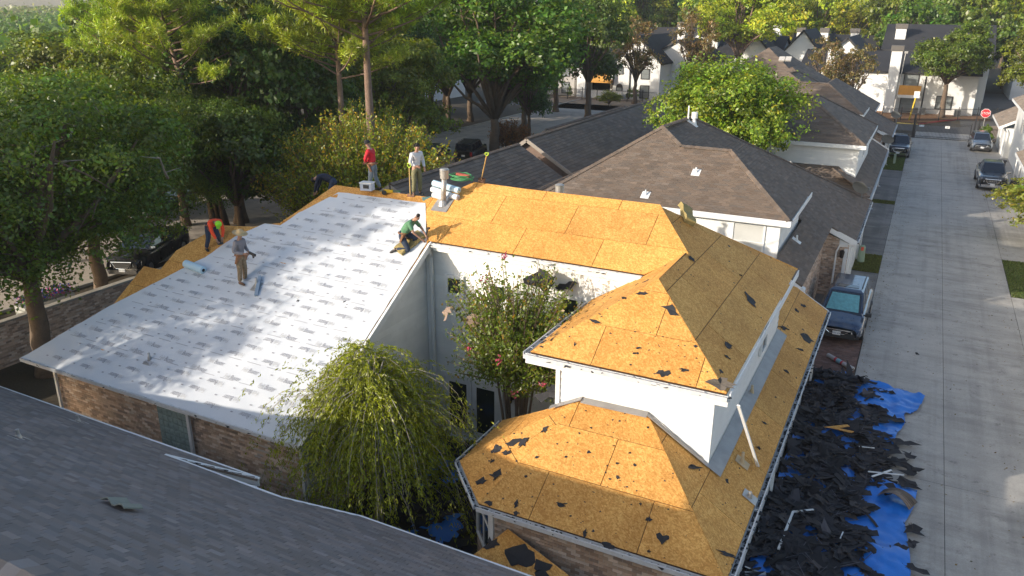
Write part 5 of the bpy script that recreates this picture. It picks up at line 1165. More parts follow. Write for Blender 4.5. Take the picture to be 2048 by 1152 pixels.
def vehicle(name, label, loc, rz, paint, L, W, Hh, kind='suv', plate='8NN 4592', grille='plain', sunshade=False, cat='car', z=0.03, rails=False):
    """Local: +x is the front, z up, centre of footprint at origin."""
    e = empty(name, (loc[0], loc[1], z), rz, label, cat); hw = W/2; xf, xr = L/2, -L/2
    if kind == 'van':   st = [(xf, .72), (xf-.12, .86), (xf-.9, 1.02), (xf-1.15, 1.07), (0, 1.12), (xr+.3, 1.12), (xr, 1.05)]; cab = (xf-.95, xf-2.15, xr+.42, xr+.06); wb = (xf-.98, xr+1.02)
    elif kind == 'suv': st = [(xf, .78), (xf-.12, .93), (xf-.95, 1.05), (xf-1.1, 1.08), (0, 1.12), (xr+.3, 1.12), (xr, 1.02)]; cab = (xf-1.05, xf-1.95, xr+.55, xr+.10); wb = (xf-.9, xr+.95)
    elif kind == 'boxy': st = [(xf, .95), (xf-.1, 1.08), (xf-1.0, 1.14), (xf-1.2, 1.16), (0, 1.2), (xr+.3, 1.2), (xr, 1.15)]; cab = (xf-1.35, xf-2.0, xr+.30, xr+.05); wb = (xf-.95, xr+1.05)
    elif kind == 'sedan': st = [(xf, .62), (xf-.15, .76), (xf-1.0, .88), (xf-1.25, .92), (0, .95), (xr+.9, .96), (xr+.1, .92), (xr, .8)]; cab = (xf-1.15, xf-2.05, xr+1.35, xr+.70); wb = (xf-.9, xr+1.0)
    else:               st = [(xf, .95), (xf-.1, 1.10), (xf-1.1, 1.20), (xf-1.35, 1.22), (0, 1.25), (xr+1.9, 1.25), (xr+.05, 1.22), (xr, 1.15)]; cab = (xf-1.35, xf-2.15, xr+2.15, xr+1.90); wb = (xf-.95, xr+1.15)
    def hwx(x):
        t = min((xf-x)/.55, (x-xr)/.45, 1.0); return hw*(.80+.20*math.sqrt(max(0, min(1, t*(2-t)))))
    def top(x):
        for (xa, za), (xb, zb) in zip(st[:-1], st[1:]):
            if xb <= x <= xa: return za+(zb-za)*(xa-x)/max(xa-xb, 1e-6)
        return st[-1][1]
    xs = sorted(set([xf, xf-.05, xf-.12, xf-.3, xf-.55]+[p[0] for p in st]+[xr, xr+.05, xr+.2, xr+.45]+[xf-L*i/14 for i in range(15)]), reverse=True)
    mb = MB(); mb.sm = True; vs = []; npf = 9
    for x in xs:
        w_, zt = hwx(x), top(x); en = min(1, (xf-x)/.1, (x-xr)/.1); lo = .30 if x < xf-.05 and x > xr+.05 else .36
        sec = [(-w_*.90, lo), (-w_*.985, .42), (-w_, .66), (-w_*.985, zt-.14), (-w_*.92, zt-.03), (-w_*.75, zt+.012), (-w_*.35, zt+.035), (0, zt+.042)]
        sec = sec+[(-a, b) for a, b in sec[-2::-1]]; npf = len(sec); vs += [(x, a, b) for a, b in sec]
    fs = [(i*npf+j, i*npf+j+1, (i+1)*npf+j+1, (i+1)*npf+j) for i in range(len(xs)-1) for j in range(npf-1)]
    fs += [(i*npf+npf-1, i*npf, (i+1)*npf, (i+1)*npf+npf-1) for i in range(len(xs)-1)]+[tuple(range(npf)), tuple(range((len(xs)-1)*npf, len(xs)*npf))[::-1]]
    mb.add(vs, fs); body = mb.build('body', paint, e)
    # greenhouse
    xa, xb, xc, xd = cab; zb_ = Hh; mb = MB(); mb.sm = False
    wl = lambda x: hwx(x)*.93; wr = hw*(.66 if kind == 'sedan' else .70 if kind != 'boxy' else .76)
    base = [(xa, top(xa)+.01), (xd, top(xd)+.01)]
    ring0 = [(xa, wl(xa)*.92, top(xa)), (xd, wl(xd), top(xd)), (xd, -wl(xd), top(xd)), (xa, -wl(xa)*.92, top(xa))]
    ring1 = [(xb, wr*.97, zb_-.05), (xc, wr*.97, zb_-.06), (xc, -wr*.97, zb_-.06), (xb, -wr*.97, zb_-.05)]
    ring2 = [(xb-.18, wr*.80, zb_), (xc+.15, wr*.80, zb_-.01), (xc+.15, -wr*.80, zb_-.01), (xb-.18, -wr*.80, zb_)]
    mb.add(ring0+ring1+ring2, [(i, (i+1) % 4, 4+(i+1) % 4, 4+i) for i in range(4)]+[(4+i, 4+(i+1) % 4, 8+(i+1) % 4, 8+i) for i in range(4)]+[(8, 9, 10, 11)]); cabin = mb.build('cabin', paint, e)
    def pane(name, q, off, mm=CGL, i0=.06, i1=.1, par=None):
        a, b, c, d = [Vector(p) for p in q]; n = (b-a).cross(d-a).normalized()
        if n.dot(((a+b+c+d)/4)-Vector(((xa+xd)/2, 0, (1+zb_)/2))) < 0: n = -n
        f = lambda s_, t: (a.lerp(b, s_)).lerp(d.lerp(c, s_), t)
        mb = MB(); mb.prism([f(i0, i1)+n*.002, f(1-i0, i1)+n*.002, f(1-i0, 1-i1)+n*.002, f(i0, 1-i1)+n*.002], n*off); return mb.build(name, mm, par or e)
    R0, R1_ = [Vector(p) for p in ring0], [Vector(p) for p in ring1]
    pane('windscreen', (R0[0], R0[3], R1_[3], R1_[0]), .012, i0=.04, i1=.04)
    if sunshade: pane('sunshade', (R0[0], R0[3], R1_[3], R1_[0]), .016, mat('teal_sunshade', (.16, .42, .45), .45, vary=.35, vscale=9), .10, .14)
    pane('rear_window', (R0[1], R0[2], R1_[2], R1_[1]), .012, i0=.07, i1=.12)
    ns = 3 if kind in ('van', 'suv', 'boxy') else 2
    for sgn, (p0, p1, t1, t0) in ((1, (R0[0], R0[1], R1_[1], R1_[0])), (-1, (R0[3], R0[2], R1_[2], R1_[3]))):
        for k in range(ns):
            a_, b_ = k/ns, (k+1)/ns; pane('side_window', (p0.lerp(p1, a_), p0.lerp(p1, b_), t0.lerp(t1, b_), t0.lerp(t1, a_)), .01, i0=.07, i1=.10)
        m2 = MB(); y = sgn*(wl(xa)+.14); m2.prism([(xa-.1, y-.12, top(xa)+.02), (xa-.1, y+.12, top(xa)+.04), (xa-.1, y+.12, top(xa)+.19), (xa-.1, y-.12, top(xa)+.19)], (.10, 0, 0)); m2.bar((xa-.08, sgn*(wl(xa)-.05), top(xa)+.06), (xa-.06, y, top(xa)+.08), .05, .05); m2.build('mirror', BPL if kind != 'pickup' else CHR, e)
        for x in wb:
            wheel = MB(); yy = sgn*(hw-.10); rr = .34 if kind in ('van', 'sedan', 'suv') else .40
            a = Vector((x, sgn*(hw*.80 if False else hwx(x)-.2), rr)); wheel.lathe(a, (0, sgn, 0), [(0, rr*.8), (.02, rr*.97), (.05, rr), (.19, rr), (.22, rr*.95), (.225, rr*.7)], 18); wo = wheel.build('wheel', TYRE, e)
            m3 = MB(); m3.lathe(a, (0, sgn, 0), [(.10, rr*.1), (.228, rr*.66), (.238, rr*.6), (.232, rr*.25), (.24, rr*.12)], 10); m3.build('rim', RIM, wo)
            m4 = MB(); pts = [(x+(rr+.05)*math.cos(t), sgn*(hwx(x)+.0), rr+(rr+.05)*math.sin(t)) for t in [math.pi*q/10 for q in range(11)]]; m4.tube(pts, .035, 5); m4.build('wheel_arch', BPL, e)
    # front
    zf = top(xf); fx = lambda y: xf-.02
    mb = MB(); mb.bar((xf-.02, -hw*.74, .42), (xf-.02, hw*.74, .42), .14, .22) ; mb.bar((xf-.12, -hw*.90, .40), (xf-.12, hw*.90, .40), .2, .16); mb.build('bumper', BPL if kind != 'pickup' else CHR, e)
    gz = (zf*.80 if kind in ('van', 'suv', 'sedan') else zf*.82); gh = .17 if kind in ('van', 'suv', 'sedan') else .34
    mb = MB(); mb.prism([(xf+.005, -hw*.44, gz-gh/2), (xf+.005, hw*.44, gz-gh/2), (xf+.005, hw*.52, gz+gh/2), (xf+.005, -hw*.52, gz+gh/2)], (.025, 0, 0)); g = mb.build('grille', BPL, e)
    mb = MB(); gold = 4 if gh < .2 else 3
    for k in range(gold): zz = gz-gh/2+gh*(k+.5)/gold; mb.bar((xf+.035, -hw*.45, zz), (xf+.035, hw*.45, zz), .012, .014)
    mb.build('grille_bar', CHR if kind in ('van', 'pickup') else BPL, g)
    mb = MB(); mb.tube([(xf+.03, -hw*.54, gz+gh/2), (xf+.035, hw*.54, gz+gh/2)], .022, 6); mb.tube([(xf+.03, -hw*.52, gz+gh/2), (xf+.04, -hw*.3, gz-gh/2), (xf+.04, hw*.3, gz-gh/2), (xf+.03, hw*.52, gz+gh/2)], .018, 6); mb.build('grille_surround', CHR, g)
    if grille == 'H':
        mb = MB(); x_ = xf+.045
        for y in (-.035, .035): mb.bar((x_, y*1.2, gz+.05), (x_, y*.85, gz-.05), .012, .014)
        mb.bar((x_, -.035, gz), (x_, .035, gz), .012, .014); mb.tube([(x_, .075*math.cos(t), gz+.06*math.sin(t)) for t in [math.pi*q/6 for q in range(13)]], .007, 5); mb.build('emblem', CHR, g)
    if grille == 'RAM': write(g, 'RAM', .16, (xf+.045, 0, gz), (0, 1, 0), (0, 0, 1), CHR, sx=1.6)
    if grille == 'cross':
        mb = MB(); mb.bar((xf+.045, -.17, gz), (xf+.045, .17, gz), .02, .05); mb.build('emblem', mat('gold_emblem', (.55, .4, .12), .3, metal=.8), g)
    for sgn in (1, -1):
        hz = zf*.86 if kind != 'pickup' else zf*.85; h_ = .15 if kind in ('van', 'suv', 'sedan') else .24
        mb = MB(); mb.prism([(xf-.02, sgn*hw*.56, hz-h_/2), (xf-.22, sgn*hw*.93, hz-h_*.3), (xf-.26, sgn*hw*.955, hz+h_*.55), (xf-.05, sgn*hw*.56, hz+h_*.45)], (.045, sgn*.02, .0)); mb.build('headlight', LAMP, e)
        mb = MB(); mb.bar((xf-.14, sgn*hw*.80, .45), (xf-.03, sgn*hw*.66, .45), .05, .09); mb.build('fog_lamp', LAMP, e)
        mb = MB(); zt_ = top(xr+.1); mb.prism([(xr-.005, sgn*hw*.62, zt_-.38), (xr+.0, sgn*hw*.84, zt_-.38), (xr+.0, sgn*hw*.84, zt_-.02), (xr-.005, sgn*hw*.62, zt_-.02)], (-.03, 0, 0)); mb.build('tail_light', RED, e)
    mb = MB(); mb.prism([(xf+.06, -.16, .44), (xf+.06, .16, .44), (xf+.06, .16, .60), (xf+.06, -.16, .60)], (.012, 0, 0)); p_ = mb.build('number_plate', PLATE, e); write(p_, plate, .085, (xf+.075, 0, .515), (0, 1, 0), (0, 0, 1), PLTX)
    mb = MB(); mb.prism([(xr-.012, -.16, .72), (xr-.012, .16, .72), (xr-.012, .16, .88), (xr-.012, -.16, .88)], (-.012, 0, 0)); mb.build('number_plate', PLATE, e)
    mb = MB(); mb.bar((xr+.02, -hw*.8, .48), (xr+.02, hw*.8, .48), .12, .2); mb.build('bumper', BPL if kind != 'pickup' else CHR, e)
    # shut lines and trim, roof details
    mb = MB()
    for y in (-1, 1):
        for x in ((xa+xd)/2+.55, (xa+xd)/2-.45): mb.bar((x, y*(hw+.001), .42), (x, y*(hw*.985+.003), top(x)-.15), .012, .012)
        mb.bar((xa-.2, y*(hw+.004), top(0)-.28), (xd+.3, y*(hw+.004), top(0)-.28), .02, .02)
    mb.bar((xf-.5, -hw*.6, top(xf-.5)+.03), (xf-.5, hw*.6, top(xf-.5)+.03), .01, .006); mb.build('shut_lines', BPL, e)
    if kind in ('van', 'boxy') or rails:
        for y in (-wr*.86, wr*.86):
            mb = MB(); mb.tube([(xb-.4, y, Hh+.01), (xb-.5, y, Hh+.06), (xc+.4, y, Hh+.055), (xc+.3, y, Hh)], .02, 6); mb.build('roof_rail', BPL, e)
    if kind == 'van':
        mb = MB(); [mb.bar((xb-1.0, y, Hh+.004), (xc+.4, y, Hh+.0), .03, .012) for y in (-.35, -.12, .12, .35)]; mb.build('roof_rib', paint, e)
        mb = MB(); mb.prism([(xb-.35, -.45, Hh+.003), (xb-.35, .45, Hh+.003), (xb-.72, .42, Hh+.003), (xb-.72, -.42, Hh+.003)], (0, 0, .012)); mb.build('sunroof', CGL, e)
    if kind == 'pickup':
        mb = MB(); mb.box((xr+.12, -hw*.82, top(xr+1)-.03), (xr+1.8, hw*.82, top(xr+1)+.06)); mb.build('bed', BPL, e)
    return e
NAVY = car_paint('slate_blue_paint', (.035, .06, .115)); NAVY2 = car_paint('deep_blue_paint', (.012, .02, .045)); SILV = car_paint('silver_blue_paint', (.16, .20, .25)); BLKP = car_paint('black_paint', (.012, .012, .014), .3); CHAR = car_paint('charcoal_paint', (.05, .058, .07)); WHT = car_paint('white_car_paint', (.6, .6, .6), .1)
S = -math.pi/2
vehicle('parked_van', 'dark blue minivan with a teal sunshade parked beside the roof gutter', (-1.68, 35.85), S-.02, NAVY, 5.1, 1.96, 1.75, 'van', '8NN 4592', 'H', sunshade=True, cat='van', z=.055)
vehicle('parked_pickup', 'charcoal pickup with chrome grille parked facing the camera at right', (5.75, 73.6), S, CHAR, 5.9, 2.03, 1.95, 'pickup', 'KLR 2047', 'RAM', cat='pickup truck', z=.05)
vehicle('parked_suv', 'light blue silver compact SUV parked near the gate', (5.75, 93.0), S+.05, SILV, 4.55, 1.85, 1.70, 'suv', 'BDW 8814', 'H', cat='suv', z=.05)
vehicle('parked_pickup', 'dark blue pickup parked on the left before the gate', (-1.45, 86.2), S, NAVY2, 5.9, 2.0, 1.9, 'pickup', 'CKM 3310', cat='pickup truck', z=.045)
vehicle('parked_pickup', 'black pickup with lit chrome nose parked beyond the garden wall', (-36.4, 27.6), S+.42, BLKP, 5.9, 2.0, 1.9, 'pickup', 'JTR 5521', cat='pickup truck', z=.03)
vehicle('parked_suv', 'black boxy SUV seen from behind under the big green tree', (-36.6, 63.0), -S+.25, BLKP, 5.1, 2.0, 1.9, 'boxy', 'FWN 7730', cat='suv', z=.03)
vehicle('parked_car', 'dark red lit car just left of the black boxy SUV', (-39.6, 61.5), -S+.25, BLKP, 4.8, 1.85, 1.5, 'sedan', 'GHT 1206', cat='car', z=.03)
vehicle('parked_car', 'white car half hidden by oak leaves beyond the west street', (-45.6, 29.6), S+.3, WHT, 4.8, 1.85, 1.5, 'sedan', 'HPL 9042', cat='car', z=.03)
vehicle('parked_suv', 'dark SUV beside the white car beyond the west street', (-45.0, 35.8), S+.2, BLKP, 4.8, 1.95, 1.75, 'suv', 'LMB 6617', cat='suv', z=.03)

# ------------------------------------------------------------------ gate, fences, signs, poles
IRON = mat('black_iron', (.02, .02, .022), .5)
def iron_fence(name, a, b, h, label, cat='fence', step=.13, post=2.4, z0=.05, rails=(.12, .9)):
    a, b = Vector((a[0], a[1], z0)), Vector((b[0], b[1], z0)); e = empty(name, tuple(a), 0, label, cat); d = (b-a); L = d.length; d.normalize(); mb = MB(); k = 0
    while k < L: mb.bar(d*k, d*k+Vector((0, 0, h)), .028, .028); k += step
    mb.build('picket', IRON, e, kind='stuff')
    for r_ in rails: mb = MB(); mb.bar(Vector((0, 0, h*r_)), d*L+Vector((0, 0, h*r_)), .045, .05); mb.build('rail', IRON, e)
    k = 0
    while k <= L+.01: mb = MB(); mb.bar(d*k, d*k+Vector((0, 0, h+.15)), .09, .09); mb.build('post', IRON, e); k += post
    return e
g = iron_fence('sliding_gate', (-.4, 98.3), (5.0, 98.3), 1.75, 'black iron sliding gate across the far end of the alley', 'gate', rails=(.03, .12, .88, .97), post=5.4)
for x in (.2, 1.0, 2.35):
    pass
mb = MB(); mb.prism([(2.9, -.05, 1.22), (3.35, -.05, 1.22), (3.35, -.05, 1.47), (2.9, -.05, 1.47)], (0, -.02, 0)); sgn_ = mb.build('gate_sign', WHITE, g); write(sgn_, '101', .2, (3.12, -.08, 1.345), (1, 0, 0), (0, 0, 1), BLK)
mb = MB(); mb.prism([(.35, -.05, 1.25), (.85, -.05, 1.25), (.85, -.05, 1.45), (.35, -.05, 1.45)], (0, -.02, 0)); mb.build('gate_sign', mat('pale_blue_sign', (.4, .5, .6), .5), g)
for x, lab in ((-.55, 'tall black gate post left of the sliding gate'), (5.3, 'black gate post right of the sliding gate'), (5.65, 'second black post right of the sliding gate')):
    e = empty('gate_post', (x, 98.5, 0), 0, lab, 'post'); mb = MB(); mb.box((-.09, -.09, 0), (.09, .09, 2.5 if x < 0 else 2.2)); mb.build('shaft', IRON, e); mb = MB(); mb.lathe((0, 0, 2.5 if x < 0 else 2.2), (0, 0, 1), [(0, .11), (.05, .12), (.12, .03)], 8); mb.build('cap', IRON, e)
iron_fence('iron_fence', (5.8, 98.6), (8.4, 98.6), 1.5, 'short black iron fence right of the gate before the stop sign')
iron_fence('iron_fence', (-4.5, 112.4), (11, 119.8), 1.6, 'black iron fence through the straw bed below the gate apartments')
iron_fence('iron_fence', (-52, 115.5), (-35.5, 116.2), 1.7, 'black iron fence before the amber balcony apartments')
iron_fence('iron_fence', (-2.6, 99), (-.7, 98.5), 1.7, 'short black iron fence behind the dark blue pickup')
e = empty('stop_sign', (6.42, 104.6, 0), 0, 'red octagonal STOP sign on a steel post at the upper right', 'sign')
mb = MB(); mb.box((-.03, -.02, 0), (.03, .02, 2.2)); mb.build('post', GREYM, e)
oc = lambda r_, y: [(r_*math.cos(R(22.5+45*k)), y, 2.45+r_*math.sin(R(22.5+45*k))) for k in range(8)]
mb = MB(); mb.prism(oc(.52, -.03), (0, .012, 0)); pn = mb.build('sign_border', WHITE, e)
mb = MB(); mb.prism(oc(.48, -.034), (0, -.004, 0)); mb.build('sign_face', mat('sign_red', (.62, .03, .04), .4, vary=.04), e)
write(e, 'STOP', .36, (0, -.042, 2.45), (1, 0, 0), (0, 0, 1), WHITE, name='lettering')
e = empty('yellow_pole', (-1.35, 114.2, 0), 0, 'leaning yellow pole with a white sign in the straw bed', 'pole'); mb = MB(); mb.tube([(0, 0, 0), (.35, 0, 2.9)], .09, 8); mb.build('pole', mat('yellow_paint', (.75, .52, .03), .5), e); mb = MB(); mb.box((.1, -.12, 2.9), (.75, -.09, 3.7)); mb.build('sign_plate', WHITE, e)
e = empty('lamp_pole', (-3.4, 116.5, 0), 0, 'tall thin pale pole with a small lamp before the gate apartments', 'lamp'); mb = MB(); mb.tube([(0, 0, 0), (.35, 0, 8.2)], [.09, .05], 8); mb.build('pole', GREYM, e); mb = MB(); mb.box((.2, -.25, 8.15), (.6, .2, 8.4)); mb.build('lamp_head', GREYM, e)
for x, lab in ((-.9, 'left grey air conditioner unit behind the straw bed fence'), (-.0, 'right grey air conditioner unit behind the straw bed fence'), (4.2, 'green grey air conditioner unit beside the gate oak')):
    e = empty('air_conditioner', (x, 121.6, 0), 0, lab, 'air conditioner'); mb = MB(); mb.box((-.38, -.38, .1), (.38, .38, .95)); mb.build('cabinet', mat('ac_grey', (.25, .26, .25), .6), e); mb = MB(); [mb.box((-.3, -.4, .2+k*.1), (.3, -.385, .25+k*.1)) for k in range(7)]; mb.build('louvre', BPL, e, kind='stuff')
# transformer box and satellite dishes
e = empty('utility_box', (-1.75, 46.2, 0), 0, 'pale green utility post with an orange tag on the grass strip', 'utility box'); mb = MB(); mb.lathe((0, 0, 0), (0, 0, 1), [(0, .20), (.9, .16), (1.0, .12), (1.02, .02)], 10); mb.build('case', mat('pale_green_box', (.30, .38, .27), .6), e); mb = MB(); mb.box((-.06, -.2, .75), (.08, -.15, .95)); mb.build('tag_label', mat('orange_tag', (.8, .12, .05), .5), e)
e = empty('utility_post', (-1.55, 80.0, 0), 0, 'small pale green post on the far grass strip', 'utility box'); mb = MB(); mb.box((-.1, -.1, 0), (.1, .1, .9)); mb.build('case', MATS['pale_green_box'], e)
def dish(x, y, z, rz, lab, s_=1.0):
    e = empty('satellite_dish', (x, y, z), rz, lab, 'satellite dish'); e.scale = (s_,)*3; mb = MB(); mb.sm = True; vs = []; fs = []
    for i in range(5):
        for j in range(16): t = 2*math.pi*j/16; r_ = .42*i/4; vs.append((r_*math.cos(t), .08*(i/4)**2-.02, .5+r_*math.sin(t)*.85))
    for i in range(4): fs += [(i*16+j, i*16+(j+1) % 16, (i+1)*16+(j+1) % 16, (i+1)*16+j) for j in range(16)]
    mb.add(vs, fs); DG = mat('dish_grey', (.16, .17, .17), .5); d_ = mb.build('reflector', DG, e); d_.rotation_euler = (R(-25), 0, 0)
    mb = MB(); mb.tube([(0, 0, -.3), (0, .05, .3), (0, .08, .5)], .03, 6); mb.build('mast', DG, e); mb = MB(); mb.tube([(0, .05, .15), (0, -.45, .25)], .02, 5); mb.box((-.06, -.55, .22), (.06, -.42, .34)); mb.build('feed_arm', DG, e)
dish(-2.3, 48.3, 3.35, R(150), 'grey satellite dish on the neighbour roof edge by the gutter', 1.15); dish(-2.0, 70.2, 3.1, R(160), 'satellite dish on the far roof corner before the grass strip', 1.2); dish(-2.1, 86.9, 3.2, R(150), 'satellite dish near the dark blue pickup', 1.2); dish(8.6, 80.5, 3.6, R(200), 'dark satellite dish on the tan garage roof at right', 1.3)
for (x, y, lab) in ((6.9, 80.0, 'grey rubbish bin beside the garage at right of the pickup'), (7.2, 70.5, 'dark rubbish bin behind the yellow green bush')):
    e = empty('wheeled_bin', (x, y, .04), 0, lab, 'bin'); mb = MB(); mb.prism([(-.25, -.3, 0), (.25, -.3, 0), (.3, .3, 0), (-.3, .3, 0)], (0, 0, 1.0)); mb.build('tub', BPL, e); mb = MB(); mb.box((-.32, -.36, 1.0), (.32, .34, 1.07)); mb.build('lid', BPL, e)
# garden wall west of the house, planter
gw = empty('garden_wall', (0, 0, 0), 0, 'long shaded brown brick garden wall left of the white roof', 'wall'); 
brick_wall(gw, (-30.2, 14), (-30.2, 24.2), 0, 1.8, cap=0); mb = MB(); mb.box((-30.35, 2, 1.8), (-30.05, 24.3, 1.88)); mb.build('coping', CURB, gw)
mb = MB(); mb.box((-30.3, 2, 0), (-30.2, 14, 1.8)); mb.build('wall_body', BRICK, gw)
e = empty('flower_planter', (-31.6, 18.6, 0), R(90), 'slatted planter of blue and pink flowers behind the garden wall', 'planter'); mb = MB(); 
for k in range(5): mb.box((-1.1, -.35, .9+.16*k), (1.1, .35, 1.03+.16*k))
mb.build('slat', mat('grey_slat', (.33, .34, .32), .7), e, kind='stuff')
mb = MB(); rr = random.Random(4)
for k in range(700):
    c = Vector((rr.uniform(-1.1, 1.1), rr.uniform(-.38, .38), 1.75+rr.uniform(0, .28))); a = Vector((rr.gauss(0, 1), rr.gauss(0, 1), rr.gauss(0, 1))).normalized()*.05; b = a.orthogonal(); mb.cur = rr.choice([(.10, .10, .55), (.6, .12, .28), (.10, .2, .06), (.45, .4, .6), (.1, .2, .05)]); mb.add([c-a, c+b, c+a, c-b], [(0, 1, 2, 3)])
mb.build('blossom', mat('petal', (1, 1, 1), .7, vary=0.0, tint=True), e, kind='stuff')
# grass strips
GR = leaf_mat('grass_blade', (.12, .15, .035), .3)
def grass(name, x0, x1, y0, y1, n, seed, kind_col=1.0):
    r = np.random.default_rng(seed); C = np.stack([r.uniform(x0, x1, n), r.uniform(y0, y1, n), r.uniform(.03, .06, n)], 1).astype('f'); A = unit(r.normal(size=(n, 3))*.5+np.array([0, 0, 1])); B = unit(np.cross(A, r.normal(size=(n, 3)))); L = r.uniform(.08, .16, n)
    link_mesh(name, cards_mesh(name, C, A, B, L, L*.35, GR, tints_for(n, .3, .12)*kind_col), kind='stuff')
    mb = MB(); mb.box((x0, y0, 0), (x1, y1, .03)); mb.build('turf', mat('turf', (.07, .075, .03), .95, vary=.3, vscale=2, fine=.3), kind='structure')
grass('grass_strip', -2.3, -.74, 44.5, 48.0, 9000, 1); grass('grass_strip', -2.3, -.74, 76.6, 84.5, 9000, 2); grass('grass_strip', -2.2, -.74, 62.2, 63.35, 3000, 3); grass('grass_strip', 5.36, 8.3, 43.6, 50.4, 14000, 4)
# ------------------------------------------------------------------ torn felt, the heap of old shingles, tarps, roofing gear
def jag(r, w, h, n=11, rough=.42):
    return [((w/2)*math.cos(2*math.pi*k/n)*r.uniform(1-rough*1.6, 1+rough)+r.gauss(0, w*.04), (h/2)*math.sin(2*math.pi*k/n)*r.uniform(1-rough*1.6, 1+rough)) for k in range(n)]
def scrap_mesh(seed, w, h, pl, ang, curl=.02, m=None, name='felt_scrap', lift=.016):
    r = random.Random(seed); pts = jag(r, w, h, r.choice([11, 13, 16])); mb = MB(); ca, sa = math.cos(ang), math.sin(ang); n = len(pts); mb.cur = tint(.3)
    f = lambda a, b, k: pl.u*(a*ca-b*sa)+pl.v*(a*sa+b*ca)+pl.n*(lift+curl*k)
    lo = [f(a, b, (r.random()**2)) for a, b in pts]; c = f(0, 0, .1); hi = [p+pl.n*.004 for p in lo]
    mb.add(hi+[c+pl.n*.004], [(i, (i+1) % n, n) for i in range(n)]); mb.add(lo+hi, [(i, (i+1) % n, n+(i+1) % n, n+i) for i in range(n)])
    return mb.mesh(name, m or FELT)
def scrap(px, py, pl, wpx, hpx, ang, lab, seed, group=None, m=None, curl=.03):
    p = pl.hit(px, py); D = (p-CAMV).dot(fw); k = D/CAM_F
    fore = abs(ray(px, py).normalized().dot(pl.n)); w_, h_ = wpx*k, hpx*k/max(fore, .3)
    o = link_mesh('felt_scrap', scrap_mesh(seed, w_, h_, pl, ang, curl, m), label=lab, cat='roofing scrap', group=group); o.location = p; return o
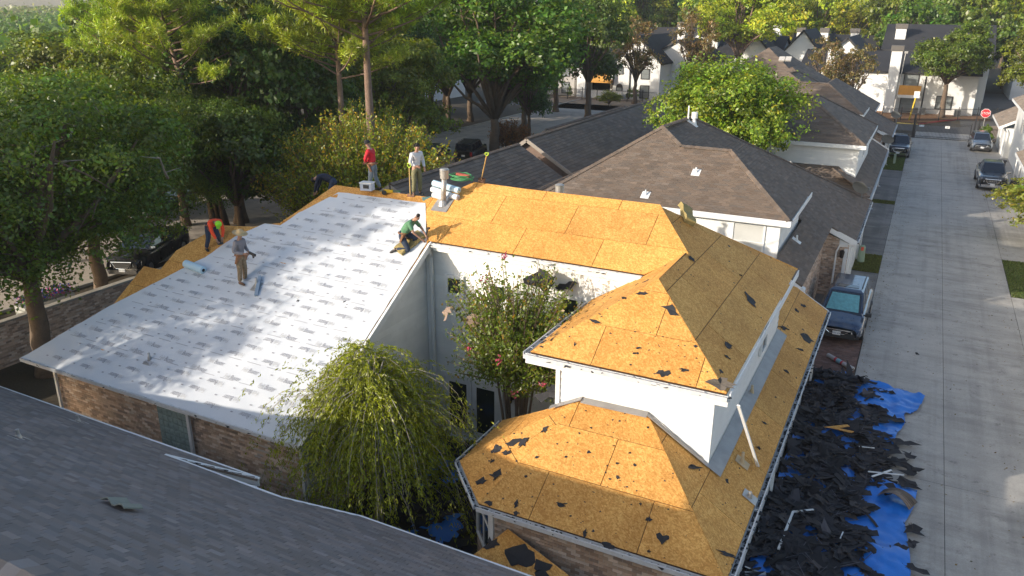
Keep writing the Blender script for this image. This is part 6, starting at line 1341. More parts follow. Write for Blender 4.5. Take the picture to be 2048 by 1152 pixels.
S_ = [ # px, py, plane, w, h, angle, label
 (698, 606, PM, 20, 9, .2, 'lone dark scrap on the sunlit white underlayment'),
 (596, 603, PM, 6, 5, .6, 'tiny dark scrap left of the lone scrap on the white underlayment'),
 (1340, 620, PBS, 48, 17, -.5, 'large torn black felt scrap touching the hip of the upper golden roof'),
 (1287, 588, PBS, 24, 9, .3, 'hooked black scrap near the top of the upper golden roof'),
 (1325, 747, PBS, 26, 18, .2, 'black scrap hanging over the upper gutter at mid length'),
 (1368, 741, PBS, 20, 8, .3, 'curled grey black scrap above the upper gutter right of the hanging one'),
 (1189, 643, PBS, 22, 6, -.2, 'thin black strip high on the left of the upper golden roof'),
 (1248, 598, PBS, 11, 5, .3, 'small torn patch on the left shoulder of the upper golden roof'),
 (1277, 697, PBS, 8, 5, .2, 'small black crumb in the middle of the upper golden roof'),
 (1391, 694, PBS, 9, 6, -.3, 'small black scrap beside the hip low on the upper golden roof'),
 (1150, 690, PBS, 5, 10, .2, 'small smear of felt at the left low corner of the upper golden roof'),
 (1500, 602, PBE, 40, 8, .75, 'long black felt strip with a broad head on the shaded brown slope'),
 (1455, 693, PBE, 20, 9, .9, 'black triangular scrap low on the shaded brown slope'),
 (1453, 715, PBE, 9, 12, .3, 'small black scrap under the triangular one on the shaded slope'),
 (1381, 518, PBE, 14, 7, .8, 'black flap at the top where the three ridges meet'),
 (1480, 552, PBE, 5, 3, .8, 'tiny black fleck in the middle of the shaded slope'),
 (993, 899, PLW1, 26, 15, .5, 'dark scrap left of the cluster on the octagon west slope'),
 (1028, 885, PLW1, 40, 15, .6, 'widest dark scrap of the cluster on the octagon west slope'),
 (1047, 888, PLW1, 20, 16, .2, 'blocky dark scrap at the right of the octagon cluster'),
 (1015, 908, PLW1, 24, 10, .5, 'boot shaped dark scrap below the octagon cluster'),
 (985, 923, PLW1, 13, 7, .5, 'small dark scrap below left of the octagon cluster'),
 (1090, 862, PLW1, 15, 12, .3, 'square torn scrap near the octagon hip high up'),
 (993, 952, PLW1, 28, 18, .5, 'arrow shaped dark scrap over the lower left octagon slope'),
 (964, 964, PLW1, 28, 14, .6, 'large dark scrap spilling into the octagon gutter corner'),
 (1074, 915, PLS, 8, 6, .2, 'small dark scrap just right of the octagon hip'),
 (1236, 957, PLS, 10, 10, .6, 'diamond shaped scrap on the octagon shade line'),
 (1123, 1010, PLS, 23, 9, .3, 'flat black scrap on the lower middle of the octagon front'),
 (1298, 1040, PLS, 13, 12, .3, 'round black scrap on the lower right of the octagon front'),
 (1328, 1077, PLS, 28, 24, .1, 'big ragged black scrap near the right of the octagon front'),
 (1235, 928, PLS, 6, 5, .5, 'pin sized scrap above the octagon shade line'),
 (1260, 907, PLS, 6, 4, .2, 'pin sized scrap beside a board joint on the octagon'),
 (1033, 1009, PLS, 8, 16, .1, 'upright black scrap above the octagon front gutter at left'),
 (980, 1008, PLS, 18, 12, .1, 'black scrap lying on the octagon gutter corner'),
 (1170, 1068, PLS, 7, 16, .1, 'standing black scrap on the octagon front gutter'),
 (1218, 1092, PLS, 26, 12, .1, 'wide black scrap folded over the octagon front gutter'),
 (1298, 1104, PLS, 10, 7, .1, 'little black scrap above the gutter under the big ragged one'),
 (1453, 1110, PLE, 10, 30, .5, 'long black wedge at the lower end of the east slope'),
 (1529, 847, PLE, 10, 6, .5, 'small black scrap beside the white stick on the lower east slope'),
 (1516, 897, PLE, 9, 9, .9, 'small black scrap near the end of the white stick'),
 (1387, 935, PLE, 9, 22, .9, 'bent black strip beside the wall corner on the lower roof'),
 (1605, 612, PLE, 14, 7, .3, 'black scrap at the top of the lower east slope'),
 (1593, 622, PLE, 12, 5, .3, 'black sliver near the top of the lower east slope'),
 (1566, 657, PLE, 10, 12, .9, 'curved black scrap under the rake of the shaded roof'),
 (1614, 678, PLE, 24, 12, .6, 'ragged scrap beside the far end of the east gutter'),
 (1600, 700, PLE, 8, 10, .8, 'scrap midway down the east strip below the ragged one'),
 (1573, 745, PLE, 8, 7, .4, 'square scrap on the east strip above the heap'),
]
for i, (x, y, pl, w_, h_, a, lab) in enumerate(S_): scrap(x, y, pl, w_*1.05, h_*.9, a, lab, 100+i)
DKSH = mat('weathered_shingle', (.10, .085, .07), .9, vary=.3, vscale=5, fine=.4, fscale=80, tint=True)
scrap(1441, 770, PBS, 54, 22, .05, 'big curled grey brown shingle flap hanging over the upper gutter corner', 300, curl=.10, m=DKSH)
# crumbs too small to single out: one spread per slope
for pl, n, sd in ((PBS, 60, 1), (PBE, 50, 2), (PLS, 90, 3), (PLE, 110, 4), (PM, 14, 5), (PLW1, 26, 6), (PBW, 60, 7)):
    r = random.Random(sd); mb = MB(); u0, u1, v0, v1 = pl.bounds(); k = 0
    while k < n:
        u, v = r.uniform(u0, u1), r.uniform(v0, v1)
        if pl is PBW: v = v0+(v-v0)*r.random()
        if pl is PM and (u < 12 or v < 5.8): 
            if r.random() < .8: k += 1; continue
        if not in_poly(pl.poly, u, v): continue
        s_ = r.uniform(.02, .06)*(1 if r.random() < .85 else 2.4)*(2.2 if pl is PBW else 1); pts = jag(r, s_, s_*r.uniform(.4, 1), 6); mb.cur = tint(.5); mb.prism([pl.p(u+a, v+b, .014) for a, b in pts], pl.n*.006); k += 1
    mb.build('felt_crumbs', FELT, kind='stuff')
# felt remains on the little entry roof
for i, (x, y, w_, h_, lab) in enumerate(((1040, 1120, 70, 40, 'broad black felt remains across the little entry roof'), (985, 1090, 34, 22, 'grey felt piece on the upper left of the entry roof'), (1085, 1140, 50, 30, 'black felt remains at the right of the entry roof'), (1015, 1148, 60, 22, 'black felt remains low on the entry roof'))):
    scrap(x, y, PPO, w_, h_, .2, lab, 400+i)
# leaves and grit on the alley
rl = np.random.default_rng(8); n = 2600; X = np.concatenate([rl.normal(-.5, .35, n//2), rl.normal(5.3, .5, n//4), rl.uniform(-.6, 5.2, n//4)]); Y = rl.uniform(12, 97, len(X)); C = np.stack([X, Y, np.full(len(X), .062)], 1).astype('f'); nr = unit(rl.normal(size=(len(X), 3))*.25+np.array([0, 0, 1])); A = unit(np.cross(nr, rl.normal(size=(len(X), 3)))); B = np.cross(nr, A); L = rl.uniform(.03, .09, len(X))
link_mesh('leaf_litter', cards_mesh('leaf_litter', C, A, B, L, L*.6, L_BROWN, tints_for(len(X), .4, .1)*.6), kind='stuff')
# blue tarps and the heap
BLUE = mat('blue_tarp', (.02, .19, .66), .42, vary=.12, vscale=2.5, fine=.08, fscale=40, tint=True, coat=.15)
def cloth(name, poly, z, amp, cell, lab, seed, cat='tarp', m=None, edge=0.0):
    pl = Plane([(x, y, z) for x, y in poly], u=(1, 0, 0)); verts = {}; vl = []; fl = []; u0, u1, v0, v1 = pl.bounds(); u = u0
    while u < u1:
        v = v0
        while v < v1:
            c = clip_rect(pl.poly, u, u+cell, v, v+cell)
            if c:
                ids = []
                for q_ in c:
                    key = (round(q_[0], 3), round(q_[1], 3))
                    if key not in verts:
                        verts[key] = len(vl); p = Vector((q_[0]*1.1, q_[1]*1.1, seed)); h = abs(mnoise.noise(p))*amp*1.6+abs(mnoise.noise(p*2.7))*amp*.7+abs(mnoise.noise(p*5.3))*amp*.45+mnoise.noise(p*11)*amp*.10; vl.append(pl.p(q_[0], q_[1], 0)+Vector((0, 0, h+.01)))
                    ids.append(verts[key])
                if len(set(ids)) > 2:
                    if (vl[ids[1]]-vl[ids[0]]).cross(vl[ids[2]]-vl[ids[1]]).z < 0: ids.reverse()
                    fl.append(ids)
            v += cell
        u += cell
    mb = MB(); mb.sm = True; mb.add(vl, fl); return mb.build(name, m or BLUE, label=lab, cat=cat)
cloth('blue_tarp', [(-2.0, 30.1), (-1.2, 30.3), (-.15, 29.9), (.5, 29.9), (1.1, 29.75), (1.72, 29.5), (1.5, 28.2), (1.1, 27.7), (1.15, 27.0), (.95, 26.2), (.85, 25.2), (.65, 24.3), (.62, 23.2), (1.0, 23.0), (1.62, 22.9), (1.55, 21.9), (1.35, 21), (1.45, 20.2), (1.55, 18.8), (1.5, 14), (-2.1, 14), (-2.1, 24)], .06, .12, .09, 'bright blue tarp spread under the heap of torn shingles on the alley', 1.5)
SHP = mat('torn_shingle', (.024, .023, .026), .85, vary=.25, vscale=3, fine=.35, fscale=60, tint=True)
def heap_h(x, y):
    a = max(0, 1-((x+.85)/1.75)**2); return .07+.36*a*(.6+.5*mnoise.noise(Vector((x*.9, y*.5, 4))))*min(1, max(0, (30.6-y)/1.4))
def edge_x(y): return .62+.42*math.sin(y*1.1+.5)*.7+.35*mnoise.noise(Vector((0, y*1.3, 2)))-(.7 if y > 27.6 else 0)-(.6 if y > 29.2 else 0)
def strip_piece(mb, r, c, L, W, ang, tl, mcol):
    ca, sa = math.cos(ang), math.sin(ang); nx = 7; top = []; bot = []
    for k in range(nx): t = k/(nx-1)-.5; top.append((t*L, W/2*r.uniform(.5, 1.15))); bot.append((t*L, -W/2*r.uniform(.75, 1.1)))
    P_ = top+bot[::-1]; tx, ty = tl; bend = r.uniform(-.25, .25)
    vs = [c+Vector((a*ca-b*sa, a*sa+b*ca, a*tx+b*ty+bend*a*a)) for a, b in P_]; n = len(vs); mb.cur = mcol
    up_ = [v+Vector((0, 0, .008)) for v in vs]
    mb.add(up_, [(k, n-1-k, n-2-k, k+1) for k in range(nx-1)]); mb.add(vs+up_, [((i+1) % n, i, n+i, n+(i+1) % n) for i in range(n)])
r = random.Random(77); pile = MB(); lone = 0
cols = [(1, 1, 1.05)]*6+[(.75, .75, .8)]*3+[(2.2, 1.9, 1.6), (3.0, 2.5, 2.0), (1.7, 1.5, 1.35)]
for i in range(2300):
    y = r.uniform(14.5, 30.4); x = -2.15+(edge_x(y)+2.15)*r.random()**.9+r.gauss(0, .08)
    if (mnoise.noise(Vector((x*1.5, y*1.3, 9))) > .10 or y > 29.7) and r.random() < .95: continue
    z = heap_h(x, y)+r.uniform(-.05, .07); col = r.choice(cols); k = r.uniform(.8, 1.25); col = tuple(c*k for c in col)
    L = r.choice([.35, .5, .9, .9])*r.uniform(.7, 1.1); W = r.choice([.15, .30, .3])*r.uniform(.6, 1.05); ang = r.gauss(.0, .6) if r.random() < .6 else r.uniform(0, 3.14)
    strip_piece(pile, r, Vector((x, y, z)), L, W, ang, (r.gauss(0, .16), r.gauss(0, .16)), col)
for i in range(260):                                                     # thin pale edge strips among the dark pieces
    y = r.uniform(15, 30); x = r.uniform(-2.0, edge_x(y)-.2); c = Vector((x, y, heap_h(x, y)+.09)); a = r.uniform(0, 3.14); d = Vector((math.cos(a), math.sin(a), r.gauss(0, .05)))*r.uniform(.1, .35); g_ = r.uniform(2.5, 6); pile.cur = (g_, g_, g_*1.05); pile.bar(c-d, c+d, .012, .005)
for i in range(900):                                                     # crumpled felt shreds
    y = r.uniform(14.5, 30.4); x = -2.15+(edge_x(y)+2.0)*r.random()
    if mnoise.noise(Vector((x*1.5, y*1.3, 9))) > .10 or y > 29.7: continue
    pts = jag(r, r.uniform(.15, .8), r.uniform(.1, .45), 12, .5); a0 = r.uniform(0, 6.28); ca, sa = math.cos(a0), math.sin(a0); tx, ty = r.gauss(0, .35), r.gauss(0, .35); zc = heap_h(x, y)+r.uniform(0, .1); k = r.uniform(.6, 1.3)*(2.4 if r.random() < .08 else 1)
    vs = [Vector((x+a*ca-b*sa, y+a*sa+b*ca, zc+a*tx+b*ty+r.uniform(-.03, .05))) for a, b in pts]; pile.cur = (k, k, k*1.04); pile.add(vs+[Vector((x, y, zc+.05))], [(j, (j+1) % 12, 12) for j in range(12)])
pile.build('shingle_heap', SHP, kind='stuff')
# pieces lying apart at the edge of the heap, each a thing
edge_bits = [(1800, 700+185, 60, 14, 'torn black shingle strip pointing off the tarp edge at mid heap'), (1797, 926, 62, 22, 'wide torn shingle spread right of the tarp on the concrete'), (1822, 943, 44, 16, 'ragged shingle lying farthest right on the concrete'), (1815, 968, 46, 16, 'torn shingle beside the joint in the concrete'), (1815, 910, 28, 12, 'small isolated shingle on the concrete above the ragged ones'), (1826, 1062, 40, 22, 'pointed shingle right of the tarp near the folded roll'), (1824, 1088, 30, 18, 'small pointed shingle below the other pointed one'), (1770, 784, 34, 10, 'black shingle on the upper blue tarp corner'), (1785, 838, 44, 14, 'flat dark shingle bundle end on the blue tarp'), (1767, 871, 46, 14, 'shingle shred across the middle of the blue tarp'), (1783, 1102, 30, 26, 'round black shingle scrap on the lower blue tarp'), (1804, 1098, 24, 24, 'brown shingle beside the round black scrap'), (1828, 1140, 44, 16, 'torn shingle at the bottom edge of the alley tarp'), (1834, 710, 8, 3, 'tiny dark chip on the concrete near the roll')]
GPL = Plane([(-10, 0, .16), (10, 0, .16), (10, 40, .16), (-10, 40, .16)], u=(1, 0, 0))
for i, (x, y, w_, h_, lab) in enumerate(edge_bits): scrap(x, y, GPL, w_, h_, random.Random(i).uniform(-.4, .2), lab, 500+i, m=SHP, curl=.07)
SHL = mat('brown_backed_shingle', (.16, .125, .10), .9, vary=.2, vscale=5, fine=.3, tint=True)
e = empty('curled_shingle_bundle', at(1790, 1003, .15), R(-20), 'large curled brown backed shingle bundle on the tarp edge', 'shingle bundle')
for k in range(5):
    mb = MB(); pts = [(-.45+.9*j/9, .10*k-.2+.02*math.sin(j), .05+.30*math.sin(math.pi*j/9)*(1-.08*k)) for j in range(10)]; vs = []
    for p in pts: vs += [Vector(p), Vector(p)+Vector((.0, .22, -.05))]
    mb.cur = tint(.35); mb.add(vs+[v+Vector((0, 0, .012)) for v in vs], [(2*j, 2*j+1, 2*j+3, 2*j+2) for j in range(9)]+[(20+2*j, 20+2*j+2, 20+2*j+3, 20+2*j+1) for j in range(9)]+[(2*j, 2*j+2, 22+2*j, 20+2*j) for j in range(9)]+[(2*j+1, 21+2*j, 23+2*j, 2*j+3) for j in range(9)]); mb.build('shingle_layer', SHL, e)
e = empty('osb_offcut', at(1675, 856, .42), R(35), 'orange brown board offcut on top of the shingle heap', 'board offcut'); mb = MB(); mb.prism([(-.4, .1, 0), (.4, .12, .02), (.42, .0, .02), (.0, -.02, 0), (.35, -.38, .05), (.22, -.44, .05), (-.2, .0, 0)], (0, 0, .02)); mb.build('board', OSB, e)
# white sticks and drip edges
def stick(name, p, q, w_, h_, lab, m=TRIM, cat='metal strip', bend=None):
    p, q = Vector(p), Vector(q); e = empty(name, tuple(p), 0, lab, cat); mb = MB(); mb.bar((0, 0, 0), q-p, w_, h_); mb.build('strip', m, e)
    if bend is not None: mb = MB(); mb.bar((0, 0, 0), Vector(bend)-p, w_, h_); mb.build('bent_end', m, e)
stick('fallen_trim', PBE.hit(1468, 800)+Vector((.12, -.1, -.05)), PLE.hit(1513, 935)+PLE.n*.05, .07, .03, 'long white board fallen from the upper gutter corner onto the lower roof', cat='trim board')
GS = lambda x, y, z=.35: at(x, y, z)
stick('drip_edge', GS(1586, 1024), GS(1557, 1098), .06, .05, 'bent white metal edge lying on the heap at lower left', bend=GS(1627, 1020), cat='metal strip')
stick('drip_edge', GS(1736, 943), GS(1808, 950), .03, .03, 'thin cream strip across the tarp edge beside the joint'); stick('drip_edge', GS(1744, 953), GS(1783, 940), .05, .03, 'short white strip crossing the cream strip'); stick('drip_edge', GS(1718, 893), GS(1749, 896), .03, .02, 'small cream strip on the upper heap'); stick('drip_edge', GS(1680, 1078), GS(1686, 1064), .03, .02, 'tiny white strip upright in the picture on the lower heap')
stick('drip_edge', GS(1536, 1025, .2), GS(1577, 1068, .2), .03, .02, 'thin white strip beside the brick wall left of the bent edge'); stick('drip_edge', GS(1490, 1147, .2), GS(1532, 1147, .2), .09, .04, 'white metal strip at the very bottom by the wall'); stick('drip_edge', GS(1490, 1133, .2), GS(1530, 1150, .2), .03, .02, 'thin white strip crossing the one at the bottom')
stick('drip_edge', GS(1515, 1080, .2), GS(1520, 1045, .2), .03, .02, 'white strip leaning along the wall foot')
# rolls of underlayment
MG = mat('roll_grey', (.42, .42, .42), .6, vary=.08, tint=True); RR = mat('roll_red', (.5, .04, .06), .5); RT = mat('roll_teal', (.18, .42, .50), .5); PB = mat('roll_pale_blue', (.50, .68, .78), .5, vary=.05)
def roll(name, p, q, rad, lab, m=MEMB, core=RT, bands=None):
    p, q = Vector(p), Vector(q); e = empty(name, tuple(p), 0, lab, 'roll'); d = q-p; L = d.length; mb = MB(); mb.sm = True; mb.lathe((0, 0, 0), d, [(0, rad*.98), (.01, rad), (L-.01, rad), (L, rad*.98)], 18); mb.build('sheet_roll', m, e)
    mb = MB(); mb.lathe(d.normalized()*-.004, d, [(0, rad*.42), (.003, rad*.42)], 12); mb.lathe(d, d, [(0, rad*.42), (.004, rad*.42)], 12); mb.build('core', core, e)
    for f0, f1, mm in (bands or []): mb = MB(); mb.lathe((0, 0, 0), d, [(L*f0, rad*1.02), (L*f1, rad*1.02)], 18); mb.build('wrap_band', mm, e)
    return e
roll('underlayment_roll', at(1656, 710, .15), at(1706, 738, .15), .085, 'grey roll with red and teal wrap lying on the brick paver driveway', MG, DARKIN, [(.30, .38, RR), (.38, .55, RT), (.55, .62, RR)])
PMh = lambda x, y, h=0: PM.hit(x, y)+PM.n*h
roll('underlayment_roll', PMh(376, 533, .14), PMh(411, 546, .13), .13, 'used pale blue roll on the left edge of the white slope', PB, DARKIN)
roll('underlayment_roll', PMh(866, 383, .10), PMh(918, 400, .10), .095, 'lower white roll at the ridge behind the vent pipe', MEMB, MG)
roll('underlayment_roll', PMh(872, 378, .26), PMh(923, 393, .26), .10, 'upper pale blue roll stacked on the white rolls by the vent pipe', PB, RT)
roll('underlayment_roll', PMh(868, 394, .09), PMh(898, 402, .09), .09, 'thin white roll in front of the stacked rolls', MEMB, MG)
# vent pipes: on the court corner, on the white slope, behind the ridge
def vent_thing(x, y, pl, h, lab, big=False, m=GREYM, lean=(0, 0)):
    p = pl.hit(x, y); e = empty('vent_pipe', tuple(p), 0, lab, 'vent pipe')
    mb = MB(); k = 1.9 if big else 1; mb.prism([pl.u*a*k+pl.v*b*k+pl.n*.03 for a, b in ((-.15, -.17), (.15, -.17), (.15, .19), (-.15, .19))], pl.n*.006); mb.build('flashing', m, e)
    top_ = Vector((lean[0], lean[1], h)); r_ = .085 if big else .035
    mb = MB(); mb.lathe((0, 0, -.02), (0, 0, 1), [(0, r_*2.0), (.14, r_*1.4), (.18, r_*1.1)], 12); mb.build('collar', m, e)
    mb = MB(); mb.sm = True; mb.tube([(0, 0, 0), top_], r_, 12); mb.build('pipe', m, e)
    if big: mb = MB(); mb.lathe(top_-Vector((0, 0, .1)), (0, 0, 1), [(0, r_*1.2), (.01, r_*1.65), (.26, r_*1.75), (.28, r_*1.85), (.32, r_*1.5)], 14); mb.build('cap', m, e)
vent_thing(886, 410, PM, .95, 'tall capped furnace vent pipe between the rolls at the ridge', True, lean=(.08, 0))
vent_thing(514, 575, PM, .32, 'short plumbing pipe stub on the white slope beside the hatted man')
vent_thing(300, 722, PM, .26, 'small pipe boot near the lower left of the white slope')
vent_thing(1484, 927, PLE, .30, 'wooden looking pipe stub standing in a hole on the lower east slope', m=mat('pale_stub', (.55, .42, .26), .8)); vent_thing(1503, 788, PLE, .26, 'pipe stub near the wall on the lower east slope', m=MATS['pale_stub']); vent_thing(1499, 996, PLE, .05, 'broken pipe boot low on the east slope')
p = Vector((-11.1, 23.4, 7.2)); e = empty('vent_pipe', at(1119, 386, 7.6), 0, 'capped metal flue rising just behind the golden court ridge', 'vent pipe'); mb = MB(); mb.lathe((0, 0, -.6), (0, 0, 1), [(0, .08), (.62, .08)], 12); mb.build('pipe', GREYM, e); mb = MB(); mb.lathe((0, 0, 0), (0, 0, 1), [(0, .1), (.01, .14), (.24, .15), (.27, .16), (.30, .1)], 14); mb.build('cap', GREYM, e)
stick('membrane_tube', PMh(514, 594, .06), PMh(523, 557, .10), .10, .10, 'blue grey square tube lying beside the pipe stub on the white slope', m=mat('tube_blue', (.28, .36, .45), .5), cat='tube')
# foam kneeling pad, board chunk on the ridge, hose, tools, bucket, shovels
FOAM = mat('olive_foam', (.34, .26, .10), .9, vary=.25, vscale=9, fine=.3, tint=True)
def slab_thing(name, c, pl, w_, h_, t, ang, lab, cat, m=FOAM, warp=.03, off=.02):
    c = Vector(c); e = empty(name, tuple(c), 0, lab, cat); mb = MB(); n = 8; ca, sa = math.cos(ang), math.sin(ang); vs = []
    for j in range(2):
        for k in range(n+1):
            a = -w_/2+w_*k/n
            for b in (-h_/2, h_/2): vs.append(pl.u*(a*ca-b*sa)+pl.v*(a*sa+b*ca)+pl.n*(off+j*t+warp*math.sin(k*1.3)))
    q = 2*(n+1); fs = []
    for k in range(n): fs += [(2*k, 2*k+1, 2*k+3, 2*k+2), (q+2*k, q+2*k+2, q+2*k+3, q+2*k+1), (2*k, 2*k+2, q+2*k+2, q+2*k), (2*k+1, q+2*k+1, q+2*k+3, 2*k+3)]
    fs += [(0, q, q+1, 1), (2*n, 2*n+1, q+2*n+1, q+2*n)]; mb.add(vs, fs); mb.build('pad', m, e)
slab_thing('foam_pad', PMh(822, 489), PM, .95, .42, .10, 1.15, 'olive foam kneeling pad under the man in green', 'pad', off=.04)
slab_thing('foam_pad', PBE.hit(1370, 432), PBE, .95, .34, .16, .55, 'mossy olive foam cushion lying on the ridge of the shaded slope', 'pad')
slab_thing('bent_flap', PN.hit(240, 1018), PN, .62, .34, .02, -.1, 'bent grey green shingle flap lying on the near roof', 'roofing scrap', m=mat('grey_green_flap', (.23, .245, .205), .8, vary=.2), warp=.035, off=.09)
HOSE = mat('green_hose', (.06, .28, .10), .5); e = empty('hose_coil', PMh(925, 366, .05), 0, 'coiled green air hose on the ridge beside the rolls', 'hose')
mb = MB(); mb.sm = True; rr = random.Random(2); pts = [Vector(((.34+.10*math.sin(t*.7))*math.cos(t), (.26+.06*math.cos(t*.9))*math.sin(t), .04+.012*t*.5+rr.uniform(0, .02))) for t in [k*.35 for k in range(100)]]; mb.tube(pts, .014, 5); mb.build('hose', HOSE, e)
mb = MB(); mb.bar((-.2, 0, .25), (.25, .05, .2), .12, .07); mb.build('grip', mat('tool_red', (.4, .08, .05), .6), e)
YEL = mat('handle_wood', (.55, .36, .13), .6); LIME = mat('lime_plastic', (.45, .65, .05), .5)
def shovel(loc, top_, lab, gm=YEL, grip=LIME):
    e = empty('shovel', tuple(loc), 0, lab, 'shovel'); t = Vector(top_)-Vector(loc); mb = MB(); mb.tube([(0, 0, .12), t], .018, 8); mb.build('handle', gm, e)
    d = t.normalized(); s_ = Vector((1, 0, 0)); mb = MB(); mb.tube([t-d*.02, t+s_*.06+d*.06, t+s_*.06+d*.13, t-s_*.06+d*.13, t-s_*.06+d*.06, t-d*.02], .014, 6); mb.build('grip', grip, e)
    mb = MB(); mb.prism([(-.13, 0, 0), (.13, 0, 0), (.13, .03, .16), (-.13, .03, .16)], (0, .012, 0)); mb.tube([(0, .02, .14), d*.3], .022, 6); mb.build('blade', mat('rusty_steel', (.16, .08, .05), .6, metal=.4), e)
sh = at(963, 366, 7.98); shovel(sh, at(973, 311, 9.05), 'yellow handled shovel standing alone on the golden ridge')
e = empty('nail_gun', PMh(778, 388, .04), R(30), 'yellow and black nail gun with a green hose on the board strip', 'nail gun'); mb = MB(); mb.box((-.16, -.05, .02), (.14, .05, .12)); mb.build('gun_body', mat('tool_yellow', (.65, .42, .02), .5), e); mb = MB(); mb.bar((.06, 0, .1), (.04, 0, .30), .05, .06, (0, 1, 0)); mb.lathe((-.14, 0, .03), (0, 1, 0), [(-.07, .08), (.07, .08)], 10); mb.build('magazine', BPL, e)
mb = MB(); mb.tube([(.1+.15*math.cos(t)*t*.3, .12+.1*math.sin(t), .03) for t in [k*.4 for k in range(24)]], .01, 5); mb.build('hose', HOSE, e)
e = empty('nail_bucket', tuple(at(735, 380, 7.6)), R(12), 'clear plastic nail box on the board strip in front of the man in red', 'box'); mb = MB(); mb.prism([(-.2, -.14, 0), (.2, -.14, 0), (.2, .14, 0), (-.2, .14, 0)], (0, 0, .24)); mb.build('tub', mat('cloudy_plastic', (.45, .50, .60), .25, vary=.1), e); mb = MB(); mb.box((-.22, -.16, .24), (.22, .16, .27)); mb.build('lid', WHITE, e); mb = MB(); mb.box((-.08, -.155, .08), (.12, -.143, .2)); mb.build('paper_label', BPL, e)
e = empty('tarp_flap', (0, 0, 0), 0, 'pale turquoise underlayment triangle at the ridge beside the vent pipe', 'roofing sheet'); tq = [at(843, 397, 7.62), at(864, 395, 7.62), at(846, 404, 7.5)]; mb = MB(); mb.prism([p+Vector((0, 0, .03)) for p in tq], (0, 0, .008)); mb.build('sheet', mat('turquoise_sheet', (.25, .55, .55), .5), e)
# felt lying in the court tree, court tarps
FB = mat('felt_back', (.28, .20, .15), .9, vary=.2)
def leaf_sheet(c, w_, h_, rot, lab, seed, m=FELT):
    r_ = random.Random(seed); mb = MB(); pts = jag(r_, w_, h_, 12); M = Matrix.Rotation(rot[2], 3, 'Z') @ Matrix.Rotation(rot[0], 3, 'X'); n = len(pts); lo = [M @ Vector((a, b, .12*math.sin(a*5)+.05*r_.random())) for a, b in pts]; hi = [p+M @ Vector((0, 0, .006)) for p in lo]; mb.cur = tint(.2)
    ce = M @ Vector((0, 0, .05)); mb.add(hi+[ce+M @ Vector((0, 0, .006))], [(i, (i+1) % n, n) for i in range(n)]); mb.add(lo+[ce], [((i+1) % n, i, n) for i in range(n)]); mb.add(lo+hi, [(i, (i+1) % n, n+(i+1) % n, n+i) for i in range(n)])
    o = mb.build('felt_sheet', m, label=lab, cat='roofing felt'); o.location = c
leaf_sheet(dep(1090, 562, 22.0), 1.0, .75, (1.1, 0, .2), 'large black felt sheet caught in the top of the flowering crape myrtle', 1)
leaf_sheet(dep(1130, 575, 22.2), .5, .3, (.5, 0, .6), 'smaller black felt shred caught right of the large one in the myrtle', 2)
leaf_sheet(dep(897, 625, 21.6), .75, .42, (1.0, 0, -.5), 'tan backed felt sheet hanging at the left of the flowering myrtle', 3, FB)
leaf_sheet(dep(958, 640, 21.6), .6, .4, (1.2, 0, .7), 'tan backed felt piece deeper in the flowering myrtle', 4, FB)
leaf_sheet(dep(1100, 785, 20.5), .8, .5, (.5, 0, .3), 'black felt sheet low in the flowering myrtle beside the block corner', 5)
cloth('blue_tarp', [(-12.4, 17.6), (-10.3, 18.6), (-9.6, 17.4), (-11.5, 16.2)], .05, .12, .18, 'crumpled blue tarp on the court floor before the double doors', 3.3)
cloth('blue_tarp', [(-10.6, 15.2), (-9.3, 15.8), (-9.1, 14.2), (-10.4, 13.8)], .05, .12, .18, 'crumpled blue tarp on the court floor beside the octagon', 5.1)
r = random.Random(31); mb = MB()
for i in range(700):
    x, y = r.uniform(-12.6, -8.8), r.uniform(12.0, 19.2)
    if mnoise.noise(Vector((x, y, 3))) < -.1: continue
    strip_piece(mb, r, Vector((x, y, .08+r.uniform(0, .16))), r.uniform(.3, .9), r.uniform(.12, .3), r.uniform(0, 3.14), (r.gauss(0, .15), r.gauss(0, .15)), tuple(c*r.uniform(.7, 1.2) for c in r.choice(cols)))
mb.build('court_shingle_litter', SHP, kind='stuff')
# ------------------------------------------------------------------ people
SKIN = mat('skin', (.38, .21, .14), .55, vary=.08, vscale=12); HAIR = mat('dark_hair', (.015, .012, .010), .8)
def skin_mesh(name, chains, m, sub=2):
    """chains: list of (parent key or None, [(key, co, radius), ...]) -> one smooth skinned mesh."""
    idx = {}; vs = []; es = []; rs = []
    for start, pts in chains:
        prev = idx.get(start)
        for key, co, rad in pts:
            if key in idx: prev = idx[key]; continue
            idx[key] = len(vs); vs.append(tuple(co)); rs.append(rad)
            if prev is not None: es.append((prev, idx[key]))
            prev = idx[key]
    me = bpy.data.meshes.new(name); me.from_pydata(vs, es, []); o = bpy.data.objects.new(name, me); COL.objects.link(o)
    sk = o.modifiers.new('s', 'SKIN'); sk.use_smooth_shade = True; lay = me.skin_vertices[0].data if me.skin_vertices else None
    if lay is None: me.skin_vertices.new() if hasattr(me.skin_vertices, 'new') else None; lay = me.skin_vertices[0].data
    for i, rr_ in enumerate(rs): lay[i].radius = rr_ if isinstance(rr_, tuple) else (rr_, rr_)
    lay[0].use_root = True
    sb = o.modifiers.new('d', 'SUBSURF'); sb.levels = sub; sb.render_levels = sub
    dg = bpy.context.evaluated_depsgraph_get(); out = bpy.data.meshes.new_from_object(o.evaluated_get(dg)); out.name = name
    bpy.data.objects.remove(o); bpy.data.meshes.remove(me); out.materials.clear(); out.materials.append(m)
    for p in out.polygons: p.use_smooth = True
    return out
V = Vector
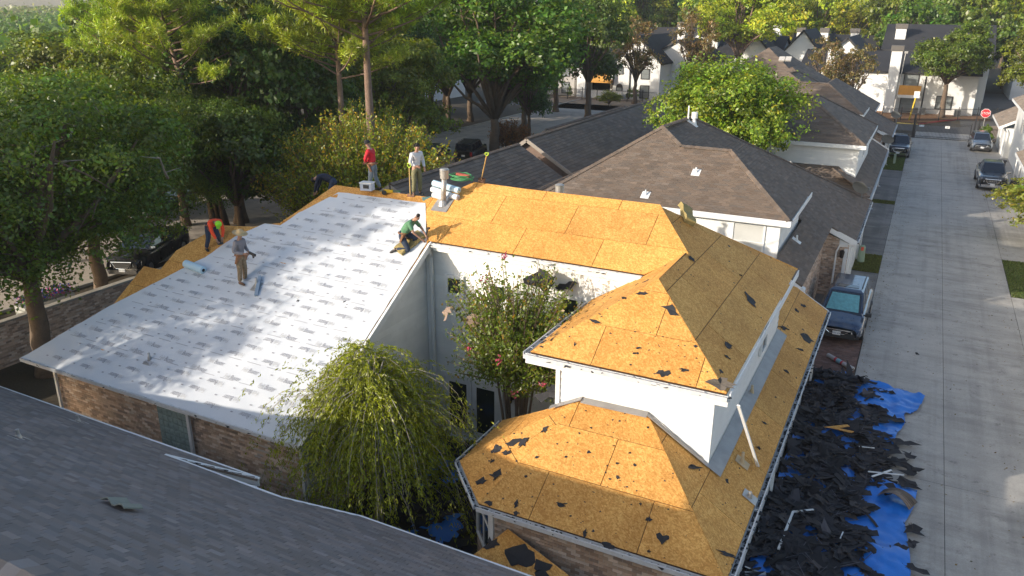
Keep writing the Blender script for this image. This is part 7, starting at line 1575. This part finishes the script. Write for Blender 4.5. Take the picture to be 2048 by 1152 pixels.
def person(name, label, loc, face, J, shirt, pants, shoe, sleeve=True, skin=SKIN, hair=HAIR, hat=None, boots=.11):
    """J: joints in the person's own frame (x right, y ahead, z up), already posed."""
    e = empty(name, tuple(loc), face, label, 'person'); J = {k: V(v) for k, v in J.items()}
    L = lambda a, b, t: J[a].lerp(J[b], t); hd = (J['head']-J['neck']).normalized(); fwd = J.get('look', V((0, 1, 0))).normalized(); fwd = (fwd-hd*fwd.dot(hd)).normalized(); sidev = hd.cross(fwd)
    hc = J['head']
    ch = [(None, [('pel', J['pelvis'], .10), ('spi', L('pelvis', 'chest', .5), .095), ('che', J['chest'], .11), ('nec', J['neck'], .05), ('jaw', hc-hd*.06+fwd*.015, .066), ('hea', hc+hd*.02, .088), ('cro', hc+hd*.085-fwd*.01, .062)])]
    ch.append(('hea', [('nose', hc+fwd*.098-hd*.012, .012)]))
    for s in ('l', 'r'):
        ch.append(('che', [('sh'+s, J['sh'+s], .06), ('el'+s, J['el'+s], .042), ('wr'+s, J['wr'+s], .027)]))
        ch.append(('pel', [('hi'+s, J['hi'+s], .085), ('kn'+s, J['kn'+s], .055), ('an'+s, J['an'+s], .038), ('to'+s, J['to'+s], .032)]))
        d = (J['wr'+s]-J['el'+s]).normalized(); hv = J.get('hand'+s, d); hv = V(hv).normalized(); sd = hv.cross(fwd if abs(hv.dot(fwd)) < .9 else V((0, 0, 1))).normalized(); cv = hv.cross(sd)
        palm = J['wr'+s]+hv*.055; ch.append(('wr'+s, [('pa'+s, palm, .030)]))
        for k, (o_, ln) in enumerate(((-.030, .070), (-.010, .080), (.010, .076), (.028, .060))):
            b = palm+hv*.03+sd*o_; ch.append(('pa'+s, [('f%d%s' % (k, s), b, .010), ('g%d%s' % (k, s), b+hv*ln*.5+cv*.008, .009), ('h%d%s' % (k, s), b+hv*ln*.85+cv*.03, .007)]))
        ch.append(('pa'+s, [('t'+s, palm-hv*.01+sd*(-.035), .011), ('u'+s, palm+hv*.02+sd*(-.06)+cv*.02, .009)]))
    link_mesh('body', skin_mesh('body', ch, skin, 1), e)
    # clothes
    sc = [(None, [('pel', J['pelvis']+(J['chest']-J['pelvis']).normalized()*.02, .145), ('spi', L('pelvis', 'chest', .45), .142), ('c0', L('pelvis', 'chest', .8), .152), ('che', J['chest'], .145), ('nec', L('chest', 'neck', .75), .075)])]
    for s in ('l', 'r'):
        arm = [('sh'+s, J['sh'+s], .080), ('ua'+s, L('sh'+s, 'el'+s, .5), .068)]
        if sleeve: arm += [('el'+s, J['el'+s], .060), ('fa'+s, L('el'+s, 'wr'+s, .55), .052), ('cu'+s, L('el'+s, 'wr'+s, .92), .042)]
        else: arm += [('cu'+s, L('sh'+s, 'el'+s, .85), .064)]
        sc.append(('che', arm))
    link_mesh('shirt', skin_mesh('shirt', sc, shirt, 2), e)
    pc = [(None, [('wai', L('pelvis', 'chest', .14), .138), ('pel', J['pelvis'], .140)])]
    for s in ('l', 'r'): pc.append(('pel', [('hi'+s, J['hi'+s], .112), ('th'+s, L('hi'+s, 'kn'+s, .5), .098), ('kn'+s, J['kn'+s], .080), ('ca'+s, L('kn'+s, 'an'+s, .45), .074), ('an'+s, L('kn'+s, 'an'+s, .93), .066)]))
    link_mesh('trousers', skin_mesh('trousers', pc, pants, 2), e)
    for s in ('l', 'r'):
        a, t = J['an'+s], J['to'+s]; d = (t-a); d = d.normalized(); link_mesh('shoe', skin_mesh('shoe', [(None, [('a', a+V((0, 0, .05)), .05), ('b', a-d*.03-V((0, 0, .035)), .048), ('m', a.lerp(t, .55), .048), ('t', t+d*.05, .038)])], shoe, 1), e)
    # face and hair
    mb = MB(); [mb.ball(hc+fwd*.083+sidev*sx*.032+hd*.02, .010, 6) for sx in (-1, 1)]; mb.build('eyes', DARKIN, e)
    mb = MB(); [mb.ball(hc+sidev*sx*.088+hd*.0, .022, 6, (.5, 1, 1)) for sx in (-1, 1)]; mb.build('ears', skin, e)
    link_mesh('hair', skin_mesh('hair', [(None, [('a', hc+hd*.03-fwd*.035, .088), ('b', hc+hd*.085-fwd*.01, .078), ('c', hc+hd*.075+fwd*.05, .045)])], hair, 1), e)
    M = Matrix((sidev, fwd, hd)).transposed()
    if hat:
        kind, hm = hat; mb = MB(); mb.sm = True
        def hl(prof, n=20, sq=1.0): 
            vs = [hc+M @ V((r_*math.cos(2*math.pi*j/n)*sq, r_*math.sin(2*math.pi*j/n), z_)) for z_, r_ in prof for j in range(n)]; k = len(prof); mb.add(vs, [(i*n+j, i*n+(j+1) % n, (i+1)*n+(j+1) % n, (i+1)*n+j) for i in range(k-1) for j in range(n)]+[tuple(range((k-1)*n, k*n))])
        if kind == 'straw': hl([(.065, .235), (.052, .20), (.058, .12), (.12, .105), (.165, .085), (.175, .03)])
        else: hl([(.03, .104), (.08, .104), (.125, .085), (.15, .04), (.155, .01)])
        mb.build('hat', hm, e)
        if kind == 'cap':
            mb = MB(); mb.prism([hc+M @ V(p) for p in ((-.075, .08, .045), (-.06, .165, .03), (0, .19, .028), (.06, .165, .03), (.075, .08, .045))], hd*.01); mb.build('cap_peak', hm, e)
    return e
def stand(lean=0.0, twist=0.0, look=(0, 1, -.3), **kw):
    J = dict(pelvis=(0, 0, .93), chest=(0, .02+lean*.42, 1.33-abs(lean)*.10), neck=(0, .03+lean*.60, 1.47-abs(lean)*.16), head=(0, .06+lean*.78, 1.60-abs(lean)*.22), shl=(-.18, .02+lean*.5, 1.38-abs(lean)*.12), shr=(.18, .02+lean*.5, 1.38-abs(lean)*.12),
             ell=(-.25, .02+lean*.5, 1.10), elr=(.25, .02+lean*.5, 1.10), wrl=(-.22, .20+lean*.5, .92), wrr=(.22, .20+lean*.5, .92), hil=(-.09, 0, .88), hir=(.09, 0, .88), knl=(-.11, .04, .48), knr=(.11, .03, .48), anl=(-.13, -.02, .08), anr=(.13, .0, .08), tol=(-.15, .13, .04), tor=(.15, .15, .04), look=look)
    J.update(kw); return J
GREYS = mat('grey_shirt', (.22, .21, .23), .9, vary=.12, vscale=8, bmp=.03, bscale=9); CAMO = mat('camo_trousers', (.28, .20, .12), .9, vary=.5, vscale=14); BROWNB = mat('tan_boots', (.16, .08, .04), .7)
REDS = mat('red_shirt', (.55, .015, .03), .8, vary=.1, vscale=8, bmp=.03, bscale=9); JEAN = mat('faded_jeans', (.20, .24, .28), .9, vary=.3, vscale=9); ORS = mat('orange_shirt', (.85, .07, .015), .75, vary=.06, vscale=8, bmp=.03, bscale=9); DJ = mat('dark_jeans', (.03, .045, .08), .9, vary=.25, vscale=9)
WHS = mat('white_shirt', (.62, .62, .64), .8, vary=.08, vscale=7, bmp=.03, bscale=9); OLV = mat('olive_trousers', (.20, .19, .10), .9, vary=.3, vscale=9); GRS = mat('green_shirt', (.10, .24, .13), .85, vary=.12, vscale=8, bmp=.03, bscale=9); NAVS = mat('navy_hoodie', (.015, .02, .04), .9, vary=.2); BLKS = mat('black_shoes', (.02, .02, .02), .6)
STRAW = mat('straw_hat', (.52, .38, .20), .8, vary=.15, vscale=20, fine=.2, fscale=120); LIMC = mat('lime_cap', (.30, .75, .02), .6, vary=.05); CAPB = mat('black_cap', (.02, .02, .022), .8); LEATH = mat('tool_leather', (.28, .13, .06), .7, vary=.2, vscale=10)
def belt(e, c, pouches):
    mb = MB(); mb.sm = True; mb.tube([(c[0]+.155*math.cos(t), c[1]+.15*math.sin(t), c[2]) for t in [math.pi*k/8 for k in range(17)]], .022, 6); mb.build('tool_belt', LEATH, e)
    for (x, y, z) in pouches: mb = MB(); mb.prism([(c[0]+x-.08, c[1]+y-.05, c[2]+z-.24), (c[0]+x+.08, c[1]+y-.05, c[2]+z-.24), (c[0]+x+.10, c[1]+y+.05, c[2]+z), (c[0]+x-.10, c[1]+y+.05, c[2]+z)], (0, .06, 0)); mb.build('tool_pouch', LEATH, e)
def face_dir(dx, dy): return math.atan2(-dx, dy)          # local +y turned onto (dx, dy)
# man in the straw hat, standing on the white slope, looking at the tool in his hands
p = PM.hit(486, 566)+Vector((0, 0, -.02))
e = person('person', 'man in wide straw hat and grey shirt standing on the white slope', p, face_dir(1, .1), stand(.03, ell=(-.26, .02, 1.12), elr=(.26, .0, 1.10), wrl=(-.10, .26, 1.05), wrr=(.12, .28, 1.04), look=(.0, 1, -.6)), GREYS, CAMO, BROWNB, hat=('straw', STRAW))
belt(e, (0, 0, .95), ((-.15, .03, 0), (.16, .02, 0))); mb = MB(); mb.bar((-.02, .36, 1.05), (.02, .62, 1.0), .05, .07); mb.bar((0, .5, 1.0), (0, .52, .9), .04, .04); mb.build('held_tool', BPL, e)
# man in red
p = PM.hit(738, 384)+Vector((-.05, .35, -.05))
e = person('person', 'man in red long sleeved shirt and black cap standing on the ridge', p, face_dir(-1, -.25), stand(.10, ell=(-.24, .16, 1.12), elr=(.25, .10, 1.08), wrl=(-.05, .22, .98), wrr=(.07, .26, .97), knl=(-.12, .06, .48), knr=(.14, .0, .48), anr=(.17, -.16, .08), tor=(.19, .0, .04), anl=(-.10, .12, .08), tol=(-.11, .28, .04), look=(-.1, 1, -.6)), REDS, JEAN, BLKS, hat=('cap', CAPB))
belt(e, (0, 0, .95), ((.17, -.02, 0), (-.16, .0, 0))); mb = MB(); mb.prism([(-.02, .195, 1.24), (.05, .195, 1.24), (.05, .195, 1.31), (-.02, .195, 1.31)], (0, .004, 0)); mb.build('chest_print', WHITE, e)
# man in white with the shovel
p = PM.hit(822, 392)+Vector((.0, .35, -.05))
e = person('person', 'curly haired man in white long sleeved shirt and olive trousers holding a shovel', p, face_dir(1, -.45), stand(.06, shl=(-.19, .0, 1.38), ell=(-.28, -.02, 1.12), wrl=(-.22, .16, .92), elr=(.27, .08, 1.10), wrr=(.14, .26, 1.02), look=(.1, 1, -.7)), WHS, OLV, BLKS)
mb = MB(); mb.sm = True; rr = random.Random(3)
for k in range(40): d = Vector((rr.gauss(0, 1), rr.gauss(-.3, 1), abs(rr.gauss(.5, .8)))).normalized(); mb.ball(Vector((0, .09, 1.62))+d*.095, .028, 6)
mb.build('curly_hair', HAIR, e)
shovel(p+Vector((.02, -.42, -.03)), p+Vector((-.02, -.36, .98)), 'lime gripped shovel held by the man in white')
# man in orange with lime cap, bending over
p = PM.hit(426, 500)+Vector((-.1, .15, -.05))
e = person('person', 'man in orange long sleeved shirt and lime green cap bending over the roof edge', p, face_dir(1, -.35), dict(pelvis=(0, -.10, .84), chest=(0, .26, 1.02), neck=(0, .40, 1.04), head=(0, .52, 1.02), shl=(-.18, .33, 1.02), shr=(.18, .33, 1.02), ell=(-.20, .42, .74), elr=(.20, .46, .74), wrl=(-.10, .52, .50), wrr=(.12, .56, .50), hil=(-.10, -.10, .80), hir=(.10, -.10, .80), knl=(-.16, .08, .46), knr=(.18, .06, .46), anl=(-.20, -.10, .08), anr=(.24, -.06, .08), tol=(-.22, .05, .04), tor=(.26, .09, .04), look=(0, .5, -1)), ORS, DJ, BLKS, hat=('cap', LIMC))
belt(e, (0, -.08, .86), ((-.16, .0, 0),)); mb = MB(); mb.bar((0, .58, .38), (.02, .62, .60), .03, .03); mb.box((-.07, .52, .32), (.09, .62, .38)); mb.build('held_hammer', BPL, e)
# man in dark clothes bent double behind the left corner
p = Vector((-18.55, 21.6, 6.55))
person('person', 'man in dark navy clothes bent double beyond the left end of the ridge', p, face_dir(-1, -.35), dict(pelvis=(0, -.28, .92), chest=(0, .12, 1.10), neck=(0, .28, 1.06), head=(0, .40, .98), shl=(-.18, .20, 1.06), shr=(.18, .20, 1.06), ell=(-.22, .30, .76), elr=(.20, .32, .76), wrl=(-.14, .40, .50), wrr=(.12, .42, .48), hil=(-.10, -.28, .88), hir=(.10, -.28, .88), knl=(-.12, -.14, .48), knr=(.12, -.16, .48), anl=(-.14, -.24, .08), anr=(.14, -.26, .08), tol=(-.15, -.08, .04), tor=(.16, -.10, .04), look=(0, .5, -1)), NAVS, DJ, BLKS, hat=('cap', CAPB))
# man in green kneeling at the court corner
p = PM.hit(812, 500)+Vector((.0, .05, -.02))
e = person('person', 'man in green T-shirt kneeling at the corner above the court nailing the edge', p, face_dir(.85, .10), dict(pelvis=(0, -.12, .50), chest=(0, .14, .86), neck=(0, .28, .98), head=(0, .38, 1.07), shl=(-.18, .22, .90), shr=(.18, .22, .90), ell=(-.24, .40, .68), elr=(.24, .36, .66), wrl=(-.14, .58, .50), wrr=(.10, .58, .42), hil=(-.11, -.12, .48), hir=(.11, -.12, .46), knl=(-.16, .26, .38), knr=(.18, .16, .06), anl=(-.18, .06, .10), anr=(.20, -.28, .06), tol=(-.19, .22, .12), tor=(.21, -.44, -.06), look=(.2, .8, -.8)), GRS, DJ, BLKS, sleeve=False)
belt(e, (0, -.10, .55), ((-.16, .05, 0), (.17, .03, 0))); mb = MB(); mb.bar((-.12, .62, .52), (-.12, .68, .72), .03, .03); mb.box((-.18, .66, .70), (-.06, .72, .75)); mb.build('held_hammer', BPL, e)
# ------------------------------------------------------------------ the air
hz = bpy.data.materials.new('haze_air'); hz.use_nodes = True; hn = hz.node_tree; hn.nodes.clear()
pv = hn.nodes.new('ShaderNodeVolumePrincipled'); pv.inputs['Color'].default_value = (.92, .95, 1.0, 1); pv.inputs['Density'].default_value = 0.0003; pv.inputs['Anisotropy'].default_value = .2
ho = hn.nodes.new('ShaderNodeOutputMaterial'); hn.links.new(pv.outputs[0], ho.inputs['Volume'])
mb = MB(); mb.box((-950, -300, -1), (950, 1650, 26)); mb.build('haze', hz, kind='stuff')
